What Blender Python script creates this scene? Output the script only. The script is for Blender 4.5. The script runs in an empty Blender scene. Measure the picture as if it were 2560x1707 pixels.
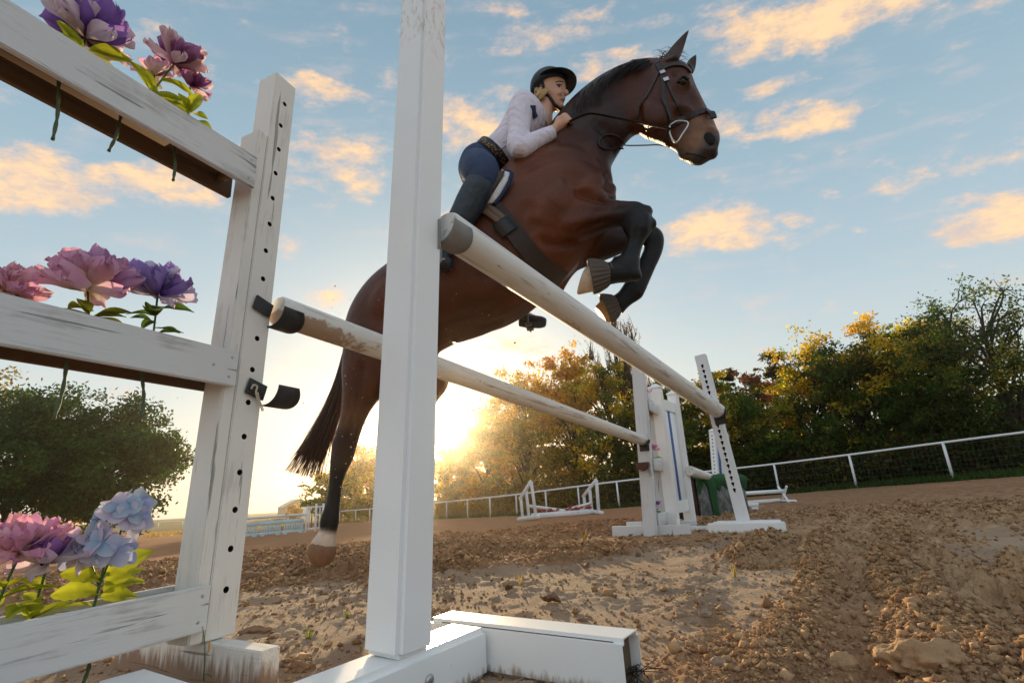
import bpy, bmesh, math, random
import numpy as np
from mathutils import Vector, Matrix
from mathutils.bvhtree import BVHTree
random.seed(7); RNG = np.random.default_rng(7)
SC = bpy.context.scene
COL = SC.collection
R_ = math.radians

# ------------------------------------------------------------------ camera
F_, CX, CY, CAMH = 1250.0, 1280.0, 853.5, 0.42      # focal length and centre in photo pixels (2560 wide)
_u = np.array([-231., 4138., -1250.]); _u /= np.linalg.norm(_u)
_f = np.array([0., 0., -1.]); _f -= _f.dot(_u) * _u; _f /= np.linalg.norm(_f)
RC = np.array([np.cross(_f, _u), _f, _u])           # camera -> world
CP = np.array([0., 0., CAMH])
cam_data = bpy.data.cameras.new('camera')
cam_data.sensor_fit = 'HORIZONTAL'; cam_data.sensor_width = 36.0
cam_data.lens = 36.0 * F_ / 2560.0
cam_data.clip_start = 0.05; cam_data.clip_end = 3000
cam = bpy.data.objects.new('camera', cam_data); COL.objects.link(cam)
_m = Matrix.Identity(4)
for i in range(3):
    for j in range(3): _m[i][j] = RC[i][j]
_m.translation = Vector(CP)
cam.matrix_world = _m
SC.camera = cam

def P(px, py, d):
    """the point seen at photo pixel (px, py), d metres out along the optical axis"""
    return RC @ np.array([(px - CX) / F_ * d, -(py - CY) / F_ * d, -d]) + CP
def ray(px, py): return P(px, py, 1.0) - CP
def atz(px, py, z):
    r = ray(px, py); return CP + r * ((z - CP[2]) / r[2])
def proj(w):
    c = RC.T @ (np.asarray(w, float) - CP); d = -c[2]
    return CX + F_ * c[0] / d, CY - F_ * c[1] / d, d

# ------------------------------------------------------------------ light and exposure
SUN_AZ, SUN_EL = R_(-9.1), R_(7.9)
sun_dir = Vector((math.sin(SUN_AZ) * math.cos(SUN_EL), math.cos(SUN_AZ) * math.cos(SUN_EL), math.sin(SUN_EL)))
sd = bpy.data.lights.new('sun', 'SUN'); sd.energy = 5.0; sd.angle = R_(0.6); sd.color = (1.0, 0.74, 0.42)
sun = bpy.data.objects.new('sun', sd); COL.objects.link(sun)
sun.rotation_euler = (-sun_dir).to_track_quat('-Z', 'Y').to_euler()
sun.location = sun_dir * 60

SC.view_settings.view_transform = 'Standard'; SC.view_settings.look = 'None'
SC.view_settings.exposure = 0.58; SC.view_settings.gamma = 1.0; SC.view_settings.use_curve_mapping = False
SC.render.engine = 'CYCLES'
cy = SC.cycles
cy.max_bounces = 6; cy.diffuse_bounces = 3; cy.glossy_bounces = 2; cy.transmission_bounces = 4
cy.transparent_max_bounces = 8; cy.volume_bounces = 0
cy.use_denoising = True
cy.volume_step_rate = 4.0; cy.volume_max_steps = 64
cy.sample_clamp_indirect = 4.0; cy.caustics_reflective = False; cy.caustics_refractive = False

class NT:
    """tiny node-tree writer"""
    def __init__(s, tree): s.t = tree; s.n = tree.nodes; s.l = tree.links; s.n.clear()
    def add(s, kind, **kw):
        n = s.n.new(kind)
        for k, v in kw.items(): setattr(n, k, v)
        return n
    def put(s, sock, v):
        if isinstance(v, bpy.types.NodeSocket): s.l.new(v, sock)
        elif v is not None: sock.default_value = v
    def math(s, op, a, b=None, c=None, clamp=False):
        n = s.add('ShaderNodeMath', operation=op, use_clamp=clamp)
        for i, v in enumerate((a, b, c)):
            if v is not None: s.put(n.inputs[i], v)
        return n.outputs[0]
    def vmath(s, op, a, b=None):
        n = s.add('ShaderNodeVectorMath', operation=op); s.put(n.inputs[0], a)
        if b is not None: s.put(n.inputs[1], b)
        return n.outputs['Value'] if op in ('DOT_PRODUCT', 'LENGTH', 'DISTANCE') else n.outputs[0]
    def mapr(s, v, a, b, c=0.0, d=1.0, smooth=True):
        n = s.add('ShaderNodeMapRange', interpolation_type='SMOOTHSTEP' if smooth else 'LINEAR')
        s.put(n.inputs[0], v)
        for i, x in enumerate((a, b, c, d)): s.put(n.inputs[1 + i], x)
        return n.outputs[0]
    def mix(s, f, a, b, mode='MIX'):
        n = s.add('ShaderNodeMix', data_type='RGBA', blend_type=mode)
        s.put(n.inputs[0], f)
        s.put(n.inputs[6], a if isinstance(a, bpy.types.NodeSocket) else (*a, 1.0)); s.put(n.inputs[7], b if isinstance(b, bpy.types.NodeSocket) else (*b, 1.0))
        return n.outputs[2]
    def ramp(s, f, stops, interp='LINEAR'):
        n = s.add('ShaderNodeValToRGB'); s.put(n.inputs[0], f); cr = n.color_ramp; cr.interpolation = interp
        while len(cr.elements) < len(stops): cr.elements.new(0.5)
        for e, (p, c) in zip(cr.elements, stops): e.position = p; e.color = (*c, 1.0)
        return n.outputs[0]
    def noise(s, vec, scale, detail=4, rough=0.55, dist=0.0, dim='3D'):
        n = s.add('ShaderNodeTexNoise', noise_dimensions=dim)
        s.put(n.inputs['Vector'], vec); n.inputs['Scale'].default_value = scale; n.inputs['Detail'].default_value = detail
        n.inputs['Roughness'].default_value = rough; n.inputs['Distortion'].default_value = dist
        return n.outputs[0]
    def comb(s, x, y, z):
        n = s.add('ShaderNodeCombineXYZ')
        for i, v in enumerate((x, y, z)): s.put(n.inputs[i], v)
        return n.outputs[0]
    def sep(s, v):
        n = s.add('ShaderNodeSeparateXYZ'); s.put(n.inputs[0], v); return n.outputs
    def mapping(s, v, scale=(1, 1, 1), loc=(0, 0, 0), rot=(0, 0, 0)):
        n = s.add('ShaderNodeMapping'); s.put(n.inputs[0], v)
        n.inputs['Location'].default_value = loc; n.inputs['Rotation'].default_value = rot; n.inputs['Scale'].default_value = scale
        return n.outputs[0]

# ------------------------------------------------------------------ sky: evening air, a warm sky round the low sun, lit cloud banks
W = bpy.data.worlds.new('World'); SC.world = W; W.use_nodes = True
def sky_world():
    t = NT(W.node_tree)
    gen = t.add('ShaderNodeTexCoord').outputs['Generated']
    d = t.vmath('NORMALIZE', gen)
    x, y, z = t.sep(d)
    zc = t.math('MAXIMUM', z, 0.0)
    base = t.ramp(zc, [(0.0, (.70, .65, .54)), (.07, (.60, .60, .55)), (.18, (.46, .525, .535)), (.34, (.335, .43, .49)),
                       (.55, (.235, .345, .42)), (.78, (.17, .27, .35)), (1.0, (.16, .26, .34))])
    nis = t.add('ShaderNodeTexSky', sky_type='NISHITA'); nis.sun_disc = False
    nis.sun_elevation = SUN_EL; nis.sun_rotation = SUN_AZ; nis.air_density = 1.2; nis.dust_density = 2.0
    nisc = t.mix(1.0, nis.outputs[0], (.10, .10, .10), 'MULTIPLY')
    base = t.mix(.12, base, nisc)
    cosg = t.vmath('DOT_PRODUCT', d, tuple(sun_dir))
    ang = t.math('ARCCOSINE', t.math('MINIMUM', cosg, 1.0))
    g1 = t.math('POWER', t.math('MAXIMUM', t.math('SUBTRACT', 1.0, t.math('DIVIDE', ang, R_(46))), 0.0), 2.6)
    base = t.mix(t.math('MULTIPLY', g1, .36), base, (.95, .88, .70))
    g2 = t.math('POWER', t.math('MAXIMUM', t.math('SUBTRACT', 1.0, t.math('DIVIDE', ang, R_(6.5))), 0.0), 2.0)
    base = t.mix(t.math('MULTIPLY', g2, .95), base, (1.5, 1.22, .72))
    # cloud banks, each at its own bearing and height above the horizon
    k1 = t.math('ADD', t.math('MAXIMUM', y, -.9), 1.0)
    az = t.math('DIVIDE', x, k1); el = t.math('DIVIDE', z, k1)       # the sky dome seen in stereographic chart round the north
    wv = t.comb(t.math('MULTIPLY', az, 2.0), t.math('MULTIPLY', el, 3.6), 0.0)
    wob = t.math('SUBTRACT', t.noise(wv, 5.0, 5, .6), .5)
    wob2 = t.math('SUBTRACT', t.noise(t.vmath('ADD', wv, (7.3, 2.1, 0)), 5.0, 5, .6), .5)
    azw = t.math('ADD', az, t.math('MULTIPLY', wob, .10)); elw = t.math('ADD', el, t.math('MULTIPLY', wob2, .05))
    banks = [  # photo pixel, half sizes in pixels, density
        (2080, 45, 420, 80, 1.0), (1750, 35, 220, 55, .55), (2430, 40, 140, 40, .4), (1340, 95, 160, 55, .62), (1240, 40, 130, 36, .5),
        (90, 450, 250, 95, 1.0), (360, 450, 220, 65, .95), (30, 60, 90, 40, .4), (430, 65, 90, 25, .4),
        (790, 225, 110, 38, .8), (850, 395, 150, 75, .85), (760, 470, 90, 35, .6), (1180, 310, 150, 80, .8), (930, 470, 90, 40, .6),
        (740, 610, 90, 30, .5), (820, 735, 130, 30, .6), (1130, 560, 120, 40, .5), (1290, 870, 130, 28, .7),
        (1800, 570, 150, 70, 1.0), (2000, 540, 80, 35, .7), (1690, 630, 70, 28, .55), (2010, 295, 180, 45, .9), (1820, 300, 100, 40, .65), (1940, 220, 120, 32, .7),
        (2480, 545, 170, 75, 1.0), (2280, 460, 70, 28, .7), (2110, 478, 60, 22, .6), (2440, 395, 120, 32, .6), (2540, 390, 60, 40, .6), (2200, 415, 90, 22, .45),
        (1500, 165, 130, 40, .7), (980, 200, 110, 40, .4), (2180, 580, 40, 14, .5), (1450, 30, 170, 32, .5), (60, 250, 120, 40, .35), (1960, 625, 60, 16, .4),
        (1180, 740, 130, 30, .45), (700, 1190, 80, 12, .4)]
    tot = None
    for (px, py, wx, wy, k) in banks:
        def chart(qx, qy):
            r = ray(qx, qy); r = r / np.linalg.norm(r); return r[0] / (1 + r[1]), r[2] / (1 + r[1])
        a0, e0 = chart(px, py); wa = abs(chart(px + wx, py)[0] - a0); we = abs(chart(px, py - wy)[1] - e0)
        dx = t.math('MULTIPLY', t.math('SUBTRACT', azw, a0), 1 / wa); dy = t.math('MULTIPLY', t.math('SUBTRACT', elw, e0), 1 / we)
        q = t.math('MULTIPLY_ADD', dx, dx, t.math('MULTIPLY', dy, dy))
        b = t.math('MULTIPLY', t.math('MAXIMUM', t.math('SUBTRACT', 1.0, t.math('MULTIPLY', q, .62)), 0.0), k)
        tot = b if tot is None else t.math('SMOOTH_MAX', tot, b, .25)
    fine = t.noise(wv, 12.0, 10, .66)
    streak = t.noise(t.comb(t.math('MULTIPLY', az, 2.0), t.math('MULTIPLY', el, 8.0), 3.0), 7.0, 8, .6)
    # added cloud overhead and behind the camera, out of view, to raise the fill
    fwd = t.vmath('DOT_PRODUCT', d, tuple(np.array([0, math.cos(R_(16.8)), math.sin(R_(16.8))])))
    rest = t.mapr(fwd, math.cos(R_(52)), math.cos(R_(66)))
    fill_cloud = t.mapr(t.noise(t.mapping(d, (2.2, 2.2, 3.4), (4.1, 1.7, .6)), 1.0, 3, .55), .41, .62, 0, 1.0)
    tot = t.math('MAXIMUM', tot, t.math('MULTIPLY', fill_cloud, rest))
    den = t.math('ADD', tot, t.math('MULTIPLY', t.math('SUBTRACT', fine, .5), 2.1))
    den = t.math('ADD', den, t.math('MULTIPLY', t.math('SUBTRACT', streak, .5), .5))
    veil = t.mapr(t.math('ADD', streak, t.math('MULTIPLY', fine, .4)), .66, 1.0, 0, .28)
    body = t.mapr(den, .24, 1.05)
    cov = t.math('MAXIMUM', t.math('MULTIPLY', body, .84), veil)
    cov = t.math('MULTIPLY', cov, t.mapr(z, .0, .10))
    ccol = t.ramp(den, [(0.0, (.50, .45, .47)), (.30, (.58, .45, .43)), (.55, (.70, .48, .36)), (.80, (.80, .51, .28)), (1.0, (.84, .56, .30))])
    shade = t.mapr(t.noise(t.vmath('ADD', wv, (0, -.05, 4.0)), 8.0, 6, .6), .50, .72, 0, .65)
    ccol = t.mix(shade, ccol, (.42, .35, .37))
    ccol = t.mix(t.mapr(cosg, .55, -.3, 0, .85), ccol, (.80, .92, 1.10))  # added cloud away from the sun set bright and bluish for cool fill
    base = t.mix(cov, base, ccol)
    bg = t.add('ShaderNodeBackground'); t.put(bg.inputs[0], base); bg.inputs[1].default_value = 1.0
    out = t.add('ShaderNodeOutputWorld'); t.l.new(bg.outputs[0], out.inputs[0])
sky_world()
W.cycles.sampling_method = 'MANUAL'; W.cycles.sample_map_resolution = 512
# ------------------------------------------------------------------ helpers
MW = {}                                               # world matrices of things, so that parts can be placed in world space
def tag(o, label=None, cat=None, group=None, kind=None):
    if label: o['label'] = label
    if cat: o['category'] = cat
    if group: o['group'] = group
    if kind: o['kind'] = kind
    return o
def mat4(rot3=None, loc=(0, 0, 0)):
    m = Matrix.Identity(4)
    if rot3 is not None:
        for i in range(3):
            for j in range(3): m[i][j] = float(rot3[i][j])
    m.translation = Vector([float(v) for v in loc]); return m
def link(o, parent=None, M=None):
    COL.objects.link(o); M = M or Matrix.Identity(4); MW[o.name] = M
    if parent is not None:
        o.parent = parent; o.matrix_parent_inverse = Matrix.Identity(4)
        o.matrix_basis = MW[parent.name].inverted() @ M
    else: o.matrix_basis = M
    return o
def thing(name, label, cat, loc=(0, 0, 0), rot3=None, group=None):
    o = bpy.data.objects.new(name, None); o.empty_display_size = .1
    link(o, None, mat4(rot3, loc)); return tag(o, label, cat, group)
def mesh_np(name, V, Fq, smooth=False, attrs=None, uv=None):
    """V (n,3); Fq list of int arrays (m,k)"""
    me = bpy.data.meshes.new(name)
    V = np.asarray(V, np.float32)
    if not isinstance(Fq, list): Fq = [Fq]
    Fq = [np.asarray(q, np.int32) for q in Fq if len(q)]
    me.vertices.add(len(V)); me.vertices.foreach_set('co', V.ravel())
    tot = np.concatenate([np.full(len(q), q.shape[1], np.int32) for q in Fq]); idx = np.concatenate([q.ravel() for q in Fq])
    st = np.concatenate([[0], np.cumsum(tot)[:-1]]).astype(np.int32)
    me.loops.add(len(idx)); me.loops.foreach_set('vertex_index', idx.astype(np.int32))
    me.polygons.add(len(tot)); me.polygons.foreach_set('loop_start', st)
    me.polygons.foreach_set('use_smooth', np.full(len(tot), smooth, bool))
    if attrs:
        for k, a in attrs.items():
            a = np.asarray(a, np.float32)
            if a.ndim == 1: me.attributes.new(k, 'FLOAT', 'POINT').data.foreach_set('value', a)
            else:
                if a.shape[1] == 3: a = np.concatenate([a, np.ones((len(a), 1), np.float32)], 1)
                me.attributes.new(k, 'FLOAT_COLOR', 'POINT').data.foreach_set('color', a.ravel())
    if uv is not None:
        l = me.uv_layers.new(name='UVMap'); l.data.foreach_set('uv', np.asarray(uv, np.float32)[idx].ravel())
    me.update(calc_edges=True); me.validate(verbose=False)
    return me
def obj(name, me, mat=None, parent=None, M=None):
    if mat is not None and not me.materials: me.materials.append(mat)
    o = bpy.data.objects.new(name, me); return link(o, parent, M)
def bm_obj(name, bm, mat=None, parent=None, M=None, smooth=False):
    me = bpy.data.meshes.new(name); bm.normal_update(); bm.to_mesh(me); bm.free()
    if smooth: me.polygons.foreach_set('use_smooth', np.ones(len(me.polygons), bool))
    return obj(name, me, mat, parent, M)
def auto_smooth(me, deg=35):
    me.polygons.foreach_set('use_smooth', np.ones(len(me.polygons), bool))
    bm = bmesh.new(); bm.from_mesh(me)
    for e in bm.edges: e.smooth = not (len(e.link_faces) == 2 and e.calc_face_angle(0) > math.radians(deg))
    bm.to_mesh(me); bm.free()
def bm_box(bm, lo, hi, bev=0.0, seg=2):
    lo = Vector(lo); hi = Vector(hi)
    r = bmesh.ops.create_cube(bm, size=1.0, matrix=Matrix.Translation((lo + hi) / 2) @ Matrix.Diagonal((*(hi - lo), 1)))
    if bev > 0:
        es = list({e for v in r['verts'] for e in v.link_edges})
        bmesh.ops.bevel(bm, geom=es, offset=bev, segments=seg, affect='EDGES', clamp_overlap=True)
    return bm
def box_part(name, lo, hi, mat, parent, M, bev=.003, seg=2):
    """a bevelled board or bar whose own origin is at its middle"""
    lo = np.array(lo, float); hi = np.array(hi, float); c = (lo + hi) / 2
    bm = bmesh.new(); bm_box(bm, lo - c, hi - c, bev, seg)
    o = bm_obj(name, bm, mat, parent, M @ Matrix.Translation(Vector(c)))
    if bev > 0: auto_smooth(o.data, 50)
    return o
def frame_np(pts):
    pts = np.asarray(pts, float); t = np.gradient(pts, axis=0); t /= np.linalg.norm(t, axis=1)[:, None] + 1e-12
    a = np.array([0, 0, 1.]) if abs(t[0][2]) < .9 else np.array([1., 0, 0])
    n = np.cross(t[0], a); n /= np.linalg.norm(n); N = []
    for i in range(len(pts)):
        n = n - t[i] * n.dot(t[i]); n /= np.linalg.norm(n) + 1e-12; N.append(n)
    N = np.array(N); return t, N, np.cross(t, N)
def tube_np(pts, rad, n=8, cap=True, flat=1.0):
    pts = np.asarray(pts, float); k = len(pts); rad = np.broadcast_to(np.asarray(rad, float), (k,))
    t, N, B = frame_np(pts); a = np.linspace(0, 2 * np.pi, n, endpoint=False)
    V = (pts[:, None] + rad[:, None, None] * (np.cos(a)[None, :, None] * N[:, None] + flat * np.sin(a)[None, :, None] * B[:, None])).reshape(-1, 3)
    i = np.arange(k - 1)[:, None] * n; j = np.arange(n)[None]; j2 = (j + 1) % n
    Fq = np.stack([i + j, i + j2, i + n + j2, i + n + j], -1).reshape(-1, 4)
    out = [Fq]
    if cap:
        V = np.vstack([V, pts[:1], pts[-1:]]); c0 = k * n; jj = np.arange(n); jj2 = (jj + 1) % n
        out.append(np.concatenate([np.stack([np.full(n, c0), jj2, jj], -1), np.stack([np.full(n, c0 + 1), (k - 1) * n + jj, (k - 1) * n + jj2], -1)]))
    return V, out
class Acc:
    """collects pieces into ONE mesh"""
    def __init__(s): s.V = []; s.F = {}; s.n = 0; s.A = {}
    def add(s, V, Fs, **attrs):
        V = np.asarray(V, float)
        if not isinstance(Fs, list): Fs = [Fs]
        for q in Fs:
            q = np.asarray(q)
            if len(q): s.F.setdefault(q.shape[1], []).append(q + s.n)
        for k, v in attrs.items(): s.A.setdefault(k, []).append(np.broadcast_to(np.asarray(v, float), (len(V),) + np.shape(v)[-1:] if np.ndim(v) else (len(V),)))
        s.V.append(V); s.n += len(V); return s
    def tube(s, pts, rad, n=8, flat=1.0, **attrs): return s.add(*tube_np(pts, rad, n, True, flat), **attrs)
    def box(s, lo, hi, M=None, **attrs):
        lo = np.array(lo, float); hi = np.array(hi, float)
        V = np.array([[(lo, hi)[i][0], (lo, hi)[j][1], (lo, hi)[k][2]] for i in (0, 1) for j in (0, 1) for k in (0, 1)])
        if M is not None: V = np.array([M @ Vector(v) for v in V])
        return s.add(V, np.array([[0, 1, 3, 2], [4, 6, 7, 5], [0, 4, 5, 1], [2, 3, 7, 6], [0, 2, 6, 4], [1, 5, 7, 3]]), **attrs)
    def mesh(s, name, smooth=False):
        return mesh_np(name, np.vstack(s.V), [np.vstack(v) for v in s.F.values()], smooth, {k: np.concatenate(v) for k, v in s.A.items()} or None)
    def obj(s, name, mat, parent=None, smooth=False, M=None):
        return obj(name, s.mesh(name, smooth), mat, parent, M)
def tube_obj(name, pts, rad, mat, parent=None, n=10, flat=1.0, origin=True, M=None):
    pts = np.asarray(pts, float); c = pts[0] if origin and M is None else np.zeros(3)
    V, Fs = tube_np(pts - c, rad, n, True, flat); me = mesh_np(name, V, Fs, True)
    return obj(name, me, mat, parent, M or mat4(None, c))
def spline(pts, n):
    """Catmull-Rom through the rows of pts"""
    p = np.asarray(pts, float); p = np.vstack([2 * p[0] - p[1], p, 2 * p[-1] - p[-2]]); k = len(p) - 3; out = []
    for t in np.linspace(0, k - 1e-6, n):
        i = int(t); u = t - i; a, b, c, d = p[i:i + 4]
        out.append(.5 * (2 * b + (c - a) * u + (2 * a - 5 * b + 4 * c - d) * u * u + (3 * b - a - 3 * c + d) * u ** 3))
    return np.array(out)
def copy_tree(o, M):
    """copy a thing and its parts and sub-parts, moved to M"""
    c = o.copy(); COL.objects.link(c); c.matrix_basis = M; MW[c.name] = M
    def rec(src, dst):
        for ch in [x for x in src.children]:
            k = ch.copy(); COL.objects.link(k); k.parent = dst; rec(ch, k)
    rec(o, c); return c
# ------------------------------------------------------------------ noise on arrays
def _hash(ix, iy, s):
    h = (ix.astype(np.int64) * 374761393 + iy.astype(np.int64) * 668265263 + s * 974711) & 0xffffffff
    h = ((h ^ (h >> 13)) * 1274126177) & 0xffffffff
    return ((h ^ (h >> 16)) & 0xffff) / 65535.0
def vnoise(x, y, s=0):
    ix = np.floor(x); iy = np.floor(y); fx = x - ix; fy = y - iy; ix = ix.astype(np.int64); iy = iy.astype(np.int64)
    u = fx * fx * fx * (fx * (fx * 6 - 15) + 10); v = fy * fy * fy * (fy * (fy * 6 - 15) + 10)
    a = _hash(ix, iy, s); b = _hash(ix + 1, iy, s); c = _hash(ix, iy + 1, s); d = _hash(ix + 1, iy + 1, s)
    return a + (b - a) * u + (c - a) * v + (a - b - c + d) * u * v
def fbm(x, y, s=0, o=4, g=.5):
    t = 0; a = 1; n = 0
    for k in range(o):
        t = t + a * vnoise(x * 2 ** k + 17.3 * k, y * 2 ** k - 9.1 * k, s + k); n += a; a *= g
    return t / n
def clods(x, y, s):
    """rounded lumps: height of the nearest of a field of balls"""
    ix = np.floor(x); iy = np.floor(y); best = np.zeros_like(x)
    for dx in (-1, 0, 1):
        for dy in (-1, 0, 1):
            cx = ix + dx; cy_ = iy + dy; ci = cx.astype(np.int64); cj = cy_.astype(np.int64)
            px = cx + _hash(ci, cj, s); py = cy_ + _hash(ci, cj, s + 1); r = .25 + .55 * _hash(ci, cj, s + 2) ** 2
            d2 = (x - px) ** 2 + (y - py) ** 2
            best = np.maximum(best, np.sqrt(np.maximum(r * r - d2, 0)))
    return best
def smooth01(x, a, b):
    t = np.clip((x - a) / (b - a), 0, 1); return t * t * (3 - 2 * t)

# ------------------------------------------------------------------ materials
def new_mat(name):
    m = bpy.data.materials.new(name); m.use_nodes = True; t = NT(m.node_tree)
    out = t.add('ShaderNodeOutputMaterial'); b = t.add('ShaderNodeBsdfPrincipled'); t.l.new(b.outputs[0], out.inputs[0])
    return m, t, b, out
def bump(t, b, h, dist=.002, strength=1.0):
    n = t.add('ShaderNodeBump'); n.inputs['Distance'].default_value = dist; n.inputs['Strength'].default_value = strength
    t.put(n.inputs['Height'], h); t.l.new(n.outputs[0], b.inputs['Normal'])
def plain(name, col, rough=.6, var=.12, scale=14, bumpd=0.0, metallic=0.0, spec=.32, bscale=60):
    m, t, b, _ = new_mat(name); co = t.add('ShaderNodeTexCoord').outputs['Object']
    n = t.noise(co, scale, 5)
    c = t.mix(n, tuple(max(0, v * (1 - var)) for v in col), tuple(min(1, v * (1 + var)) for v in col))
    t.put(b.inputs['Base Color'], c); b.inputs['Roughness'].default_value = rough; b.inputs['Metallic'].default_value = metallic
    b.inputs['Specular IOR Level'].default_value = spec
    if bumpd: bump(t, b, t.noise(co, bscale, 4), bumpd)
    return m
def wood_paint(name, axis='x', paint=(.78, .755, .71), wear=.5, dirt=0.0):
    """old white paint on timber: grain relief, hairline checks, grey where the paint has gone, mud splash near the ground"""
    m, t, b, _ = new_mat(name); tc = t.add('ShaderNodeTexCoord'); co = tc.outputs['Object']
    ri = t.add('ShaderNodeObjectInfo').outputs['Random']
    off = t.comb(t.math('MULTIPLY', ri, 13.0), t.math('MULTIPLY', ri, 7.0), t.math('MULTIPLY', ri, 29.0))
    sc = {'x': (1.2, 26, 26), 'z': (26, 26, 1.2), 'y': (26, 1.2, 26)}[axis]
    v = t.mapping(t.vmath('ADD', co, off), sc)
    grain = t.noise(v, 2.0, 8, .68, .35)
    fine = t.noise(t.mapping(t.vmath('ADD', co, off), tuple(k * 4 for k in sc)), 2.2, 5, .7)
    patch = t.noise(t.vmath('ADD', co, off), 5.0, 4, .6)
    g = t.math('ADD', t.math('MULTIPLY', grain, .65), t.math('MULTIPLY', fine, .35))
    worn = t.mapr(t.math('ADD', g, t.math('MULTIPLY', t.math('SUBTRACT', patch, .5), .6)), .50 + .07 * (1 - wear), .68)
    pale = t.mix(patch, tuple(k * .90 for k in paint), paint)
    c = t.mix(t.math('MULTIPLY', worn, .70 * wear + .1), pale, (.30, .275, .25))
    crack = t.mapr(t.noise(t.mapping(t.vmath('ADD', co, off), tuple(k * 1.7 for k in sc)), 1.3, 3, .5, .2), .655, .69)
    c = t.mix(t.math('MULTIPLY', crack, .6), c, (.09, .075, .06))
    if dirt:
        wz = t.sep(t.add('ShaderNodeNewGeometry').outputs['Position'])[2]
        spl = t.noise(t.mapping(tc.outputs['Object'], (55, 55, 9)), 1.0, 4, .6)
        mud = t.math('MULTIPLY', t.mapr(t.math('ADD', wz, t.math('MULTIPLY', t.math('SUBTRACT', spl, .5), .16)), .03, .085, 1.0, 0.0), dirt)
        c = t.mix(mud, c, (.27, .165, .10))
    t.put(b.inputs['Base Color'], c); b.inputs['Roughness'].default_value = .72
    h = t.math('SUBTRACT', t.math('MULTIPLY', g, .6), crack)
    bump(t, b, h, .0022, .8)
    return m
def vinyl(name, mud=True):
    m, t, b, _ = new_mat(name); tc = t.add('ShaderNodeTexCoord'); co = tc.outputs['Object']
    n = t.noise(co, 7, 4); c = t.mix(n, (.80, .81, .81), (.86, .865, .86))
    sp = t.mapr(t.noise(co, 160, 2), .73, .78); c = t.mix(t.math('MULTIPLY', sp, .5), c, (.35, .27, .2))
    scr = t.mapr(t.noise(t.mapping(co, (90, 90, 12)), 1.0, 5, .7), .68, .75); c = t.mix(t.math('MULTIPLY', scr, .25), c, (.5, .42, .34))
    if mud:
        wz = t.sep(t.add('ShaderNodeNewGeometry').outputs['Position'])[2]
        spl = t.noise(t.mapping(co, (40, 40, 12)), 1.0, 5, .65)
        md = t.mapr(t.math('ADD', wz, t.math('MULTIPLY', t.math('SUBTRACT', spl, .5), .10)), .002, .03, .85, 0.0)
        c = t.mix(md, c, (.30, .20, .13))
    t.put(b.inputs['Base Color'], c); b.inputs['Roughness'].default_value = .28
    bump(t, b, t.noise(co, 55, 3), .0006, .5)
    return m
M_WOOD_Z = wood_paint('worn white paint on post', 'z', wear=.35)
M_WOOD_X = wood_paint('worn white paint on board', 'x', wear=.42)
M_FOOT = wood_paint('muddy white painted foot', 'y', wear=.35, dirt=.95)
M_VINYL = vinyl('white vinyl')
M_WHITE = plain('white painted metal', (.74, .75, .76), .5, .08, 9)
M_STEEL_CUP = plain('powder coated black steel', (.028, .028, .03), .42, .3, 40, .0006)
M_RUST_CUP = plain('red brown painted steel', (.11, .035, .03), .5, .35, 30, .0006)
M_METAL = plain('zinc metal', (.45, .45, .44), .35, .2, 30, metallic=.9)
M_ROPE = plain('frayed pale rope', (.55, .47, .36), .9, .3, 90, .002, bscale=220)
M_BROWNWOOD = wood_paint('bare brown timber', 'x', paint=(.16, .085, .04), wear=.25)
M_STEM = plain('green plastic stem', (.05, .12, .035), .5, .2)
M_BLUE = plain('blue painted strip', (.015, .085, .32), .45, .12)
M_DARK = plain('dark hole', (.012, .010, .008), .9)
# ------------------------------------------------------------------ ground: one displaced sheet out to the far field
def G0(x, y):
    """the lie of the land: level by the jumps, falling away to the far left"""
    D = .030 * np.asarray(y, float) - .0345 * np.asarray(x, float) - .055
    r = np.hypot(x, y)
    D = np.where(D > .9, .9 + 2.3 * (1 - np.exp(-(D - .9) / 3.4)), D); D = np.where(D < -.12, -.12 + .5 * np.tanh((D + .12) / .5) * .6, D)
    return -D * smooth01(r, 3.0, 11.0)
def loose_mask(x, y):
    """1 where the loam is broken up, 0 on the smooth pale sand beside the jump"""
    wx = x + .5 * (fbm(x * .9, y * .9, 31, 3) - .5); wy = y + .5 * (fbm(x * .9, y * .9, 47, 3) - .5)
    line = .27 + (wy - 1.2) * .42
    right = smooth01(wx - line, -.05, .25)
    far = smooth01(wy - (3.15 + .35 * wx.clip(-1.5, 2)), -.25, .35)
    left = smooth01(-wx - (.15 + .8 * (wy - 1.45)) , -9, 9) * 0
    leftfar = smooth01(wy - (2.25 - .55 * (wx + .2)), -.2, .35) * smooth01(-wx, .35, .75)
    m = np.maximum(np.maximum(right, far), leftfar)
    a = R_(33); u = x * math.sin(a) + y * math.cos(a); v = x * math.cos(a) - y * math.sin(a)
    bare = smooth01(fbm(u * .55 + 3, v * 1.7, 71, 3), .49, .58) * smooth01(4.6 - y, 0, 1.6) * smooth01(x, .3, .9)
    return m * (1 - .93 * bare)
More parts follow.
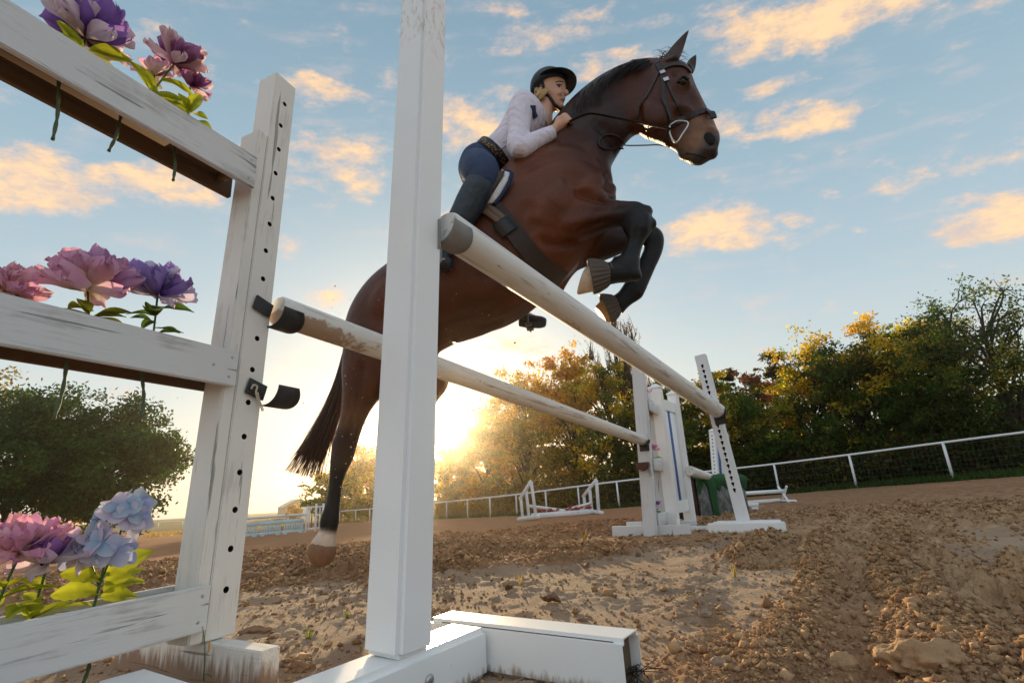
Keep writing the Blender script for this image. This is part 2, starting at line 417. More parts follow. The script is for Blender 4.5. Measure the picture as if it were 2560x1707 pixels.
def ground_height(x, y):
    r = np.hypot(x, y); z = G0(x, y)
    m0 = loose_mask(x, y); m = m0 * (.12 + .88 * smooth01(np.hypot((x - 1.55) / 1.35, (y - 4.55) / .62), .75, 1.25))
    a = R_(33); u = x * math.sin(a) + y * math.cos(a); v = x * math.cos(a) - y * math.sin(a)
    vw = v + .18 * (fbm(u * .8, v * .8, 5, 3) - .5)
    rut = fbm(u * .5, vw * 3.4, 11, 3) - .5
    near = smooth01(9 - r, 0, 5)
    fur = np.sin(2 * np.pi * (v + .09 * (fbm(u * .7, v * .7, 7, 3) - .5) * 2) / .36)
    fur = np.sign(fur) * np.abs(fur) ** .8
    z = z + m * near * smooth01(x, .2, .8) * .020 * fur * (.35 + 1.1 * fbm(u * .9, v * 1.5, 8, 2)) + m * near * (.05 * rut + .004)
    big = fbm(x * 2.3, y * 2.3, 21, 4) - .5
    z = z + m * .030 * big * smooth01(30 - r, 0, 14) + (1 - m) * .012 * (fbm(x * 3, y * 3, 22, 3) - .5)
    # wheel and harrow lines that cross the far side of the arena
    z = z + smooth01(y, 3, 6) * smooth01(60 - r, 0, 30) * .035 * (fbm(x * .35, y * 2.6, 23, 3) - .5)
    den = smooth01(fbm(x * 1.7, y * 1.7, 33, 3), .32, .58)
    for s, amp, rmax, sd in ((.140, .30, 16.0, 3), (.078, .66, 12.0, 33), (.046, .95, 8.5, 13), (.025, 1.0, 5.5, 53)):
        k = smooth01(rmax - r, 0, rmax * .45)
        on = k > 0
        c = np.zeros_like(x)
        wx = x[on] + .03 * (fbm(x[on] * 14, y[on] * 14, 61, 2) - .5); wy = y[on] + .03 * (fbm(x[on] * 14, y[on] * 14, 63, 2) - .5)
        c[on] = clods(wx / s, wy / s, sd)
        sparse = smooth01(vnoise(x * 3.1 / (s * 12), y * 3.1 / (s * 12), sd + 9), .62, .78)
        z = z + c * s * amp * k * np.maximum(m * (.30 + .70 * den), (1 - m) * .35 * sparse)
    z = z + .010 * (fbm(x * 34, y * 34, 35, 3) - .5) * smooth01(4.0 - r, 0, 2.5) * (.25 + .75 * m)
    return z, m0, rut
def GZ(x, y):
    return float(ground_height(np.array([float(x)]), np.array([float(y)]))[0][0])
def GH(px, py):
    """the ground seen at a pixel"""
    r = ray(px, py); z = 0.0
    for _ in range(40):
        k = (z - CP[2]) / r[2]; p = CP + r * k; z = float(G0(p[0], p[1]))
    return np.array([p[0], p[1], z])

def build_ground():
    az = np.concatenate([np.linspace(-180, -47, 50)[:-1], np.linspace(-47, 47, 960), np.linspace(47, 180, 50)[1:]])
    az[0] = -180; az = R_(1) * az
    rr = np.concatenate([[.02, .15, .3, .42], np.geomspace(.5, 60, 560), np.geomspace(60, 330, 42)[1:]])
    A, Rr = np.meshgrid(az[:-1], rr)
    x = (np.sin(A) * Rr).ravel(); y = (np.cos(A) * Rr).ravel()
    z, m, rut = ground_height(x, y)
    n = len(az) - 1; k = len(rr)
    i = np.arange(k - 1)[:, None] * n; j = np.arange(n)[None]; j2 = (j + 1) % n
    Fq = np.stack([i + j, i + n + j, i + n + j2, i + j2], -1).reshape(-1, 4)
    me = mesh_np('arena_ground', np.stack([x, y, z], 1), Fq, True, {'loose': m})
    mt, t, b, _ = new_mat('arena loam and sand')
    pos = t.add('ShaderNodeNewGeometry').outputs['Position']
    at = t.add('ShaderNodeAttribute', attribute_name='loose').outputs['Fac']
    n1 = t.noise(pos, 1.3, 6, .6); n2 = t.noise(pos, 9, 6, .65); n3 = t.noise(pos, 75, 4, .7); n4 = t.noise(pos, 260, 2, .6)
    loam = t.mix(t.mapr(n2, .3, .7), (.225, .118, .060), (.42, .236, .125))
    X, Y, Z = t.sep(pos)
    red = t.math('MULTIPLY', t.mapr(Y, 3.6, 9), t.mapr(t.math('SUBTRACT', X, t.math('MULTIPLY', Y, .35)), 1.5, -2.0))
    loam = t.mix(t.math('MULTIPLY', red, .75), loam, t.mix(n2, (.33, .145, .072), (.50, .25, .125)))
    loam = t.mix(t.math('MULTIPLY', t.mapr(X, .6, 1.6), t.mapr(Y, 9, 2.5)), loam, t.mix(t.mapr(n2, .3, .7), (.345, .205, .105), (.56, .365, .205)))
    sand = t.mix(t.mapr(n1, .35, .65), (.315, .212, .140), (.435, .310, .212))
    sand = t.mix(t.mapr(n3, .60, .72), sand, (.24, .16, .11))
    loam = t.mix(t.math('MULTIPLY', t.mapr(t.noise(pos, 38, 5, .7), .46, .66), .42), loam, t.mix(1.0, loam, (.46, .38, .33), 'MULTIPLY'))
    f = t.mapr(t.math('ADD', at, t.math('MULTIPLY', t.math('SUBTRACT', n2, .5), .7)), .30, .62)
    c = t.mix(f, sand, loam)
    c = t.mix(t.math('MULTIPLY', t.mapr(n4, .62, .7), .35), c, (.52, .40, .28))
    # rough grass and stubble beyond the arena, to the far left
    gf = t.math('MULTIPLY', t.mapr(t.math('ADD', t.math('MULTIPLY', Y, .85), t.math('MULTIPLY', X, .55)), 35, 41), 1.0)
    fld = t.mix(t.mapr(t.noise(pos, .12, 5), .4, .6), (.20, .145, .055), (.085, .095, .035))
    c = t.mix(gf, c, fld)
    t.put(b.inputs['Base Color'], c); b.inputs['Roughness'].default_value = .95; b.inputs['Specular IOR Level'].default_value = .15
    dist = t.vmath('LENGTH', t.vmath('SUBTRACT', pos, tuple(CP)))
    hh = t.math('ADD', t.math('MULTIPLY', t.math('ADD', n3, t.math('MULTIPLY', t.noise(pos, 150, 4, .7), .5)), .7), t.math('MULTIPLY', t.noise(pos, 22, 5, .65), t.mapr(dist, 3, 12, .6, 3.0)))
    hh = t.math('ADD', hh, t.math('MULTIPLY', t.noise(t.mapping(pos, (1, 2.2, 1)), 6.0, 5, .6), t.mapr(dist, 6, 20, 0.0, 7.0)))
    bump(t, b, hh, .014, .9)
    return tag(obj('arena_ground', me, mt), None, None, None, 'structure')
GROUND = build_ground()

# ------------------------------------------------------------------ evening dust haze, one closed box round everything
def build_haze():
    bm = bmesh.new(); bm_box(bm, (-335, -335, -5.2), (335, 335, 15))
    m = bpy.data.materials.new('evening haze'); m.use_nodes = True; t = NT(m.node_tree)
    out = t.add('ShaderNodeOutputMaterial'); v = t.add('ShaderNodeVolumePrincipled')
    v.inputs['Color'].default_value = (1.0, .89, .70, 1); v.inputs['Density'].default_value = HAZE_DENSITY; v.inputs['Anisotropy'].default_value = .925
    t.l.new(v.outputs[0], out.inputs['Volume'])
    m.cycles.homogeneous_volume = True
    return tag(bm_obj('haze', bm, m), None, None, None, 'stuff')
HAZE_DENSITY = .0011
build_haze()

# ------------------------------------------------------------------ trees
def leaf_mat(name, trans=.5):
    m, t, b, out = new_mat(name)
    a = t.add('ShaderNodeAttribute', attribute_name='lc').outputs['Color']
    b.inputs['Roughness'].default_value = .5; b.inputs['Specular IOR Level'].default_value = .07; t.put(b.inputs['Base Color'], a)
    tr = t.add('ShaderNodeBsdfTranslucent')
    t.put(tr.inputs[0], t.mix(1.0, a, (1.9, 1.75, .75), 'MULTIPLY'))
    mx = t.add('ShaderNodeMixShader'); mx.inputs[0].default_value = trans
    t.l.new(b.outputs[0], mx.inputs[1]); t.l.new(tr.outputs[0], mx.inputs[2]); t.l.new(mx.outputs[0], out.inputs[0])
    return m
M_LEAF = leaf_mat('leaves', .5)
M_OAKLEAF = leaf_mat('oak leaves', .28)
M_BARK = plain('tree bark', (.050, .036, .026), .9, .4, 6, .02, bscale=18)
PAL = {  # leaf colours, then turned leaves for some clumps, doubling as painted sunlit patches
    'green': ([(.040, .075, .016), (.058, .092, .020), (.078, .110, .024)], [(.30, .24, .03), (.24, .22, .035)], .20),
    'yellowgreen': ([(.085, .110, .020), (.120, .135, .024), (.060, .090, .020)], [(.46, .32, .032), (.40, .30, .03)], .45),
    'gold': ([(.20, .160, .022), (.27, .19, .025), (.16, .14, .022)], [(.46, .28, .03), (.42, .22, .025)], .50),  # golden backlight put into the leaf colour
    'oak': ([(.022, .060, .012), (.030, .072, .015), (.044, .088, .018)], [(.18, .15, .022), (.24, .14, .018)], .08),
    'rust': ([(.20, .070, .035), (.16, .060, .030), (.12, .065, .03)], [(.24, .09, .04)], .4),
    'cedar': ([(.040, .055, .028), (.055, .070, .035), (.035, .045, .025)], [(.10, .075, .035)], .25),
    'bare': ([(.17, .085, .035), (.13, .075, .03)], [(.22, .11, .04)], .4),
}
def leaves_np(centres, size, cols, rng, stretch=1.5):
    n = len(centres); a = rng.normal(size=(n, 3)); a /= np.linalg.norm(a, axis=1)[:, None]
    b = rng.normal(size=(n, 3)); b -= a * (a * b).sum(1)[:, None]; b /= np.linalg.norm(b, axis=1)[:, None]
    s = size * rng.uniform(.6, 1.35, n)[:, None]
    V = np.stack([centres - a * s * stretch * .5, centres + b * s * .36 - a * s * .08, centres + a * s * stretch * .5, centres - b * s * .36 - a * s * .08], 1).reshape(-1, 3)
    return V, np.arange(4 * n).reshape(-1, 4), np.repeat(cols, 4, axis=0)
def tree(name, label, px, topy, hw_px, depth, kind, group=None, n_leaf=6000, low=.10, seed=0, cat='tree', lsize=None, trunk_r=None, xy=None, bulge=1.0):
    rng = np.random.default_rng(1000 + seed)
    pal, aut, share = PAL[kind]
    b0 = P(px, 1240 - .05 * (px - 1280), depth) if xy is None else np.array([*xy, 0])
    x, y = b0[0], b0[1]; z0 = float(G0(x, y)) - .05
    # height from the pixel of the tree top, at the distance of its trunk
    r = ray(px, topy); k = math.hypot(x, y) / math.hypot(r[0], r[1]); H = CAMH + r[2] * k - z0
    hw = hw_px / F_ * depth; ls = lsize or 6.2 / F_ * depth
    root = thing(name, label, cat, (x, y, z0), None, group); M0 = MW[root.name]
    tr = trunk_r or .022 * H + .03
    wood = Acc(); C = []; colr = []
    bend = rng.normal(0, .04 * H, (4, 2)); bend[0] = 0
    zt = H * (.92 if kind in ('cedar', 'bare') else .70)
    tz = np.linspace(0, zt, 6); tp = spline(np.column_stack([np.interp(tz, np.linspace(0, zt, 4), np.cumsum(bend[:, 0]) * .6), np.interp(tz, np.linspace(0, zt, 4), np.cumsum(bend[:, 1]) * .6), tz]), 12)
    wood.tube(tp, np.linspace(tr * 1.15, tr * .18, 12), 7)
    nb = {'cedar': 46, 'bare': 30, 'oak': 58}.get(kind, 60)
    lob = rng.uniform(0, 6.28, 3)
    for i in range(nb):
        if kind == 'cedar':
            q = rng.uniform(low, .99) ; zc = H * q; rad = hw * (1 - q) ** .75 * rng.uniform(.75, 1.05); th = rng.uniform(0, 6.28)
            end = np.array([math.cos(th) * rad, math.sin(th) * rad, zc - .12 * rad])
        elif kind == 'bare':
            th = rng.uniform(0, 6.28); q = rng.uniform(.3, 1.0); rad = hw * rng.uniform(.1, 1) * (.45 + .55 * math.sin(q * 2.6))
            end = np.array([math.cos(th) * rad, math.sin(th) * rad, H * q])
        else:
            d = rng.normal(size=3); d /= np.linalg.norm(d); th = math.atan2(d[1], d[0])
            lobe = 1 + (.20 if kind == 'oak' else .16) * math.sin(3 * th + lob[0]) + .13 * math.sin(5 * th + lob[1] + 4 * d[2]) + rng.normal(0, .10)
            rad = (rng.uniform(.35, 1.0) ** .5) * lobe
            zc = H * (low + (1 - low) * .5); rz = H * (1 - low) * .5
            end = np.array([d[0] * hw * rad * bulge, d[1] * hw * rad * bulge, zc + d[2] * rz * min(rad, 1.02)])
        at = min(max(end[2] / zt - rng.uniform(.15, .4), .05), .97) if kind != 'cedar' else min(end[2] / zt, .98)
        s0 = tp[min(int(at * 11), 11)]
        mid = (s0 + end) / 2 + np.array([0, 0, .06 * H * (1 if kind != 'cedar' else .2)]) + rng.normal(0, .03 * H, 3)
        lp = spline(np.array([s0, mid, end]), 7)
        if kind != 'cedar' or i % 2: wood.tube(lp, np.linspace(tr * .26, tr * .04, 7), 5)
        turned_lit = rng.random() < share * (1.5 if end[2] > .55 * H else .6)  # likelier high in the crown, so sunlit tops are painted in
        base = np.array((aut if turned_lit else pal)[rng.integers(len(aut if turned_lit else pal))])
        nl = int(n_leaf * (1.0 if kind == 'bare' else 2.2 if kind == 'gold' else 1.6) / nb * rng.uniform(.6, 1.4))
        if kind == 'bare':
            for j in range(16):                       # fine upright twigs
                e2 = lp[3] + (end - lp[3]) * rng.uniform(.2, 1) ; tip = e2 + np.array([rng.normal(0, .10 * hw), rng.normal(0, .10 * hw), rng.uniform(.06, .16) * H])
                wood.tube(np.array([e2, (e2 + tip) / 2 + rng.normal(0, .02 * hw, 3), tip]), [tr * .10, tr * .07, tr * .03], 3)
                C.append(e2 + (tip - e2) * rng.random((nl // 16, 1)) + rng.normal(0, .05, (nl // 16, 3))); colr.append(base * rng.uniform(.7, 1.3, (nl // 16, 1)))
            continue
        sg = np.array([.15, .15, .09]) * hw * rng.uniform(.7, 1.35) * (.92 if kind == 'oak' else 1.0)
        if kind == 'cedar': sg = np.array([.14, .14, .035]) * hw + .02
        # a few sprays per limb so that the clump has an uneven outline
        ns = 5; sp = end + rng.normal(size=(ns, 3)) * sg * 1.35
        for q in range(ns):
            m_ = nl // ns
            cc = sp[q] + rng.normal(size=(m_, 3)) * sg * .62 + (lp[4] - sp[q]) * (rng.random((m_, 1)) ** 3) * .8
            C.append(cc); colr.append(base * rng.uniform(.62, 1.45, (m_, 1)) * rng.uniform(.85, 1.15, (1, 3)))
        if kind != 'cedar':
            for q in range(3): wood.tube(np.array([lp[4], (lp[4] + sp[q]) / 2 + rng.normal(0, .02 * hw, 3), sp[q]]), [tr * .1, tr * .06, tr * .02], 3)
    C = np.vstack(C); colr = np.vstack(colr); keep = C[:, 2] > .05; C = C[keep]; colr = colr[keep]
    V, Fq, cc = leaves_np(C, ls * (.6 if kind == 'bare' else 1), colr, rng)
    wood.obj('trunk', M_BARK, root, True, M0)
    obj('crown', mesh_np('crown', V, Fq, False, {'lc': cc}), M_OAKLEAF if kind == 'oak' else M_LEAF, root, M0)
    return root
def fence_depth(px): return float(np.interp(px, [400, 700, 890, 1116, 1290, 1544, 1944, 2137, 2380, 2700], [66, 62, 56, 37, 30, 24, 20.6, 18.5, 16, 13.2]))
TREES = [  # px, top y, half width px, metres beyond the fence, kind, leaves, label
    (842, 1165, 62, 6, 'yellowgreen', 5000, 'small leafy tree standing to the right of the pale metal barn'),
    (925, 1120, 70, 7, 'gold', 5000, 'golden backlit tree seen between the hind leg of the horse and the white vinyl post'),
    (1005, 1112, 70, 7, 'gold', 5000, 'golden tree mostly hidden behind the near white vinyl post'),
    (1135, 1092, 52, 6, 'gold', 5500, 'low golden tree right under the setting sun'),
    (1215, 1030, 85, 6, 'gold', 7500, 'hazy golden tree with a stepped crown, second to the right of the setting sun'),
    (1325, 905, 105, 5, 'gold', 9000, 'tall wispy golden tree behind the cross rail jump, its top seen above the rear pole'),
    (1440, 880, 95, 5, 'gold', 9000, 'dense amber tree between the two white poles, left of the far flower wing'),
    (1545, 880, 85, 4, 'yellowgreen', 8000, 'amber green tree right behind the top of the far flower wing'),
    (1590, 815, 100, 5, 'bare', 5200, 'bare rust brown tree of fine upright twigs rising above the front pole'),
    (1690, 945, 95, 4, 'green', 9000, 'dark green tree behind the blue striped wing'),
    (1800, 925, 80, 5, 'yellowgreen', 8000, 'olive tree right behind the tall keyhole standard'),
    (1862, 925, 55, 7, 'cedar', 6000, 'small pointed cedar just right of the tall keyhole standard'),
    (1950, 915, 70, 6, 'rust', 6000, 'rust red tree with a rounded top in the tree line'),
    (2000, 868, 62, 8, 'cedar', 6500, 'taller dark cedar rising behind the rust red tree'),
    (1890, 985, 95, 3, 'green', 9000, 'dark green bushy tree in front of the rust red tree'),
    (2075, 820, 105, 5, 'yellowgreen', 10000, 'yellow green tree with a bright sunlit top'),
    (2175, 840, 110, 4, 'green', 10000, 'dark green tree filling the gap right of the bright yellow green tree'),
    (2265, 790, 120, 5, 'yellowgreen', 10000, 'broad tree with bare crooked limbs and yellow leaves on top'),
    (2385, 800, 120, 4, 'green', 10000, 'dark green tree behind the last fence post at the right'),
    (2350, 770, 110, 8, 'yellowgreen', 8000, 'yellow leaved tree peeping over the dark one behind the last fence post'),
    (2490, 690, 125, 4, 'green', 6000, 'tall loose green tree, the highest in the tree line'),
    (2600, 640, 140, 3, 'green', 5000, 'tall green tree cut off by the right edge of the view'),
]
def build_trees():
    for i, (px, ty, hw, dd, kind, nl, lab) in enumerate(TREES):
        tree('cedar_tree' if kind == 'cedar' else 'tree', lab, px, ty, hw, fence_depth(px) + dd, kind, 'trees behind the arena fence', nl, .04 if kind != 'bare' else .2, seed=i)
    tree('oak_tree', 'big dark oak with a forked trunk at the far left, right of the other oak', 240, 1008, 158, 34, 'oak', 'oaks at the left of the arena', 23000, .17, seed=60, lsize=.20, trunk_r=.24)
    tree('oak_tree', 'dark oak cut off by the left edge of the view', 20, 985, 190, 32, 'oak', 'oaks at the left of the arena', 23000, .15, seed=61, lsize=.20, trunk_r=.28)
    tree('shrub', 'sunlit yellow green bush under the forked oak', 165, 1222, 75, 44, 'yellowgreen', None, 3500, .02, seed=62, cat='bush', trunk_r=.05)
    tree('shrub', 'small shrub standing in front of the barn door', 735, 1266, 16, 105, 'gold', None, 700, .02, seed=63, cat='bush', trunk_r=.04)
build_trees()
def build_undergrowth():
    """brambles and saplings that close the foot of the tree line: one uncountable mass"""
    rng = np.random.default_rng(5); C = []; K = []
    for px in np.linspace(1090, 2720, 330):
        d0 = fence_depth(px)
        gold = smooth01(np.array(1560 - px), 0, 220)  # share of backlight gold painted into the leaves towards the sun
        for q in range(9):
            d = d0 + rng.uniform(1.6, 8.5); p = P(px + rng.normal(0, 6), 1230, d); z0 = float(G0(p[0], p[1])); h = rng.uniform(.3, 1.0) * (1.2 + .33 * (d - d0))
            n = 34; c = np.column_stack([p[0] + rng.normal(0, .35, n), p[1] + rng.normal(0, .35, n), z0 + h * rng.random(n) ** .8 + .05])
            base = np.array([.030, .050, .013]) * (1 - gold) + np.array([.17, .115, .022]) * gold
            if rng.random() < .16: base = np.array([.15, .12, .025])
            if rng.random() < .10: base = np.array([.09, .05, .03])
            C.append(c); K.append(base * rng.uniform(.6, 1.4, (n, 1)))
    V, Fq, cc = leaves_np(np.vstack(C), .13, np.vstack(K), rng)
    tag(obj('undergrowth', mesh_np('undergrowth', V, Fq, False, {'lc': cc}), M_LEAF), None, None, None, 'stuff')
    # the strip of grass along the fence, and weeds by the field at the left
    C = []; K = []; V = []; n = 0
    pts = []
    for px in np.linspace(1080, 2720, 900):
        d0 = fence_depth(px)
        for q in range(16): pts.append((px + rng.normal(0, 4), d0 + rng.uniform(-.5, 2.6), 1))
    for px in np.linspace(380, 930, 260):
        for q in range(8): pts.append((px + rng.normal(0, 4), 50 + rng.uniform(0, 13), 0))
    B = np.array([P(px, 1235, d) for px, d, _ in pts]); kind = np.array([k for *_, k in pts]); B[:, 2] = G0(B[:, 0], B[:, 1]) - .02
    m = len(B); h = rng.uniform(.07, .30, m) * np.where(kind == 1, 1, 1.3); th = rng.uniform(0, 6.28, m); w = .012 + .0006 * np.hypot(B[:, 0], B[:, 1])
    dx = np.column_stack([np.cos(th), np.sin(th), 0 * th]); lean = np.column_stack([rng.normal(0, .35, m), rng.normal(0, .35, m), np.ones(m)]) * h[:, None]
    V = np.stack([B - dx * w[:, None], B + dx * w[:, None], B + lean], 1).reshape(-1, 3)
    col = np.where(kind[:, None] == 1, np.array([.040, .070, .022]), np.array([.20, .15, .05])) * rng.uniform(.6, 1.5, (m, 1))
    tag(obj('fence_grass', mesh_np('fence_grass', V, np.arange(3 * m).reshape(-1, 3), False, {'lc': np.repeat(col, 3, axis=0)}), M_LEAF), None, None, None, 'stuff')
build_undergrowth()
# ------------------------------------------------------------------ jumps
M_WOOD_Y = wood_paint('worn white paint along board', 'y', wear=.7, paint=(.68, .685, .69))
M_FOOT = wood_paint('muddy white painted foot', 'x', wear=.35, dirt=.95)
M_BROWN_Y = wood_paint('bare brown timber', 'y', paint=(.150, .082, .040), wear=.2)
M_VINYL_SHEEN = vinyl('white vinyl by the ground', True)
def adir(azd): return np.array([math.sin(R_(azd)), math.cos(R_(azd)), 0.])
def bdir(azd): return np.array([math.cos(R_(azd)), -math.sin(R_(azd)), 0.])
def frame(o, azd, lean=(0, 0)):
    """local x = across (to the right of the pole line), y = along the pole line, z = up; lean = slope of the upright in x, y"""
    a = adir(azd); b = bdir(azd); z = np.array([0, 0, 1.]) + lean[0] * b + lean[1] * a; z /= np.linalg.norm(z)
    b = b - z * b.dot(z); b /= np.linalg.norm(b); a = np.cross(z, b)
    return mat4(np.column_stack([b, a, z]), o)
def toloc(M, w): return np.array(M.inverted() @ Vector(w))
def ray_plane(px, py, o, n):
    r = ray(px, py); return CP + r * (np.dot(n, np.asarray(o) - CP) / np.dot(n, r))
def lean_to(base, px, py):
    """slope of an upright from base whose head is seen at the pixel (nearest point of the ray to the plumb line)"""
    r = ray(px, py); k = ((base - CP)[:2] @ r[:2]) / (r[:2] @ r[:2]); p = CP + r * k; d = p - base
    return d[:2] / d[2], d[2]
def cut(o, cutter):
    """cut real holes: cutter is an Acc in the object's local space"""
    me = cutter.mesh('cutter'); me.materials.append(M_WOOD_Z); me.materials.append(M_DARK)
    me.polygons.foreach_set('material_index', np.ones(len(me.polygons), np.int32))
    c = bpy.data.objects.new('cutter', me); COL.objects.link(c); c.matrix_world = MW[o.name]
    while len(o.data.materials) < 2: o.data.materials.append(M_DARK)
    p = o.parent; mb = o.matrix_basis.copy(); o.parent = None; o.matrix_basis = MW[o.name]
    md = o.modifiers.new('holes', 'BOOLEAN'); md.operation = 'DIFFERENCE'; md.object = c; md.solver = 'EXACT'
    bpy.context.view_layer.update()
    dg = bpy.context.evaluated_depsgraph_get(); new = bpy.data.meshes.new_from_object(o.evaluated_get(dg))
    o.modifiers.clear(); old = o.data; o.data = new; new.name = old.name
    o.parent = p; o.matrix_basis = mb
    bpy.data.objects.remove(c)

# ---- near right: white vinyl standard on a square-section base
A_AZ = 33.0
A0 = P(996, 1654, 1.0)                                   # its near lower corner, on top of the base rail
A0b = np.array([A0[0], A0[1], 0.0])
leanA, topA = lean_to(A0, 1062, 0)
MA = frame(A0b, A_AZ)
bA, aA = bdir(A_AZ), adir(A_AZ)
hA = A0[2]
vs = thing('vinyl_standard', 'glossy white square vinyl jump post in the near foreground, standing on a white base', 'jump standard', A0b, None, None)
def part_box(nm, lo, hi, mat, par, M, bev=.004, seg=3): return box_part(nm, lo, hi, mat, par, M, bev, seg)
LA = (leanA @ bA[:2], leanA @ aA[:2])
MAp = frame(A0, A_AZ, LA)
def post_vinyl():
    m = M_VINYL.copy(); m.name = 'white vinyl with mud smears near its head'; nt = m.node_tree; b = next(n for n in nt.nodes if n.type == 'BSDF_PRINCIPLED'); t = object.__new__(NT); t.t = nt; t.n = nt.nodes; t.l = nt.links
    src = b.inputs['Base Color'].links[0].from_socket; co = t.add('ShaderNodeTexCoord').outputs['Object']; z = t.sep(co)[2]
    sm = t.noise(t.mapping(co, (60, 60, 26)), 1.0, 6, .7); k = t.math('MULTIPLY', t.mapr(sm, .50, .62), t.mapr(t.math('ADD', z, t.math('MULTIPLY', t.noise(co, 12, 2), .25)), .74, .86))
    t.put(b.inputs['Base Color'], t.mix(t.math('MULTIPLY', k, .5), src, (.46, .36, .27))); return m
part_box('post', (-.112, 0, -.001), (0, .104, 1.98 - hA), post_vinyl(), vs, MAp, .011, 4)
MApost = MAp
part_box('base_rail', (-.116, -.80, .0), (.003, .2975, hA - .0015), M_VINYL, vs, MA, .012, 4)
fl = toloc(MA, atz(370, 1665, hA))
# hollow square tube for the far foot, its open end to the right
def square_tube(nm, x0, x1, y0, y1, z0, z1, wall, mat, par, M):
    bm = bmesh.new(); bm_box(bm, (x0, y0, z0), (x1, y1, z1), 0)
    es = [e for e in bm.edges if abs(e.verts[0].co.x - e.verts[1].co.x) > .01]
    bmesh.ops.bevel(bm, geom=es, offset=.010, segments=4, affect='EDGES')
    for f in [f for f in bm.faces if abs(f.normal.x) > .9]:
        r = bmesh.ops.inset_region(bm, faces=[f], thickness=wall)
        s = -1 if f.normal.x > 0 else 1
        r = bmesh.ops.extrude_face_region(bm, geom=[f]); vv = [g for g in r['geom'] if isinstance(g, bmesh.types.BMVert)]
        bmesh.ops.translate(bm, verts=vv, vec=(s * .09, 0, 0)); bmesh.ops.delete(bm, geom=[f], context='FACES_ONLY')
    c = Vector(((x0 + x1) / 2, (y0 + y1) / 2, (z0 + z1) / 2)); bmesh.ops.translate(bm, verts=bm.verts, vec=-c)
    o = bm_obj(nm, bm, mat, par, M @ Matrix.Translation(c)); auto_smooth(o.data, 50); return o
square_tube('foot', -.19, .352, .2990, .398, .0, hA + .002, .004, M_VINYL, vs, MA)
core = plain('weathered timber core', (.12, .085, .055), .85, .4, 25, .003)
part_box('timber_core', (-.16, .306, .006), (.331, .391, hA - .006), core, vs, MA, .003, 1)
part_box('foot', (fl[0], fl[1] - .10, .0), (fl[0] + .75, fl[1], hA), M_VINYL, vs, MA, .012, 4)
bolt = Acc()
def bolt_at(par, M, x, y, z, ax, r=.008, nm='bolt'):
    d = {'x': (1, 0, 0), 'y': (0, 1, 0), 'z': (0, 0, 1)}[ax.strip('-')]; s = -1 if '-' in ax else 1
    pts = np.array([[0, 0, 0], np.array(d) * .003 * s, np.array(d) * .005 * s])
    V, Fs = tube_np(pts, [r, r, r * .6], 10); return obj(nm, mesh_np(nm, V, Fs, True), M_METAL, par, M @ Matrix.Translation((x, y, z)))
bp = toloc(MA, ray_plane(1073, 1700, A0 + .003 * bA, bA)); bolt_at(vs, MA, .003, bp[1], bp[2], 'x', .012)

# ---- near left: old wooden wing with flower boxes
B_AZ = 23.5
B0 = atz(586, 1585.6, .10); B0b = np.array([B0[0], B0[1], 0.])
bB, aB = bdir(B_AZ), adir(B_AZ)
MB_ = frame(B0b, B_AZ); MBp = frame(B0b, B_AZ, (-.004, .0255))
wing = thing('flower_wing', 'old white wooden jump wing with three flower boxes and a post full of peg holes', 'jump wing', B0b)
HB = 1.93
post = part_box('tall_post', (-.089, -.0885, .1005), (0, 0, HB), M_WOOD_Z, wing, MBp, .003, 2)
cz = (HB + .1005) / 2
ct = Acc(); HOLES = np.arange(1.822, .2, -.1005)
rngh = np.random.default_rng(3)
for z in HOLES:
    x0 = .0445; y0 = .0443 - .0435 + rngh.normal(0, .0012)
    ct.tube(np.array([[x0 - .06, y0, z - cz], [x0 + .01, y0, z - cz]]), .0085, 12)
cut(post, ct)
part_box('short_post', (-.087, -.1270, .1005), (-.0012, -.0900, 1.645), M_WOOD_Z, wing, MBp, .003, 2)
foot = part_box('foot', (-.42, -.078, .0), (.222, -.026, .0995), M_FOOT, wing, frame(B0b, 28.4), .003, 2)
part_box('foot', (-.42, -1.33, .0), (.222, -1.28, .0995), M_FOOT, wing, MB_, .003, 2)
part_box('short_post', (-.087, -1.33, .1005), (-.0012, -1.28, 1.60), M_WOOD_Z, wing, MB_, .003, 2)
SLOPE = (.020, .002, .0)
BOX = []
for k, (z0, z1, se) in enumerate(((1.400, 1.514, -.068), (.752, .855, -.086), (.133, .237, -.096))):
    ML = MB_ @ Matrix.Translation((0, se, 0)) @ Matrix.Rotation(SLOPE[k], 4, 'X')
    fb = part_box('front_board', (.0015, -1.42, z0), (.0195, 0, z1), M_WOOD_Y, wing, ML, .0025, 2)
    part_box('back_board', (-.108, -1.42, z0), (-.0905, 0, z1), M_WOOD_Y if k == 2 else M_BROWN_Y, wing, ML, .0025, 2)
    part_box('floor_slat', (-.088, -1.40, z0 + .048), (-.001, -.062, z0 + .060), M_BROWN_Y, wing, ML, .001, 1)
    part_box('cleat', (-.088, -.060, z0 + .030), (-.001, -.043, z0 + .075), M_BROWN_Y, wing, ML, .001, 1)
    for (y, z) in ((-.022, z1 - .022), (-.026, z0 + .024)) + (((-.075, z0 + .05),) if k == 1 else ()):
        V, Fs = tube_np(np.array([[.0192, y, z], [.0205, y, z]]), [.0042, .0036], 10)
        obj('screw', mesh_np('screw', V, Fs, True), M_METAL, wing, ML)
    BOX.append((ML, z0, z1))
M_DARKPOST = M_WOOD_Z

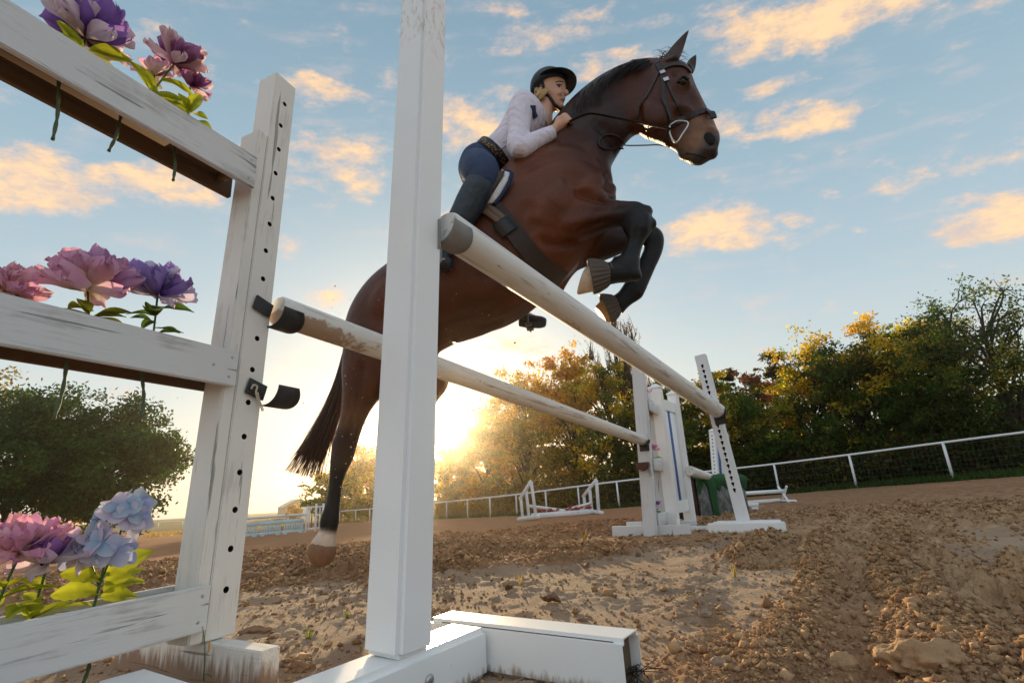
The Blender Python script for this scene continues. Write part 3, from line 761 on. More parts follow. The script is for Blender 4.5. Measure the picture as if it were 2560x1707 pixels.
# ---- poles
def pole_mat():
    m, t, b, _ = new_mat('scuffed white pole'); co = t.add('ShaderNodeTexCoord').outputs['Object']
    n = t.noise(t.mapping(co, (22, 22, 1.3)), 1.5, 7, .65); p = t.noise(co, 4.5, 5, .6)
    c = t.mix(p, (.66, .64, .60), (.80, .79, .76))
    c = t.mix(t.mapr(n, .53, .66), c, (.42, .37, .32))
    sc = t.noise(t.mapping(co, (45, 45, 5)), 1.0, 6, .7); c = t.mix(t.math('MULTIPLY', t.mapr(t.math('ADD', sc, t.math('MULTIPLY', p, .25)), .77, .81), .85), c, (.06, .045, .035))
    # dried mud that clings to the end by the wooden wing
    z = t.sep(co)[2]; md = t.noise(t.mapping(co, (30, 30, 30)), 1.0, 6, .7)
    at = t.add('ShaderNodeAttribute', attribute_name='mud').outputs['Fac']
    mud = t.mapr(t.math('ADD', at, t.math('MULTIPLY', t.math('SUBTRACT', md, .5), 1.5)), .5, .75)
    c = t.mix(t.math('MULTIPLY', mud, .85), c, (.33, .20, .11))
    t.put(b.inputs['Base Color'], c); b.inputs['Roughness'].default_value = .62
    bump(t, b, t.math('ADD', n, t.math('MULTIPLY', mud, .6)), .003, .6); return m
M_POLE = pole_mat()
def pole(name, label, p0, p1, d0, d1, n=24, mud=False, group='white jump poles'):
    p0 = np.array(p0); p1 = np.array(p1); L = np.linalg.norm(p1 - p0); k = 40
    z = np.linspace(0, L, k); r = np.linspace(d0, d1, k) / 2
    pts = np.column_stack([0 * z, 0 * z, z]); V, Fs = tube_np(np.vstack([pts[:1] - [0, 0, .006], pts]), np.concatenate([[r[0] * .93], r]), n)
    Z = Vector(p1 - p0).normalized(); X = Vector((0, 0, 1)).cross(Z).normalized(); Y = Z.cross(X)
    M = mat4(np.column_stack([X, Y, Z]), p0)
    at = np.zeros(len(V))
    if mud: at = np.clip(1.15 - V[:, 2] / .55, 0, 1) * np.clip(.55 - V[:, 1] / .05, 0, 1)
    me = mesh_np(name, V, Fs, True, {'mud': at}); auto_smooth(me, 50)
    return tag(obj(name, me, M_POLE, None, M), label, 'jump pole', group)

# far standards first, so that the poles can end on them
E_AZ = 26.0
E0 = np.array([*atz(1640, 1342, .0)[:2], 0.])
F_AZ = 31.0
F0 = atz(1872, 1301, .093)
# ---- cups
def cup_mesh(acc, r=.052, length=.078, t=.004, a0=-22, a1=88):
    """half-round tongue, axis along +y, hollow side up"""
    n = 12; a = np.radians(np.linspace(a0, a1, n)); V = []
    for y, rr in ((0, 1), (length, 1)):
        w = np.cos(np.linspace(-1, 1, n) * .9) if y else np.ones(n)
        for q, ai in enumerate(a):
            for rad in (r, r + t): V.append([math.sin(ai) * rad, y * (1 if y == 0 else .55 + .45 * w[q]), -math.cos(ai) * rad])
    V = np.array(V).reshape(2, n, 2, 3); idx = np.arange(2 * n * 2).reshape(2, n, 2); Fq = []
    for q in range(n - 1):
        Fq += [[idx[0, q, 0], idx[0, q + 1, 0], idx[1, q + 1, 0], idx[1, q, 0]], [idx[0, q, 1], idx[1, q, 1], idx[1, q + 1, 1], idx[0, q + 1, 1]],
               [idx[1, q, 0], idx[1, q + 1, 0], idx[1, q + 1, 1], idx[1, q, 1]], [idx[0, q, 0], idx[0, q, 1], idx[0, q + 1, 1], idx[0, q + 1, 0]]]
    Fq += [[idx[0, 0, 0], idx[1, 0, 0], idx[1, 0, 1], idx[0, 0, 1]], [idx[0, -1, 0], idx[0, -1, 1], idx[1, -1, 1], idx[1, -1, 0]]]
    acc.add(V.reshape(-1, 3), np.array(Fq)); return acc
def jump_cup(label, M, plate, mat, tongue_loc, tongue_tilt=0.0, group='steel jump cups', size=1.0, extra=None, plate_rot=0.0):
    """plate = (x0,y0,z0,x1,y1,z1) flat against the post; the tongue holds the pole"""
    root = thing('jump_cup', label, 'jump cup', M.translation, M.to_3x3(), group)
    pc = Vector([(plate[i] + plate[i + 3]) / 2 for i in range(3)]); half = [abs(plate[i + 3] - plate[i]) / 2 for i in range(3)]
    bm = bmesh.new(); bm_box(bm, [-h for h in half], half, .0012, 1)
    bm_obj('mounting_plate', bm, mat, root, M @ Matrix.Translation(pc) @ Matrix.Rotation(plate_rot, 4, 'X'))
    acc = cup_mesh(Acc(), .056 * size, .092 * size)
    acc.obj('cup_tongue', mat, root, True, M @ Matrix.Translation(Vector(tongue_loc)) @ Matrix.Rotation(tongue_tilt, 4, 'X'))
    auto_smooth(root.children[-1].data, 40)
    return root
def on_B(px, py, x=.003):
    o = B0b + bB * x; return toloc(MB_, ray_plane(px, py, o, bB))
# rear pole
pn = ray_plane(697, 777, B0b + aB * .045, aB); dn = proj(pn)[2]
pf = ray_plane(1609, 1101, E0 - adir(E_AZ) * .012, adir(E_AZ)); df = proj(pf)[2]
pole('jump_pole', 'rear white jump pole between the two flower wings, mud on its near end', pn, pf, 75 / F_ * dn, 25 / F_ * df, mud=True)
REAR = (pn, pf)
lp = toloc(MB_, pn); q = on_B(657, 766)
jump_cup('black steel cup holding up the near end of the rear pole', MB_, (.001, q[1] - .032, q[2] - .024, .006, q[1] + .034, q[2] + .024), M_STEEL_CUP, (lp[0] + .002, lp[1] - .030, lp[2] - .004), plate_rot=-.25)
q2 = on_B(640, 973)
cup2 = jump_cup('empty black steel cup with a frayed rope tied through it, low on the wooden post', MB_, (.001, q2[1] - .032, q2[2] - .024, .006, q2[1] + .034, q2[2] + .024), M_STEEL_CUP, (lp[0] + .004, lp[1] - .028, q2[2] + .012), plate_rot=-.25)
rp = [toloc(MB_, ray_plane(px, py, B0b + bB * x, bB)) for px, py, x in ((628, 972, .009), (634, 962, .016), (643, 966, .017), (640, 980, .020), (645, 1000, .021), (652, 1016, .021), (656, 1027, .020))]
V, Fs = tube_np(spline(rp, 22), np.linspace(.0032, .0022, 22), 7); obj('rope', mesh_np('rope', V, Fs, True), M_ROPE, cup2, MB_)
rp2 = [r + np.array([.002, .004, .0]) for r in rp[3:]] ; V, Fs = tube_np(spline(rp2, 12), np.linspace(.0025, .0008, 12), 6); obj('rope', mesh_np('rope', V, Fs, True), M_ROPE, cup2, MB_)

# front pole
an = ray_plane(1118, 573, A0 + aA * .150, aA); dn = proj(an)[2]
MFt = frame(F0, F_AZ)
ff = ray_plane(1795, 1027, F0 - adir(F_AZ) * .02, adir(F_AZ)); df = proj(ff)[2]
FRONT_D = (90 / F_ * dn, 37 / F_ * df)
pole('jump_pole', 'higher white jump pole running from the vinyl post to the tall keyhole standard', an, ff, FRONT_D[0], FRONT_D[1])
FRONT = (an, ff)
la = toloc(MA, an)
jump_cup('grey steel cup behind the vinyl post under the near end of the front pole', MA, (la[0] - .055, la[1] - .045, la[2] - .08, la[0] + .012, la[1] - .040, la[2] + .01),
         plain('worn grey steel', (.24, .23, .22), .45, .25, 20, .0006), (la[0], la[1] - .035, la[2]), size=FRONT_D[0] / .104)

# ---- far flower wing (same kind as the near one, turned round)
leanE, topE = lean_to(E0, 1606, 905)
ME = frame(E0, E_AZ); MEp = frame(E0, E_AZ, (float(leanE @ bdir(E_AZ)[:2]), float(leanE @ adir(E_AZ)[:2])))
HE = topE
wf = thing('flower_wing', 'far white wooden flower wing under the far end of the rear pole, behind both poles', 'jump wing', E0)
W_E = .104
M_WOOD_FAR = wood_paint('white paint, far wing', 'z', wear=.16, paint=(.70, .71, .72))
part_box('tall_post', (-W_E, 0, .0), (0, .09, HE), M_WOOD_FAR, wf, MEp, .004, 2)
part_box('short_post', (-W_E + .006, .0915, .0), (-.002, .130, HE - .10), M_WOOD_FAR, wf, MEp, .004, 2)
part_box('short_post', (-W_E + .006, .60, .0), (-.002, .64, HE - .12), M_WOOD_FAR, wf, MEp, .004, 2)
part_box('foot', (-.40, .094, .0), (.27, .14, .085), M_WOOD_FAR, wf, ME, .003, 2)
part_box('foot', (-.40, .60, .0), (.25, .645, .085), M_WOOD_FAR, wf, ME, .003, 2)
FBOX = []
for z0 in (1.075, .545, .075):
    part_box('front_board', (.0010, .10, z0), (.019, .70, z0 + .105), M_WOOD_Y, wf, MEp, .003, 1)
    part_box('back_board', (-W_E - .015, .10, z0), (-W_E + .004, .70, z0 + .105), M_WOOD_Y, wf, MEp, .003, 1)
    part_box('floor_slat', (-W_E + .006, .135, z0 + .02), (-.002, .595, z0 + .032), M_BROWN_Y, wf, MEp, .001, 1)
    FBOX.append(z0)
lr = toloc(ME, REAR[1])
jump_cup('black cup on the far flower wing under the far end of the rear pole', ME, (lr[0] - .045, -.006, lr[2] - .09, lr[0] + .040, -.001, lr[2] + .02), M_STEEL_CUP, (lr[0], -.085, lr[2] + .004), size=.95)
zc = toloc(ME, ray_plane(1600, 1166, E0, adir(E_AZ)))[2]
c4 = jump_cup('empty red brown cup on the far flower wing with a chain hanging from it', ME, (-.09, -.006, zc - .025, .012, -.001, zc + .035), M_RUST_CUP, (-.045, -.105, zc + .035), size=1.25)
ch = Acc()
for i in range(9):
    p = np.array([.02 + .006 * math.sin(i * 1.1), -.004, zc + .02 - .012 * i]); a = np.linspace(0, 2 * np.pi, 9)
    ring = np.column_stack([p[0] + .009 * np.cos(a) * (1 if i % 2 else .5), p[1] + .009 * np.cos(a) * (.5 if i % 2 else 1), p[2] + .010 * np.sin(a)])
    ch.tube(ring, .0022, 5)
ch.obj('chain', M_METAL, c4, True, ME)

# ---- tall keyhole standard
leanF, topF = lean_to(F0, 1762, 882)
LF = (float(leanF @ bdir(F_AZ)[:2]), float(leanF @ adir(F_AZ)[:2])); MFp = frame(F0, F_AZ, LF)
ks = thing('keyhole_standard', 'tall plain white jump standard with a column of black keyholes, under the higher pole', 'jump standard', np.array([F0[0], F0[1], 0.]))
wF = 29.5 / F_ * proj(F0)[2]
kp = part_box('post', (-wF, 0, -.0005), (0, .085, topF), M_WHITE, ks, MFp, .004, 2)
ct = Acc(); zc0 = (topF - .0005) / 2; yy = -.0425
kz = np.linspace(toloc(MFp, ray_plane(1768, 913, F0, adir(F_AZ)))[2], toloc(MFp, ray_plane(1840, 1224, F0, adir(F_AZ)))[2], 23)
for z in kz:
    an_ = np.radians(np.linspace(-58, 238, 13)); oz = z - zc0 + .004
    prof = np.array([[math.cos(a_) * .0125, math.sin(a_) * .0125] for a_ in an_] + [[-.0055, -.024], [.0055, -.024]]); nk = len(prof)
    Vk = np.array([[q_[0], y_, q_[1] + oz] for y_ in (yy - .01, yy + .04) for q_ in prof]); jk = np.arange(nk); j2k = (jk + 1) % nk
    ct.add(Vk, [np.stack([jk, jk + nk, j2k + nk, j2k], -1), jk[None, :], (jk + nk)[None, ::-1]])
cut(kp, ct)
MF0 = frame(np.array([F0[0], F0[1], 0]), 28.0)
fx0 = toloc(MF0, atz(1765, 1339, 0))[0]; fx1 = toloc(MF0, atz(1968, 1330, 0))[0]
part_box('foot', (fx0, -.10, -.01), (fx1, -.012, .083), M_VINYL_SHEEN, ks, MF0, .006, 2)
part_box('foot', (fx0 + .06, -.010, -.01), (fx1 - .03, .105, .0915), M_VINYL_SHEEN, ks, MF0, .006, 2)
lf = toloc(MFp, FRONT[1])
jump_cup('dark cup on the tall keyhole standard under the far end of the front pole', MFp, (lf[0] - .05, -.006, lf[2] - .12, lf[0] + .05, -.001, lf[2] - .01), M_STEEL_CUP, (lf[0], -.085, lf[2] + .004), size=FRONT_D[1] / .104)
bolt_at(ks, MFp, .0, .03, lf[2] - .02, 'x', .018, 'pin')

# ---- vinyl wings behind: two square posts with caps, rails, a slatted panel with a blue strip
def vinyl_wing(label, base0, base1, head0, H, pw, blue_at, holes=0, group='white vinyl wings with blue strips', panel=True, feet=.55, foot_az=None):
    base0 = np.array(base0); base1 = np.array(base1); d = base1 - base0; L = np.linalg.norm(d[:2]); azd = math.degrees(math.atan2(d[0], d[1]))
    ln, _ = lean_to(base0, *head0); M = frame(base0, azd, (float(ln @ bdir(azd)[:2]), float(ln @ adir(azd)[:2]))); M_0 = frame(base0, azd)
    root = thing('vinyl_wing', label, 'jump wing', base0, None, group); h = pw / 2
    for y in (0, L):
        part_box('post', (-h, y - h, .05), (h, y + h, H), M_VINYL, root, M, .006, 2)
        bm = bmesh.new(); bm_box(bm, (-h - .006, -h - .006, 0), (h + .006, h + .006, .02), .003, 1)
        r = bmesh.ops.create_cone(bm, cap_ends=True, segments=4, radius1=(h + .004) * 1.38, radius2=.012, depth=.03, matrix=Matrix.Translation((0, 0, .035)) @ Matrix.Rotation(R_(45), 4, 'Z'))
        bm_obj('post_cap', bm, M_VINYL, root, M @ Matrix.Translation((0, y, H + .0005)))
    for z in (.16, H - .20): part_box('rail', (-.022, h + .001, z), (.022, L - h - .001, z + .11), M_VINYL, root, M, .004, 2)
    w = L - 2 * h - .004; n = 5
    for i in range(n):
        y0 = h + .002 + w * i / n; blue = i == blue_at
        part_box('blue_slat' if blue else 'slat', (-.010 - (.003 if i % 2 else 0), y0 + .002, .271), (.010 + (.003 if i % 2 else 0), y0 + w / n - .002, H - .201), M_BLUE if blue else M_VINYL, root, M, .003, 1)
    Mf = frame(base0, foot_az) if foot_az is not None else M_0
    for y in (0, L):
        o = np.array([0, y, 0]); oo = np.array(Mf.inverted() @ (M_0 @ Vector(o)))
        part_box('foot', (oo[0] - feet, oo[1] - .045, -.03), (oo[0] + feet, oo[1] + .045, .0495), M_VINYL_SHEEN, root, Mf, .005, 2)
    if holes:
        for z in np.linspace(.35, H - .08, holes):
            V, Fs = tube_np(np.array([[0, -h - .001, z + .004], [0, -h + .004, z + .004]]), .011, 8); obj('peg_hole', mesh_np('peg_hole', V, Fs), M_DARK, root, M)
    return root
V0 = P(1684, 1309, 4.62); V0[2] = float(G0(V0[0], V0[1])); V1 = P(1726, 1303, 5.02); V1[2] = V0[2]
h0 = lean_to(V0, 1640, 972)[1]
vinyl_wing('white vinyl wing with one bright blue strip, between the two far standards', V0, V1, (1640, 972), h0, .098, 2, foot_az=30)
V2 = P(1795, 1268, 8.6); V2[2] = float(G0(V2[0], V2[1])); V3 = P(1828, 1264, 9.3); V3[2] = V2[2]
vinyl_wing('small white vinyl wing with peg holes, half hidden behind the tall keyhole standard', V2, V3, (1781, 1078), lean_to(V2, 1781, 1078)[1], .10, 1, holes=16, foot_az=30)
pa = P(1724, 1176, 5.08); pb = P(1808, 1203, 8.5)
pole('jump_pole', 'short looking white pole behind the keyhole standard, above the green draped wall', pa, pb, .098, .098)

# ---- faux stone wall jump with a green cloth over it
def stone_wall():
    o = P(1752, 1298, 6.1); o[2] = float(G0(o[0], o[1])) - .01; e = P(1838, 1291, 6.6); az_ = math.degrees(math.atan2(e[0] - o[0], e[1] - o[1])); M = frame(o, az_); L = np.linalg.norm((e - o)[:2]) + .35
    root = thing('wall_jump', 'grey stone patterned wall jump draped with a green cloth, behind the keyhole standard', 'wall jump', o)
    m, t, b, _ = new_mat('grey faux stone'); co = t.add('ShaderNodeTexCoord').outputs['Object']
    n = t.noise(co, 9, 6, .7); c = t.mix(t.mapr(n, .35, .65), (.06, .065, .07), (.17, .175, .165)); c = t.mix(t.mapr(t.noise(co, 40, 4), .62, .7), c, (.40, .38, .33))
    t.put(b.inputs['Base Color'], c); b.inputs['Roughness'].default_value = .8; bump(t, b, n, .01)
    for i in range(3): part_box('stone_panel', (0.0, L * i / 3 + .004, .02), (.03, L * (i + 1) / 3 - .004, .49), m, root, M, .006, 1)
    for i in range(3): part_box('stone_panel', (-.34, L * i / 3 + .004, .02), (-.31, L * (i + 1) / 3 - .004, .49), m, root, M, .006, 1)
    dk = plain('dark red brown board', (.035, .014, .010), .7, .3, 12)
    part_box('end_board', (-.30, -.03, .0), (-.002, -.001, .55), dk, root, M, .004, 1)
    part_box('end_board', (-.30, L + .001, .0), (-.002, L + .03, .55), dk, root, M, .004, 1)
    # cloth: a sheet that sags over the top and hangs at uneven lengths
    g = plain('green turf cloth', (.014, .075, .022), .95, .35, 30, .006, bscale=160)
    nx, ny = 26, 40; rng = np.random.default_rng(9); V = []
    for j in range(ny):
        y = -.05 + (L + .10) * j / (ny - 1); hang = .09 + .05 * math.sin(j * .9) + .04 * math.sin(j * .37 + 1)
        if abs(j - 11) < 3: hang = .50
        prof = [(.036, .50 - hang), (.038, .50), (-.16, .535 + .02 * math.sin(j * .7)), (-.352, .50), (-.350, .50 - hang * .8)]
        pr = spline(np.array([[a_, b_] for a_, b_ in prof]), nx)
        for i in range(nx): V.append([pr[i][0] + .006 * math.sin(j * 1.7 + i * .5), y, pr[i][1]])
    idx = np.arange(nx * ny).reshape(ny, nx); Fq = np.stack([idx[:-1, :-1], idx[:-1, 1:], idx[1:, 1:], idx[1:, :-1]], -1).reshape(-1, 4)
    cl = obj('cloth', mesh_np('cloth', V, Fq, True), g, None, M); tag(cl, 'green cloth hanging over the grey stone patterned wall jump', 'cloth')
    sm = cl.modifiers.new('thickness', 'SOLIDIFY'); sm.thickness = .006
stone_wall()

# ---- low rail jump by the fence, a block on the ground
def cavaletti():
    o = P(1962, 1246, 10.6); o[2] = float(G0(o[0], o[1])); e = P(1800, 1258, 10.2); d = e - o; azd = math.degrees(math.atan2(d[0], d[1])); M = frame(o, azd); L = np.linalg.norm(d[:2])
    root = thing('low_rail_jump', 'low white rail on crossed end frames by the right hand fence', 'jump', o)
    for y in (0, L):
        for s in (-1, 1):
            V, Fs = tube_np(np.array([[-.13 * s, y + .02 * s, .0], [.10 * s, y + .02 * s, .33]]), .030, 4); obj('cross_leg', mesh_np('cross_leg', V, Fs), M_WHITE, root, M)
        V, Fs = tube_np(np.array([[-.30, y, .03], [.30, y, .03]]), .03, 4); obj('foot', mesh_np('foot', V, Fs), M_WHITE, root, M)
    V, Fs = tube_np(np.array([[0, -.02, .235], [0, L, .235]]), .038, 12); obj('rail', mesh_np('rail', V, Fs, True), M_WHITE, root, M)
    p = pole('ground_pole', 'white pole lying on the sand under the low rail', np.array(M @ Vector((.1, .05, .045))), np.array(M @ Vector((.1, L, .045))), .085, .085)
cavaletti()
bl = P(1880, 1281, 8.0); bl[2] = float(G0(bl[0], bl[1])); Mb = frame(bl, 60)
root = thing('block', 'small white mounting block on the sand right of the keyhole standard', 'block', bl)
part_box('top_board', (-.10, -.07, .07), (.10, .07, .12), M_WHITE, root, Mb, .004, 1)
part_box('leg', (-.09, -.06, 0), (-.04, .06, .0695), M_WHITE, root, Mb, .003, 1); part_box('leg', (.05, -.06, 0), (.09, .06, .0695), M_WHITE, root, Mb, .003, 1)

# ---- cross rail jump with slanted wings in front of the golden trees
def slant_wing(label, pts, depths, tops, group):
    """three posts under a slanted head rail, given by their feet (pixels), distances and head pixels"""
    feet = []
    for (px, py), d in zip(pts, depths):
        p = P(px, py, d); feet.append(p)
    root = thing('slanted_wing', label, 'jump wing', feet[1], None, group); heads = []
    for f, tp, d in zip(feet, tops, depths):
        h = P(*tp, d); heads.append(h)
        dv = Vector(h - f).normalized(); M = mat4(None, f) @ Vector((0, 0, 1)).rotation_difference(dv).to_matrix().to_4x4()
        part_box('post', (-.045, -.045, 0), (.045, .045, np.linalg.norm(h - f)), M_WHITE, root, M, .004, 1)
    o = heads[0]; dv = Vector(heads[2] - heads[0]); M = mat4(None, o) @ Vector((0, 1, 0)).rotation_difference(dv.normalized()).to_matrix().to_4x4()
    part_box('head_rail', (-.048, -.06, .0), (.048, dv.length + .05, .05), M_WHITE, root, M, .004, 1)
    fo = feet[0] + (feet[0] - feet[2]) * .35; fe = feet[2] + (feet[2] - feet[0]) * .25; dv = Vector(fe - fo); M = mat4(None, fo) @ Vector((0, 1, 0)).rotation_difference(dv.normalized()).to_matrix().to_4x4()
    part_box('foot', (-.05, 0, -.03), (.05, dv.length, .06), M_WHITE, root, M, .004, 1)
    return feet, heads
D1 = 15.2
fa, ha = slant_wing('slanted white wing at the left end of the cross rail jump', [(1307, 1297), (1323, 1295), (1340, 1292)], (D1 + .4, D1, D1 - .4), [(1302, 1245), (1315, 1224), (1328, 1204)], 'slanted wings of the cross rail jump')
fb, hb = slant_wing('slanted white wing at the right end of the cross rail jump', [(1463, 1276), (1480, 1284), (1497, 1281)], (D1 + 1.1, D1 + .7, D1 + .3), [(1460, 1239), (1474, 1220), (1491, 1200)], 'slanted wings of the cross rail jump')
pole('cross_pole', 'white cross pole sloping down to the right in front of the golden trees', P(1322, 1264, D1), P(1416, 1277, D1 + .45), .095, .095, 12, group='cross poles')
pole('cross_pole', 'white cross pole sloping down to the left in front of the golden trees', P(1480, 1257, D1 + .7), P(1388, 1281, D1 + .3), .095, .095, 12, group='cross poles')
def cross_planter():
    o = P(1331, 1294, D1 - .1); e = P(1481, 1283, D1 + .55); dv = Vector(e - o); M = mat4(None, o) @ Vector((1, 0, 0)).rotation_difference(dv.normalized()).to_matrix().to_4x4(); L = dv.length
    root = thing('planter_box', 'long white planter on the sand under the cross rails', 'planter', o)
    part_box('front_board', (0, -.10, 0), (L, -.08, .13), M_WHITE, root, M, .003, 1); part_box('back_board', (0, .08, 0), (L, .10, .13), M_WHITE, root, M, .003, 1)
    part_box('floor_slat', (0.01, -.079, .03), (L - .01, .079, .05), M_WHITE, root, M, .001, 1)
    for i, x in enumerate((0, L - .02)): part_box('end_board', (x, -.079, .051), (x + .02, .079, .13), M_WHITE, root, M, .002, 1)
    return M, L
CROSSBOX = cross_planter()

# ---- far left: plastic panel jump with a pole over it
def panel_jump():
    m_pl = plain('pale blue plastic', (.50, .66, .70), .4, .06)
    o = P(806, 1319, 30); o[2] = float(G0(o[0], o[1])); e = P(560, 1333, 27); e[2] = float(G0(e[0], e[1])); d = e - o; azd = math.degrees(math.atan2(d[0], d[1])); L = np.linalg.norm(d[:2]); M = frame(o, azd)
    M = M @ Matrix.Rotation(math.atan2(d[2], L), 4, 'X')
    navy = plain('navy strip', (.012, .02, .10), .5)
    for side, (x0, lab) in enumerate(((0, 'white standard with navy strips at the right end of the pale blue panel jump'), (L - .4, 'white standard with navy strips at the left end of the pale blue panel jump'))):
        r = thing('striped_standard', lab, 'jump standard', np.array(M @ Vector((0, x0, 0))), None, 'standards of the pale blue panel jump')
        for y in (0, .42, .95): part_box('post', (-.05, x0 + y - .05, 0), (.05, x0 + y + .05, 1.58 - .12 * (y == .95)), M_WHITE, r, M, .004, 1)
        for y in (.16, .26, .62, .78): part_box('navy_slat', (-.01, x0 + y, .25), (.01, x0 + y + .06, 1.35), navy if y in (.26, .62) else M_WHITE, r, M, .002, 1)
        for z in (.15, 1.36): part_box('rail', (-.03, x0 + .051, z), (.03, x0 + .899, z + .09), M_WHITE, r, M, .003, 1)
        for y in (0, .95): part_box('foot', (-.5, x0 + y - .05, -.08), (.5, x0 + y + .05, -.001 + .0), M_WHITE, r, M, .003, 1)
    k = 3; y = 1.08; w = (L - .4 - 1.16) / k
    for i in range(k):
        r = thing('plastic_panel', ['pale blue slatted plastic panel next to the right hand striped standard', 'pale blue slatted plastic panel in the middle of the panel jump', 'pale blue slatted plastic panel at the left of the panel jump'][i], 'jump panel', np.array(M @ Vector((0, y, 0))), None, 'pale blue plastic panels')
        for z in (.0, .60): part_box('rail', (-.06, y, z + (.08 if z == 0 else 0)), (.06, y + w - .01, z + .20), m_pl, r, M, .01, 1)
        n = 12
        for q in range(n):
            y0 = y + .04 + (w - .12) * q / n
            part_box('slat', (-.03, y0, .2005), (.03, y0 + (w - .12) / n * (.60 if q % 6 else 1.3), .5995), m_pl, r, M, .004, 1)
        for q in (.1, w - .3): part_box('foot', (-.10, y + q, .0), (.10, y + q + .2, .0795), m_pl, r, M, .01, 1)
        y += w
    pole('jump_pole', 'far white pole above the pale blue panel jump', np.array(M @ Vector((-.06, .95, 1.02))), np.array(M @ Vector((-.06, L - .3, 1.02))), .12, .12, 12)
panel_jump()

# ---- arena fence: pipe rail on posts, wire mesh hanging from it
def fence():
    base = [(2700, 13.6), (2380, 16), (2137, 18.5), (1944, 20.6), (1800, 21.7), (1672, 22.8), (1544, 24), (1446, 25.9), (1364, 27.8), (1290, 30), (1224, 32.4), (1168, 34.8), (1116, 37.2), (1062, 40.2), (1010, 43.5), (960, 47.3), (925, 51), (890, 55), (850, 58.5), (806, 62), (766, 65.5), (722, 69), (676, 72.5), (630, 76), (580, 79), (520, 82), (460, 84), (400, 85)]
    root = None; tops = []
    for i, (px, d) in enumerate(base):
        p = P(px, 1240 - .05 * (px - 1280), d); p[2] = float(G0(p[0], p[1])) - .05
        if root is None: root = thing('fence', 'white pipe rail fence with wire mesh running round the arena behind the jumps', 'fence', p)
        V, Fs = tube_np(np.array([[0, 0, 0], [0, 0, 1.25]]), .036 + .0004 * d, 8); obj('post', mesh_np('post', V, Fs, True), M_WHITE, root, mat4(None, p)); tops.append(p + np.array([0, 0, 1.25]))
    tops = np.array(tops); s = spline(tops, 160)
    V, Fs = tube_np(s - s[0], np.linspace(.036, .066, len(s)), 8); obj('rail', mesh_np('rail', V, Fs, True), M_WHITE, root, mat4(None, s[0]))
    w = Acc(); wd = np.linspace(0, len(tops) - 1, 40)
    near = spline(tops[:8], 300)
    for k in (.10, .35, .60, .85, 1.1): w.tube(near[::6] - [0, 0, k], .0022, 3)
    for p in near[::2]: w.tube(np.array([p - [0, 0, .02], p - [0, 0, 1.15]]), .0016, 3)
    w.obj('wire_mesh', plain('dull wire', (.16, .15, .14), .5, metallic=.6), root)
fence()

# ---- barn far off to the left
def barn():
    o = P(707, 1291, 118); z0 = float(G0(o[0], o[1])); o[2] = z0; M = frame(o, math.degrees(math.atan2(o[0], o[1])) - 8)
    sc = 118 / F_
    root = thing('barn', 'pale metal barn with a big white door, far off beyond the fence', 'barn', o)
    tan = plain('tan sheet metal', (.52, .42, .34), .6); W_, H, Hr, D = 6.3, 2.6, 4.3, 9.0
    V = np.array([[0, 0, 0], [W_, 0, 0], [W_, 0, H], [W_ / 2, 0, Hr], [0, 0, H], [0, D, 0], [W_, D, 0], [W_, D, H], [W_ / 2, D, Hr], [0, D, H]])
    me = mesh_np('walls', V, [np.array([[0, 1, 2, 3, 4], [6, 5, 9, 8, 7]]), np.array([[0, 4, 9, 5], [1, 6, 7, 2]])]); obj('wall', me, tan, root, M)
    for s in (-1, 1):
        bm = bmesh.new(); bm_box(bm, (0, -.3, 0), (math.hypot(W_ / 2, Hr - H) + .25, D + .3, .10), 0)
        bm_obj('roof', bm, plain('pale roof sheet', (.46, .40, .36), .5), root, M @ Matrix.Translation((W_ / 2, 0, Hr + .01)) @ Matrix.Rotation(0 if s > 0 else math.pi, 4, 'Z') @ Matrix.Translation((0, 0 if s > 0 else -D, 0)) @ Matrix.Rotation(math.atan2(Hr - H, W_ / 2), 4, 'Y'))
    part_box('door', (1.7, -.08, 0), (6.0, -.005, 2.9), M_WHITE, root, M, .01, 1)
    r2 = thing('trailer', 'dark red farm trailer parked by the barn', 'trailer', np.array(M @ Vector((-.2, -6, 0))))
    part_box('bed', (-.4, -7, .5), (3.2, -5.4, 1.3), plain('dark red paint', (.22, .03, .03), .5), r2, M, .05, 1)
    for x in (.3, 2.5):
        V, Fs = tube_np(np.array([[x, -7.1, .35], [x, -6.9, .35]]), .35, 14); obj('wheel', mesh_np('wheel', V, Fs, True), M_DARK, r2, M)
barn()
# ------------------------------------------------------------------ artificial flowers in the boxes
def petal_mat(name, trans=.45):
    m, t, b, out = new_mat(name); co = t.add('ShaderNodeTexCoord').outputs['Object']
    a = t.add('ShaderNodeAttribute', attribute_name='pc').outputs['Color']
    n = t.noise(t.mapping(co, (260, 40, 40)), 1.0, 3, .6); c = t.mix(t.math('MULTIPLY', t.mapr(n, .42, .7), .16), a, t.mix(1.0, a, (.62, .5, .62), 'MULTIPLY'))
    t.put(b.inputs['Base Color'], c); b.inputs['Roughness'].default_value = .65; b.inputs['Specular IOR Level'].default_value = .2
    tr = t.add('ShaderNodeBsdfTranslucent'); t.put(tr.inputs[0], c); mx = t.add('ShaderNodeMixShader'); mx.inputs[0].default_value = trans
    t.l.new(b.outputs[0], mx.inputs[1]); t.l.new(tr.outputs[0], mx.inputs[2]); t.l.new(mx.outputs[0], out.inputs[0])
    bump(t, b, n, .0008, .6); return m
M_PETAL = petal_mat('silk petal'); M_FLEAF = petal_mat('silk leaf', .5)
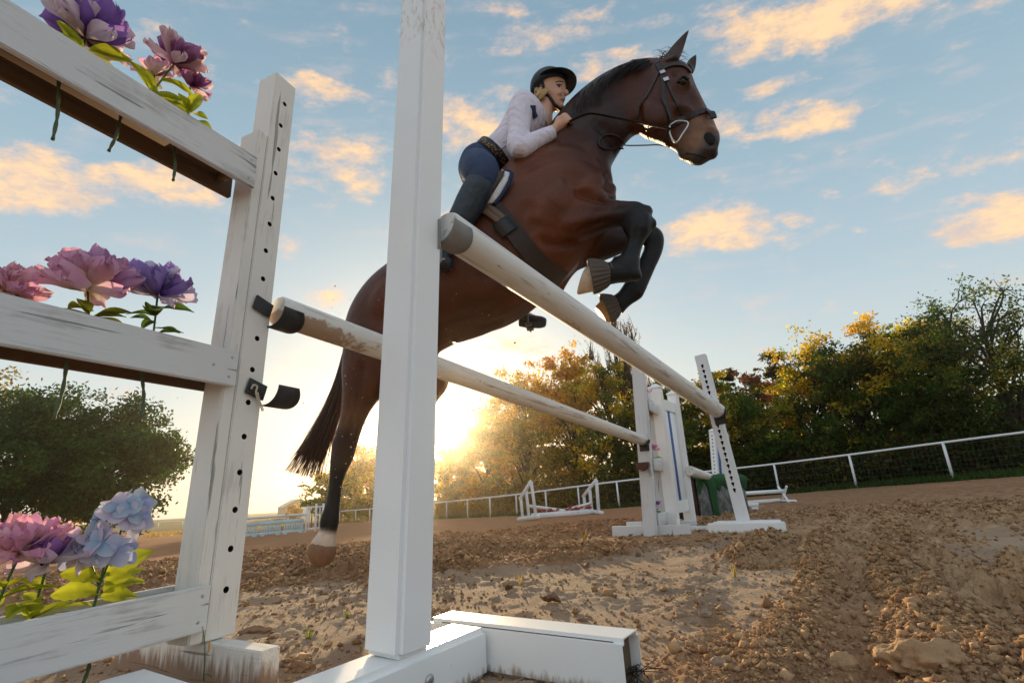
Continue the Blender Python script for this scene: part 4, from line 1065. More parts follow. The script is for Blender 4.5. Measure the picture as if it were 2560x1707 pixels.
def petal_mesh(L, W_, base, mid, edge, seed, ruffle=1.0, cup=.25, nu=11, nv=11):
    rng = np.random.default_rng(seed); V = []; C = []; f1, f2 = rng.uniform(0, 6, 2); base, mid, edge = map(np.array, (base, mid, edge))
    for i in range(nu):
        u = i / (nu - 1); w = W_ * 1.12 * math.sqrt(max(0, 1 - (max(0, u - .55) / .45) ** 2 * .93)) * (.30 + .70 * min(1, u * 1.7))
        for j in range(nv):
            v = j / (nv - 1) * 2 - 1
            y = L * u * (1 - .10 * v * v * u) - L * .035 * abs(math.sin(v * 4.7 + f1)) * u ** 4
            z = L * (cup * (v * v) * .55 * (1 - .3 * u) + cup * u * u * .7) + ruffle * L * .085 * math.sin(v * 6.5 + f1) * u ** 2 + ruffle * L * .05 * math.sin(u * 7 + f2 + 2 * v) * u
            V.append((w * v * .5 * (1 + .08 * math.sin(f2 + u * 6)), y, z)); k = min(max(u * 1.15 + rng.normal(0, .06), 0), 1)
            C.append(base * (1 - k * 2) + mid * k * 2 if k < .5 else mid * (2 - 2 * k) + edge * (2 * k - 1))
    idx = np.arange(nu * nv).reshape(nu, nv); Fq = np.stack([idx[:-1, :-1], idx[:-1, 1:], idx[1:, 1:], idx[1:, :-1]], -1).reshape(-1, 4)
    me = mesh_np('petal', V, Fq, True, {'pc': np.clip(np.array(C), 0, 1)}); me.materials.append(M_PETAL); return me
def leaf_mesh(L, W_, col, seed, serr=0.0):
    rng = np.random.default_rng(seed); V = []; C = []; nu, nv = 11, 5; col = np.array(col)
    for i in range(nu):
        u = i / (nu - 1); w = W_ * math.sin(math.pi * min(u * .96 + .03, 1)) ** .75 * (1 + serr * (.5 if i % 2 else -.3))
        for j in range(nv):
            v = j / (nv - 1) * 2 - 1; V.append((w * v * .5, L * u + serr * .02 * abs(v) * L, L * (.10 * abs(v) * math.sin(u * 3) - .30 * u * u + .05 * math.sin(u * 6 + seed) * v))); C.append(col * (.72 if j == 2 else 1) * rng.uniform(.85, 1.12))
    idx = np.arange(nu * nv).reshape(nu, nv); Fq = np.stack([idx[:-1, :-1], idx[:-1, 1:], idx[1:, 1:], idx[1:, :-1]], -1).reshape(-1, 4)
    me = mesh_np('leaf', V, Fq, True, {'pc': np.clip(np.array(C), 0, 1)}); me.materials.append(M_FLEAF); return me
def aim(o, d, roll_to=None):
    """rotation whose +y is d"""
    y = np.array(d, float); y /= np.linalg.norm(y); u = np.array(roll_to if roll_to is not None else (0, 0, 1.)); z = u - y * u.dot(y)
    if np.linalg.norm(z) < 1e-3: z = np.array([1., 0, 0]) - y * y[0]
    z /= np.linalg.norm(z); x = np.cross(y, z); return mat4(np.column_stack([x, y, z]), o)
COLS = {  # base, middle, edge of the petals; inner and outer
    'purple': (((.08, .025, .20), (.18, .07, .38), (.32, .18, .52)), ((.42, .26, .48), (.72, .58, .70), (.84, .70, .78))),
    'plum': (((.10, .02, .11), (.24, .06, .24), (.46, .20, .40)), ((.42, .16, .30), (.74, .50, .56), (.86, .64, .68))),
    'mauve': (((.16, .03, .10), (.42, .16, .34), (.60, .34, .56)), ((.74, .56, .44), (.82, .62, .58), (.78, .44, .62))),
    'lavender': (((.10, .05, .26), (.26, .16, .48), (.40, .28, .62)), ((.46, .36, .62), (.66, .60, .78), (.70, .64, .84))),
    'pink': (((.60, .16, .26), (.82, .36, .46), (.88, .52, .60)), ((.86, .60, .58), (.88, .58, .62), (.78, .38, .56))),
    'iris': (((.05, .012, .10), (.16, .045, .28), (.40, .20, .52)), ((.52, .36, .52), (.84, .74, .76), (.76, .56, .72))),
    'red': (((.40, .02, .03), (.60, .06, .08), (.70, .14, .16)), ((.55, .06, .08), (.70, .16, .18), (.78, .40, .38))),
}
LIME = (.46, .50, .035); OLIVE = (.20, .23, .025); GRN = (.10, .19, .035)
PM = {}
def petals_of(cs):
    if cs not in PM:
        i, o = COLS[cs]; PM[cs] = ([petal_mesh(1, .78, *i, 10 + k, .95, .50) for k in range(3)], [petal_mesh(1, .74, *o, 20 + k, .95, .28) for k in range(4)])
    return PM[cs]
LM = {}
def leaves_of(col, serr=0.0):
    if (col, serr) not in LM: LM[(col, serr)] = [leaf_mesh(1, .46 if not serr else .62, col, 40 + k, serr) for k in range(3)]
    return LM[(col, serr)]
def flower(label, c, r, cs, foot, axis=(0, 0, 1), n_in=22, n_out=32, leaf=LIME, nleaf=6, leaf_len=.07, seed=0, group='artificial flowers in the near boxes', leaf_h=.35, tail=None, name='peony', open_=1.0, serr=0.0, mixd=.28):
    rng = np.random.default_rng(seed); c = np.array(c); foot = np.array(foot)
    root = thing(name, label, 'flower', foot, None, group)
    base = c - np.array(axis, float) / np.linalg.norm(axis) * r * .35
    st = spline([foot + ((tail - foot) if tail is not None else np.zeros(3)), foot, (foot + base) / 2 + rng.normal(0, .006, 3), base], 12) if tail is not None else spline([foot, (foot + base) / 2 + rng.normal(0, .006, 3), base], 10)
    V, Fs = tube_np(st, .0026, 6); obj('stem', mesh_np('stem', V, Fs, True), M_STEM, root, Matrix.Identity(4))
    ax = np.array(axis, float); ax /= np.linalg.norm(ax); e1 = np.cross(ax, [.3, .8, .1]); e1 /= np.linalg.norm(e1); e2 = np.cross(ax, e1)
    inn, out = petals_of(cs)
    for k in range(n_in + n_out):
        inner = k < n_in; ph = k * 2.399 + rng.normal(0, .25)
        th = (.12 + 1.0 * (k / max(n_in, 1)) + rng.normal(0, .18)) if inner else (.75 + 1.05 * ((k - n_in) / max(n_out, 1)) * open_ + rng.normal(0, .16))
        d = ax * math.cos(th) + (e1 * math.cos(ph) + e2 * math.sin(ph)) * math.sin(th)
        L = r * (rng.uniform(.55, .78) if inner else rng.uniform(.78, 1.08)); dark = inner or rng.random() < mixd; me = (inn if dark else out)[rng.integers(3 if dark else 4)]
        M = aim(base + d * r * .05, d, ax + rng.normal(0, .15, 3)) @ Matrix.Rotation(rng.normal(0, .35), 4, 'Y') @ Matrix.Diagonal((L * rng.uniform(.50, .78), L, L, 1))
        o = bpy.data.objects.new('petal', me); link(o, root, M)
    lv = leaves_of(leaf, serr)
    for k in range(nleaf):
        ph = k * 2.2 + rng.uniform(0, 1); q = leaf_h + rng.uniform(-.25, .2); p = st[int(np.clip(q, 0, 1) * (len(st) - 1))]; d = np.array([math.cos(ph), math.sin(ph), rng.uniform(.1, .8)])
        L = leaf_len * rng.uniform(.75, 1.25); o = bpy.data.objects.new('leaf', lv[rng.integers(3)]); link(o, root, aim(p, d) @ Matrix.Diagonal((L, L, L, 1)))
    return root
def on_box(px, py, x=-.045):
    return ray_plane(px, py, B0b + bB * x, bB)
def foot_of(c, k, ds=0.0):
    l = toloc(MB_, c); return np.array(MB_ @ Vector((-.045, l[1] + ds, BOX[k][1] + .062 + BOX[k][0].translation.z * 0)))
def near_flower(label, px, py, rpx, cs, k, x=-.045, tilt=(0, 0, 1), **kw):
    c = on_box(px, py, x); r = rpx * proj(c)[2] / F_; f = foot_of(c, k, kw.pop('ds', 0.0)); return flower(label, c, r, cs, f, tilt, **kw)
near_flower('large purple flower with pale petals on its left, on the top flower box, leftmost there', 230, 66, 108, 'purple', 0, tilt=(.35, -.1, 1), leaf=LIME, nleaf=6, leaf_len=.085, seed=1, ds=-.02, leaf_h=.7)
near_flower('plum flower on a tall stem at the right of the top flower box', 446, 140, 76, 'plum', 0, tilt=(.3, 0, 1), leaf=LIME, nleaf=6, leaf_len=.075, seed=2, ds=-.075, leaf_h=.5, mixd=.6)
near_flower('small plum flower drooping right, lowest of those on the top flower box', 490, 206, 52, 'plum', 0, tilt=(.75, -.1, .5), leaf=LIME, nleaf=7, leaf_len=.08, seed=3, n_in=9, n_out=9, leaf_h=.45)
near_flower('pale pink flower half hidden behind the plum one on the top flower box', 388, 178, 50, 'mauve', 0, x=-.075, tilt=(-.2, .2, 1), leaf=LIME, nleaf=5, leaf_len=.075, seed=4, mixd=0, n_in=8, n_out=10, leaf_h=.4)
near_flower('rose pink flower cut by the left edge on the middle flower box', 24, 702, 78, 'pink', 1, tilt=(.3, -.1, .8), leaf=OLIVE, nleaf=5, leaf_len=.06, seed=5, leaf_h=.7, open_=1.1, mixd=.3)
near_flower('large pink and mauve flower in the middle of the middle flower box', 226, 690, 112, 'mauve', 1, tilt=(.1, -.15, 1), leaf=OLIVE, nleaf=8, leaf_len=.075, seed=6, leaf_h=.72, mixd=.2)
near_flower('lavender blue flower at the right of the middle flower box', 404, 712, 88, 'lavender', 1, tilt=(.25, -.1, .9), leaf=GRN, nleaf=8, leaf_len=.075, seed=7, leaf_h=.66)
near_flower('pink flower at the far left of the lowest flower box', 50, 1348, 96, 'pink', 2, tilt=(0, -.25, 1), leaf=LIME, nleaf=7, leaf_len=.075, seed=8, leaf_h=.55, mixd=.2)
near_flower('pale iris like flower with a dark purple heart beside the pale blue hydrangea', 124, 1378, 100, 'iris', 2, x=-.03, tilt=(.25, -.35, .8), leaf=LIME, nleaf=7, leaf_len=.08, seed=9, n_in=8, n_out=9, mixd=0, leaf_h=.5, open_=1.2)
def floret_mesh(c1, c2, seed):
    rng = np.random.default_rng(seed); A = Acc(); c1, c2 = np.array(c1), np.array(c2)
    for k in range(4):
        a = k * math.pi / 2 + rng.normal(0, .1); V = []; C = []; nu, nv = 5, 5
        for i in range(nu):
            u = i / (nu - 1)
            for j in range(nv):
                v = j / (nv - 1) * 2 - 1; w = .95 * math.sin(math.pi * (.12 + .70 * u)) * (.35 + .65 * min(1, u * 2)); y = u * (1 - .15 * v * v * u); x = w * v * .5; z = .12 * math.sin(u * 3 + seed) + .16 * u * u * (1 if k % 2 else .4) - .10 * v * v
                V.append((x * math.cos(a) - y * math.sin(a), x * math.sin(a) + y * math.cos(a), z + .01 * k)); C.append(c1 * (1 - u) + c2 * u)
        idx = np.arange(nu * nv).reshape(nu, nv); A.add(V, np.stack([idx[:-1, :-1], idx[:-1, 1:], idx[1:, 1:], idx[1:, :-1]], -1).reshape(-1, 4), pc=np.array(C))
    me = A.mesh('floret', True); me.materials.append(M_PETAL); return me
def hydrangea():
    rng = np.random.default_rng(14); c = on_box(268, 1352, -.04); d = proj(c)[2]; r = 108 * d / F_; f = foot_of(c, 2, -.005)
    root = thing('hydrangea', 'pale blue and lilac hydrangea with broad lime leaves on the lowest flower box', 'flower', f, None, 'artificial flowers in the near boxes')
    fm = [floret_mesh((.30, .46, .66), (.62, .68, .76), 1), floret_mesh((.42, .50, .72), (.68, .64, .76), 2), floret_mesh((.50, .62, .60), (.66, .74, .74), 3), floret_mesh((.20, .32, .66), (.52, .52, .76), 4), floret_mesh((.55, .52, .70), (.76, .66, .74), 5)]
    lobes = [c + np.array([.35, 0, .45]) * r, c + np.array([-.35, -.1, -.2]) * r, c + np.array([.2, -.2, -.25]) * r]
    for k in range(40):
        lb = lobes[k % 3]; v = rng.normal(size=3); v[2] = abs(v[2]) * .9 - .25; v[1] -= .5; v /= np.linalg.norm(v); p = lb + v * r * .50; s = r * rng.uniform(.30, .40)
        z = v; x = np.cross([0, 1., .2], z); x /= np.linalg.norm(x); y = np.cross(z, x); M = mat4(np.column_stack([x, y, z]), p) @ Matrix.Rotation(rng.uniform(0, 6), 4, 'Z') @ Matrix.Rotation(rng.normal(0, .25), 4, 'X') @ Matrix.Diagonal((s, s, s, 1))
        o = bpy.data.objects.new('floret', fm[rng.integers(5)]); link(o, root, M)
    st = spline([f, (f + c) / 2 + [.004, 0, 0], c], 10)
    for lb in lobes:
        V, Fs = tube_np(spline([st[4], (st[4] + lb) / 2, lb], 8), .002, 6); obj('stem', mesh_np('stem', V, Fs, True), M_STEM, root, Matrix.Identity(4))
    V, Fs = tube_np(st[:6], .003, 6); obj('stem', mesh_np('stem', V, Fs, True), M_STEM, root, Matrix.Identity(4))
    lv = leaves_of(LIME, .22)
    for (px, py, qx, qy, L) in ((262, 1440, 385, 1352, .10), (262, 1462, 365, 1400, .085), (258, 1476, 360, 1432, .085), (250, 1480, 150, 1470, .08), (255, 1450, 190, 1425, .075), (252, 1492, 330, 1478, .07)):
        a = on_box(px, py, -.04); b_ = on_box(qx, qy, rng.uniform(-.09, .01)); o = bpy.data.objects.new('leaf', lv[rng.integers(3)]); link(o, root, aim(a, b_ - a, (.1, -.7, .7)) @ Matrix.Diagonal((L, L, L, 1)))
hydrangea()
# the stalks that poke out below the boxes
M_STALK = plain('grey green plastic stalk', (.085, .12, .065), .6, .3, 60, .002, bscale=200)
for (a, b_, k, lab) in (((146, 222), (132, 350), 0, 'leftmost green stalk poking down under the top flower box'), ((300, 300), (272, 378), 0, 'middle green stalk poking down under the top flower box'), ((436, 378), (433, 452), 0, 'right hand green stalk poking down under the top flower box'),
                   ((168, 905), (134, 1048), 1, 'slanting green stalk hanging below the middle flower box'), ((356, 944), (355, 1042), 1, 'straight green stalk hanging below the middle flower box'), ((224, 1640), (208, 1707), 2, 'green stalk under the lowest flower box')):
    p = on_box(*a, -.04); q = on_box(*b_, -.03); p2 = p + (p - q) * .35; s = spline([p2, p, (p + q) / 2 + np.array([.002, .003, 0]), q], 16)
    V, Fs = tube_np(s - s[0], .0036 + .0007 * np.sign(np.sin(np.arange(16) * 2.1)), 7); tag(obj('flower_stalk', mesh_np('flower_stalk', V, Fs, True), M_STALK, None, mat4(None, s[0])), lab, 'stalk', 'stalks under the flower boxes')
# far wing
def far_flower(label, px, py, rpx, cs, k, lf, seed):
    c = ray_plane(px, py, E0 + bdir(E_AZ) * .012, bdir(E_AZ)); l = toloc(ME, c); f = np.array(ME @ Vector((-.02, l[1] + .02, FBOX[k] + .035)))
    return flower(label, c, rpx * proj(c)[2] / F_, cs, f, (.3, -.4, .8), 7, 9, lf, 4, .075, seed, 'flowers on the far wing', .5)
far_flower('small purple flower at the top of the far flower wing', 1616, 978, 15, 'purple', 0, GRN, 31)
far_flower('small pink flower just under the purple one on the far flower wing', 1629, 1004, 12, 'pink', 0, LIME, 32)
far_flower('small mauve flower on the middle box of the far flower wing', 1634, 1118, 19, 'mauve', 1, LIME, 33)
far_flower('small blue violet flower on the lowest box of the far flower wing', 1641, 1258, 18, 'purple', 2, GRN, 34)
# tiny flowers in the planter under the cross rails
MC, LC = CROSSBOX; rngc = np.random.default_rng(6); proto = None
for i in range(22):
    x = LC * (.05 + .92 * i / 21) + rngc.normal(0, .03)
    if 9 <= i <= 11: continue
    p = np.array(MC @ Vector((x, rngc.uniform(-.05, .05), .06)))
    if proto is None:
        proto = flower('small red artificial flower in the planter under the cross rails', p + np.array([0, 0, .13]), .075, 'red', p, (0, -.4, 1), 5, 7, OLIVE, 4, .07, 50, 'small red flowers under the cross rails'); p0 = p
    else:
        s = rngc.uniform(.75, 1.25); copy_tree(proto, mat4(None, p) @ Matrix.Rotation(rngc.uniform(0, 6), 4, 'Z') @ Matrix.Diagonal((s, s, s, 1)))
# ------------------------------------------------------------------ horse and rider
HO = P(1330, 640, 2.65)
H_AZ = 98.0
HF = np.array([math.sin(R_(H_AZ)), math.cos(R_(H_AZ)), 0.])      # heading
HR = np.array([math.cos(R_(H_AZ)), -math.sin(R_(H_AZ)), 0.])     # the horse's right side, towards the camera
def HP(px, py, lat=0.0): return ray_plane(px, py, HO + HR * lat, HR)
def r4(x, y): return 1050 + x / 2.61375, 50 + y / 2.61375
def r5(x, y): return 1050 + x / 2.61375, 350 + y / 2.61375
def r6(x, y): return 650 + x / 2.09, 700 + y / 2.09
class Body:
    """closed lofts, merged afterwards into one skin; every ring remembers its coat colour"""
    def __init__(s): s.acc = Acc(); s.pts = []; s.cols = []
    def loft(s, st, n=20, sub=5, power=2.3):
        """stations: (top px, top py, bottom px, bottom py, half width, lateral offset, colour)"""
        c = []; up = []; w = []; col = []
        for q in st:
            lat = q[5]; a = HP(q[0], q[1], lat); b = HP(q[2], q[3], lat); c.append((a + b) / 2); up.append((a - b) / 2); w.append(q[4]); col.append(q[6])
        m = (len(st) - 1) * sub + 1
        c = spline(c, m); up = spline(up, m); w = spline(np.array(w)[:, None], m)[:, 0]; col = spline(np.array(col), m).clip(0, 1)
        a = np.linspace(0, 2 * np.pi, n, endpoint=False); ca, sa = np.cos(a), np.sin(a)
        k = 2 / power; cs = np.sign(ca) * np.abs(ca) ** k; ss = np.sign(sa) * np.abs(sa) ** k
        V = c[:, None] + cs[None, :, None] * up[:, None] + ss[None, :, None] * (w[:, None] * HR[None])[:, None]
        s.close(V, n, col); return s
    def close(s, V, n, col):
        k = len(V); i = np.arange(k - 1)[:, None] * n; j = np.arange(n)[None]; j2 = (j + 1) % n
        Fq = np.stack([i + j, i + n + j, i + n + j2, i + j2], -1).reshape(-1, 4); W_ = V.reshape(-1, 3)
        jj = np.arange(n); jj2 = (jj + 1) % n; c0 = len(W_)
        caps = np.concatenate([np.stack([np.full(n, c0), jj, jj2], -1), np.stack([np.full(n, c0 + 1), (k - 1) * n + jj2, (k - 1) * n + jj], -1)])
        s.acc.add(np.vstack([W_, V[0].mean(0)[None], V[-1].mean(0)[None]]), [Fq, caps])
        s.pts.append(W_); s.cols.append(np.repeat(col, n, axis=0))
    def ball(s, px, py, lat, ru, rv, rl, col, ang=0.0, n=16):
        """ellipsoid: half lengths along heading (turned by ang), across it and sideways"""
        c = HP(px, py, lat); ca, sa = math.cos(R_(ang)), math.sin(R_(ang)); X = HF * ca + np.array([0, 0, 1.]) * sa; Z = -HF * sa + np.array([0, 0, 1.]) * ca
        th = np.linspace(.12, np.pi - .12, 11); a = np.linspace(0, 2 * np.pi, n, endpoint=False)
        V = c + ru * np.cos(th)[:, None, None] * X - rv * (np.sin(th)[:, None] * np.cos(a)[None])[..., None] * Z - rl * (np.sin(th)[:, None] * np.sin(a)[None])[..., None] * HR
        s.close(V, n, np.repeat(np.array([col], float), len(th), axis=0)); return s
    def tube(s, pts, rad, col, n=14, sub=5):
        m = (len(pts) - 1) * sub + 1; pts = spline(pts, m); rad = spline(np.array(rad, float)[:, None], m)[:, 0]
        t, N, B = frame_np(pts); a = np.linspace(0, 2 * np.pi, n, endpoint=False)
        V = pts[:, None] + rad[:, None, None] * (np.cos(a)[None, :, None] * N[:, None] - np.sin(a)[None, :, None] * B[:, None])
        s.close(V, n, np.broadcast_to(np.asarray(col, float), (m, 3)) if np.ndim(col) == 1 else spline(np.array(col), m)); return s
    def skin(s, name, voxel, smooth, mat, parent, attr='coat', iters=4):
        me = s.acc.mesh(name); o = bpy.data.objects.new(name, me); COL.objects.link(o)
        md = o.modifiers.new('r', 'REMESH'); md.mode = 'VOXEL'; md.voxel_size = voxel; md.use_smooth_shade = True
        m2 = o.modifiers.new('s', 'SMOOTH'); m2.factor = .5; m2.iterations = iters
        bpy.context.view_layer.update()
        new = bpy.data.meshes.new_from_object(o.evaluated_get(bpy.context.evaluated_depsgraph_get())); bpy.data.objects.remove(o)
        new.name = name; new.polygons.foreach_set('use_smooth', np.ones(len(new.polygons), bool))
        if attr:
            from mathutils.kdtree import KDTree
            pts = np.vstack(s.pts); cols = np.vstack(s.cols); kd = KDTree(len(pts))
            for i, p in enumerate(pts): kd.insert(p, i)
            kd.balance(); out = np.ones((len(new.vertices), 4), np.float32)
            for i, v in enumerate(new.vertices):
                r = kd.find_n(v.co, 5); w = np.array([1 / (d + .004) for *_, d in r]); out[i, :3] = (w[:, None] * cols[[q[1] for q in r]]).sum(0) / w.sum()
            new.attributes.new(attr, 'FLOAT_COLOR', 'POINT').data.foreach_set('color', out.ravel())
        return obj(name, new, mat, parent)
def bvh_of(o):
    me = o.data; M = MW[o.name]
    return BVHTree.FromPolygons([M @ v.co for v in me.vertices], [tuple(p.vertices) for p in me.polygons])
def hit(bvh, px, py, off=.0, lat=None):
    """the surface seen at a pixel, lifted a little along its normal"""
    r = Vector(ray(px, py)).normalized(); h = bvh.ray_cast(Vector(CP), r)
    if h[0] is None:
        if lat is None: return None, None
        return HP(px, py, lat), HR
    n = h[1] if h[1].dot(r) < 0 else -h[1]
    return np.array(h[0] + n * off), np.array(n)
def strap(acc, bvh, px, width, off=.005, th=.004, n=None, lat=.1):
    """flat strap that lies on the surface along a line of pixels"""
    px = spline(px, n or 4 * len(px)); V = []; P0 = []; N0 = []
    for q in px:
        p, nn = hit(bvh, q[0], q[1], off, lat); P0.append(p); N0.append(nn)
    P0 = np.array(P0); N0 = np.array(N0)
    for _ in range(2): P0[1:-1] = (P0[:-2] + 2 * P0[1:-1] + P0[2:]) / 4; N0[1:-1] = (N0[:-2] + 2 * N0[1:-1] + N0[2:]) / 4
    ribbon(acc, P0, N0, width, th)
def ribbon(acc, P0, N0, width, th):
    k = len(P0); t = np.gradient(P0, axis=0); t /= np.linalg.norm(t, axis=1)[:, None] + 1e-9
    N0 = N0 - t * (N0 * t).sum(1)[:, None]; N0 /= np.linalg.norm(N0, axis=1)[:, None] + 1e-9; B = np.cross(t, N0); w = np.broadcast_to(width, k)[:, None] / 2
    V = np.stack([P0 - B * w - N0 * th, P0 + B * w - N0 * th, P0 + B * w + N0 * th * .4, P0 - B * w + N0 * th * .4], 1).reshape(-1, 3)
    i = np.arange(k - 1)[:, None] * 4; j = np.arange(4)[None]; j2 = (j + 1) % 4
    acc.add(V, [np.stack([i + j, i + j2, i + 4 + j2, i + 4 + j], -1).reshape(-1, 4), np.array([[3, 2, 1, 0], [4 * k - 4, 4 * k - 3, 4 * k - 2, 4 * k - 1]])])

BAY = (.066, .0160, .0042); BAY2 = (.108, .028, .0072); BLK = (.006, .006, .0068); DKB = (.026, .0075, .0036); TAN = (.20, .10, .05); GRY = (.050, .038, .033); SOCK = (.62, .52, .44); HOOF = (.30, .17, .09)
def coat_mat():
    m, t, b, _ = new_mat('bay coat'); co = t.add('ShaderNodeTexCoord').outputs['Object']
    a = t.add('ShaderNodeAttribute', attribute_name='coat').outputs['Color']
    n = t.noise(co, 9, 5, .6); n2 = t.noise(t.mapping(co, (60, 60, 160)), 1.6, 5, .7)
    c = t.mix(t.mapr(n, .3, .7), t.mix(1.0, a, (.80, .76, .72), 'MULTIPLY'), t.mix(1.0, a, (1.14, 1.12, 1.10), 'MULTIPLY'))
    c = t.mix(t.math('MULTIPLY', t.mapr(n2, .52, .75), .22), c, (.02, .012, .008))
    dust = t.mapr(t.noise(co, 130, 2, .5), .735, .76); c = t.mix(t.math('MULTIPLY', dust, .55), c, (.42, .27, .16))
    t.put(b.inputs['Base Color'], c); b.inputs['Roughness'].default_value = .36; b.inputs['Specular IOR Level'].default_value = .26
    b.inputs['Sheen Weight'].default_value = .0; b.inputs['Sheen Roughness'].default_value = .35; b.inputs['Sheen Tint'].default_value = (1, .7, .45, 1)
    bump(t, b, t.math('ADD', t.math('MULTIPLY', n, 3.0), n2), .0035, .8); return m
M_COAT = coat_mat()
def S(t, b, w, lat, col): return (*t, *b, w, lat, col)
horse = thing('horse', 'bay horse with black legs and a white hind sock jumping the two white poles', 'horse', np.array([HO[0], HO[1], HO[2]]))
hb = Body()
# trunk, from the rump to the breast
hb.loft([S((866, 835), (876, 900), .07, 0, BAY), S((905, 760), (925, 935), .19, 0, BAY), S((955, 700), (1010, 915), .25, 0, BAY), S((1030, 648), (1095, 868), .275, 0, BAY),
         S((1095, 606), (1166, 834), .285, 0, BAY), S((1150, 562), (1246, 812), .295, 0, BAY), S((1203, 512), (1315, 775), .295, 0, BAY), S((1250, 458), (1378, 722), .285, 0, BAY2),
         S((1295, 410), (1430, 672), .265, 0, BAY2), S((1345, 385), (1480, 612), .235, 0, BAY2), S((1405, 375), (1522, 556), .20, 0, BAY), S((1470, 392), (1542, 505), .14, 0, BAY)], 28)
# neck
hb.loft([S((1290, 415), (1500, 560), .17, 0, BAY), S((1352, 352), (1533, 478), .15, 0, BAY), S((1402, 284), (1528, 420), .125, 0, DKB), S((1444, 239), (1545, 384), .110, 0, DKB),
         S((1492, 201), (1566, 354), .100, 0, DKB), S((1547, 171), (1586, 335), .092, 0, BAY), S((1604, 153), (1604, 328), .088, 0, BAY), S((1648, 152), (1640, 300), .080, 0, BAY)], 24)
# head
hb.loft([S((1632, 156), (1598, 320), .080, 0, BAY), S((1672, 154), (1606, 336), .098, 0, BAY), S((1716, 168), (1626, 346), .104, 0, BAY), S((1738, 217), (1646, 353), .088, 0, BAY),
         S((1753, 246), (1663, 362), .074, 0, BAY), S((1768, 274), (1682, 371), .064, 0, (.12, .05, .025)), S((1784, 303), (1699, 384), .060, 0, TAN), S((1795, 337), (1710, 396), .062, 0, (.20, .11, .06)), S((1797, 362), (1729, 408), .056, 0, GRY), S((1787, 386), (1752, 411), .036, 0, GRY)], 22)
hb.ball(*r4(1530, 620), .072, .095, .085, .045, BAY, -35)          # cheek
hb.ball(*r4(1850, 690), .050, .055, .022, .020, TAN, -50)          # cheekbone ridge towards the nose
hb.ball(*r4(1720, 392), .088, .050, .022, .022, BAY, -40)          # brow over the eye
hb.ball(*r4(1905, 790), .046, .030, .036, .022, GRY, 20)           # nostril rim
hb.ball(*r4(1740, 885), .0, .045, .030, .036, GRY, -15)            # chin
hb.ball(*r4(1890, 865), .01, .050, .034, .044, GRY, -40)           # upper lip
# shoulder and quarter muscle
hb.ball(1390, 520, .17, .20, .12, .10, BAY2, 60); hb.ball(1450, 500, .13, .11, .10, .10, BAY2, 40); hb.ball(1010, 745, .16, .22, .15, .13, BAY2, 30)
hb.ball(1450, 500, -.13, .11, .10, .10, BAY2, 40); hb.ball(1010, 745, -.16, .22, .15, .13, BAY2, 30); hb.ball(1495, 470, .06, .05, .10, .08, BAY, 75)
# near fore: forearm, knee, cannon, fetlock, pastern
ne = .15
hb.loft([S((1400, 470), (1345, 590), .09, ne - .02, BAY2), S((1470, 478), (1400, 604), .092, ne, BAY2), S((1525, 499), (1470, 592), .078, ne, BAY), S((1568, 507), (1524, 570), .060, ne, DKB), S((1600, 508), (1560, 563), .052, ne, BLK), S((1622, 530), (1568, 571), .052, ne, BLK)], 18)
hb.loft([S((1598, 508), (1566, 556), .050, ne, BLK), S((1628, 548), (1567, 572), .054, ne, BLK), S((1629, 577), (1566, 585), .048, ne, BLK), S((1611, 606), (1567, 603), .036, ne, BLK), S((1601, 640), (1557, 628), .034, ne, BLK), S((1601, 664), (1544, 646), .042, ne, BLK), S((1596, 690), (1538, 655), .044, ne, BLK), S((1580, 702), (1534, 655), .042, ne, BLK)], 16)
hb.loft([S((1540, 652), (1600, 672), .040, ne, BLK), S((1532, 655), (1582, 702), .042, ne, BLK), S((1520, 658), (1548, 706), .044, ne, BLK), S((1508, 655), (1520, 712), .046, ne, BLK)], 16)
hb.ball(1617, 528, ne, .034, .030, .034, BLK, -50); hb.ball(1630, 560, ne, .030, .026, .034, BLK, -80); hb.ball(1571, 574, ne, .026, .034, .024, BLK, 10); hb.ball(1592, 690, ne, .030, .026, .036, BLK, 40); hb.ball(1541, 652, ne, .022, .026, .026, BLK, 20)
# far fore
fa_ = -.13
hb.loft([S((1440, 560), (1400, 690), .085, fa_, BAY), S((1500, 566), (1465, 665), .078, fa_, BAY), S((1560, 570), (1535, 640), .062, fa_, DKB), S((1612, 566), (1598, 612), .050, fa_, BLK), S((1636, 568), (1626, 610), .046, fa_, BLK)], 18)
hb.loft([S((1624, 562), (1610, 590), .046, fa_, BLK), S((1652, 578), (1610, 602), .052, fa_, BLK), S((1661, 600), (1612, 612), .048, fa_, BLK), S((1656, 632), (1606, 630), .038, fa_, BLK), S((1641, 666), (1595, 655), .036, fa_, BLK), S((1624, 704), (1583, 687), .038, fa_, BLK), S((1608, 740), (1570, 702), .044, fa_, BLK), S((1594, 752), (1560, 708), .042, fa_, BLK)], 16)
hb.loft([S((1575, 700), (1608, 742), .036, fa_, BLK), S((1558, 712), (1592, 753), .040, fa_, BLK), S((1546, 730), (1572, 766), .042, fa_, BLK), S((1532, 740), (1556, 785), .046, fa_, BLK)], 16)
hb.loft([S((1330, 640), (1400, 745), .05, fa_, BAY), S((1395, 640), (1430, 690), .06, fa_, BAY), S((1450, 600), (1460, 660), .06, fa_, BAY)], 14)   # elbow
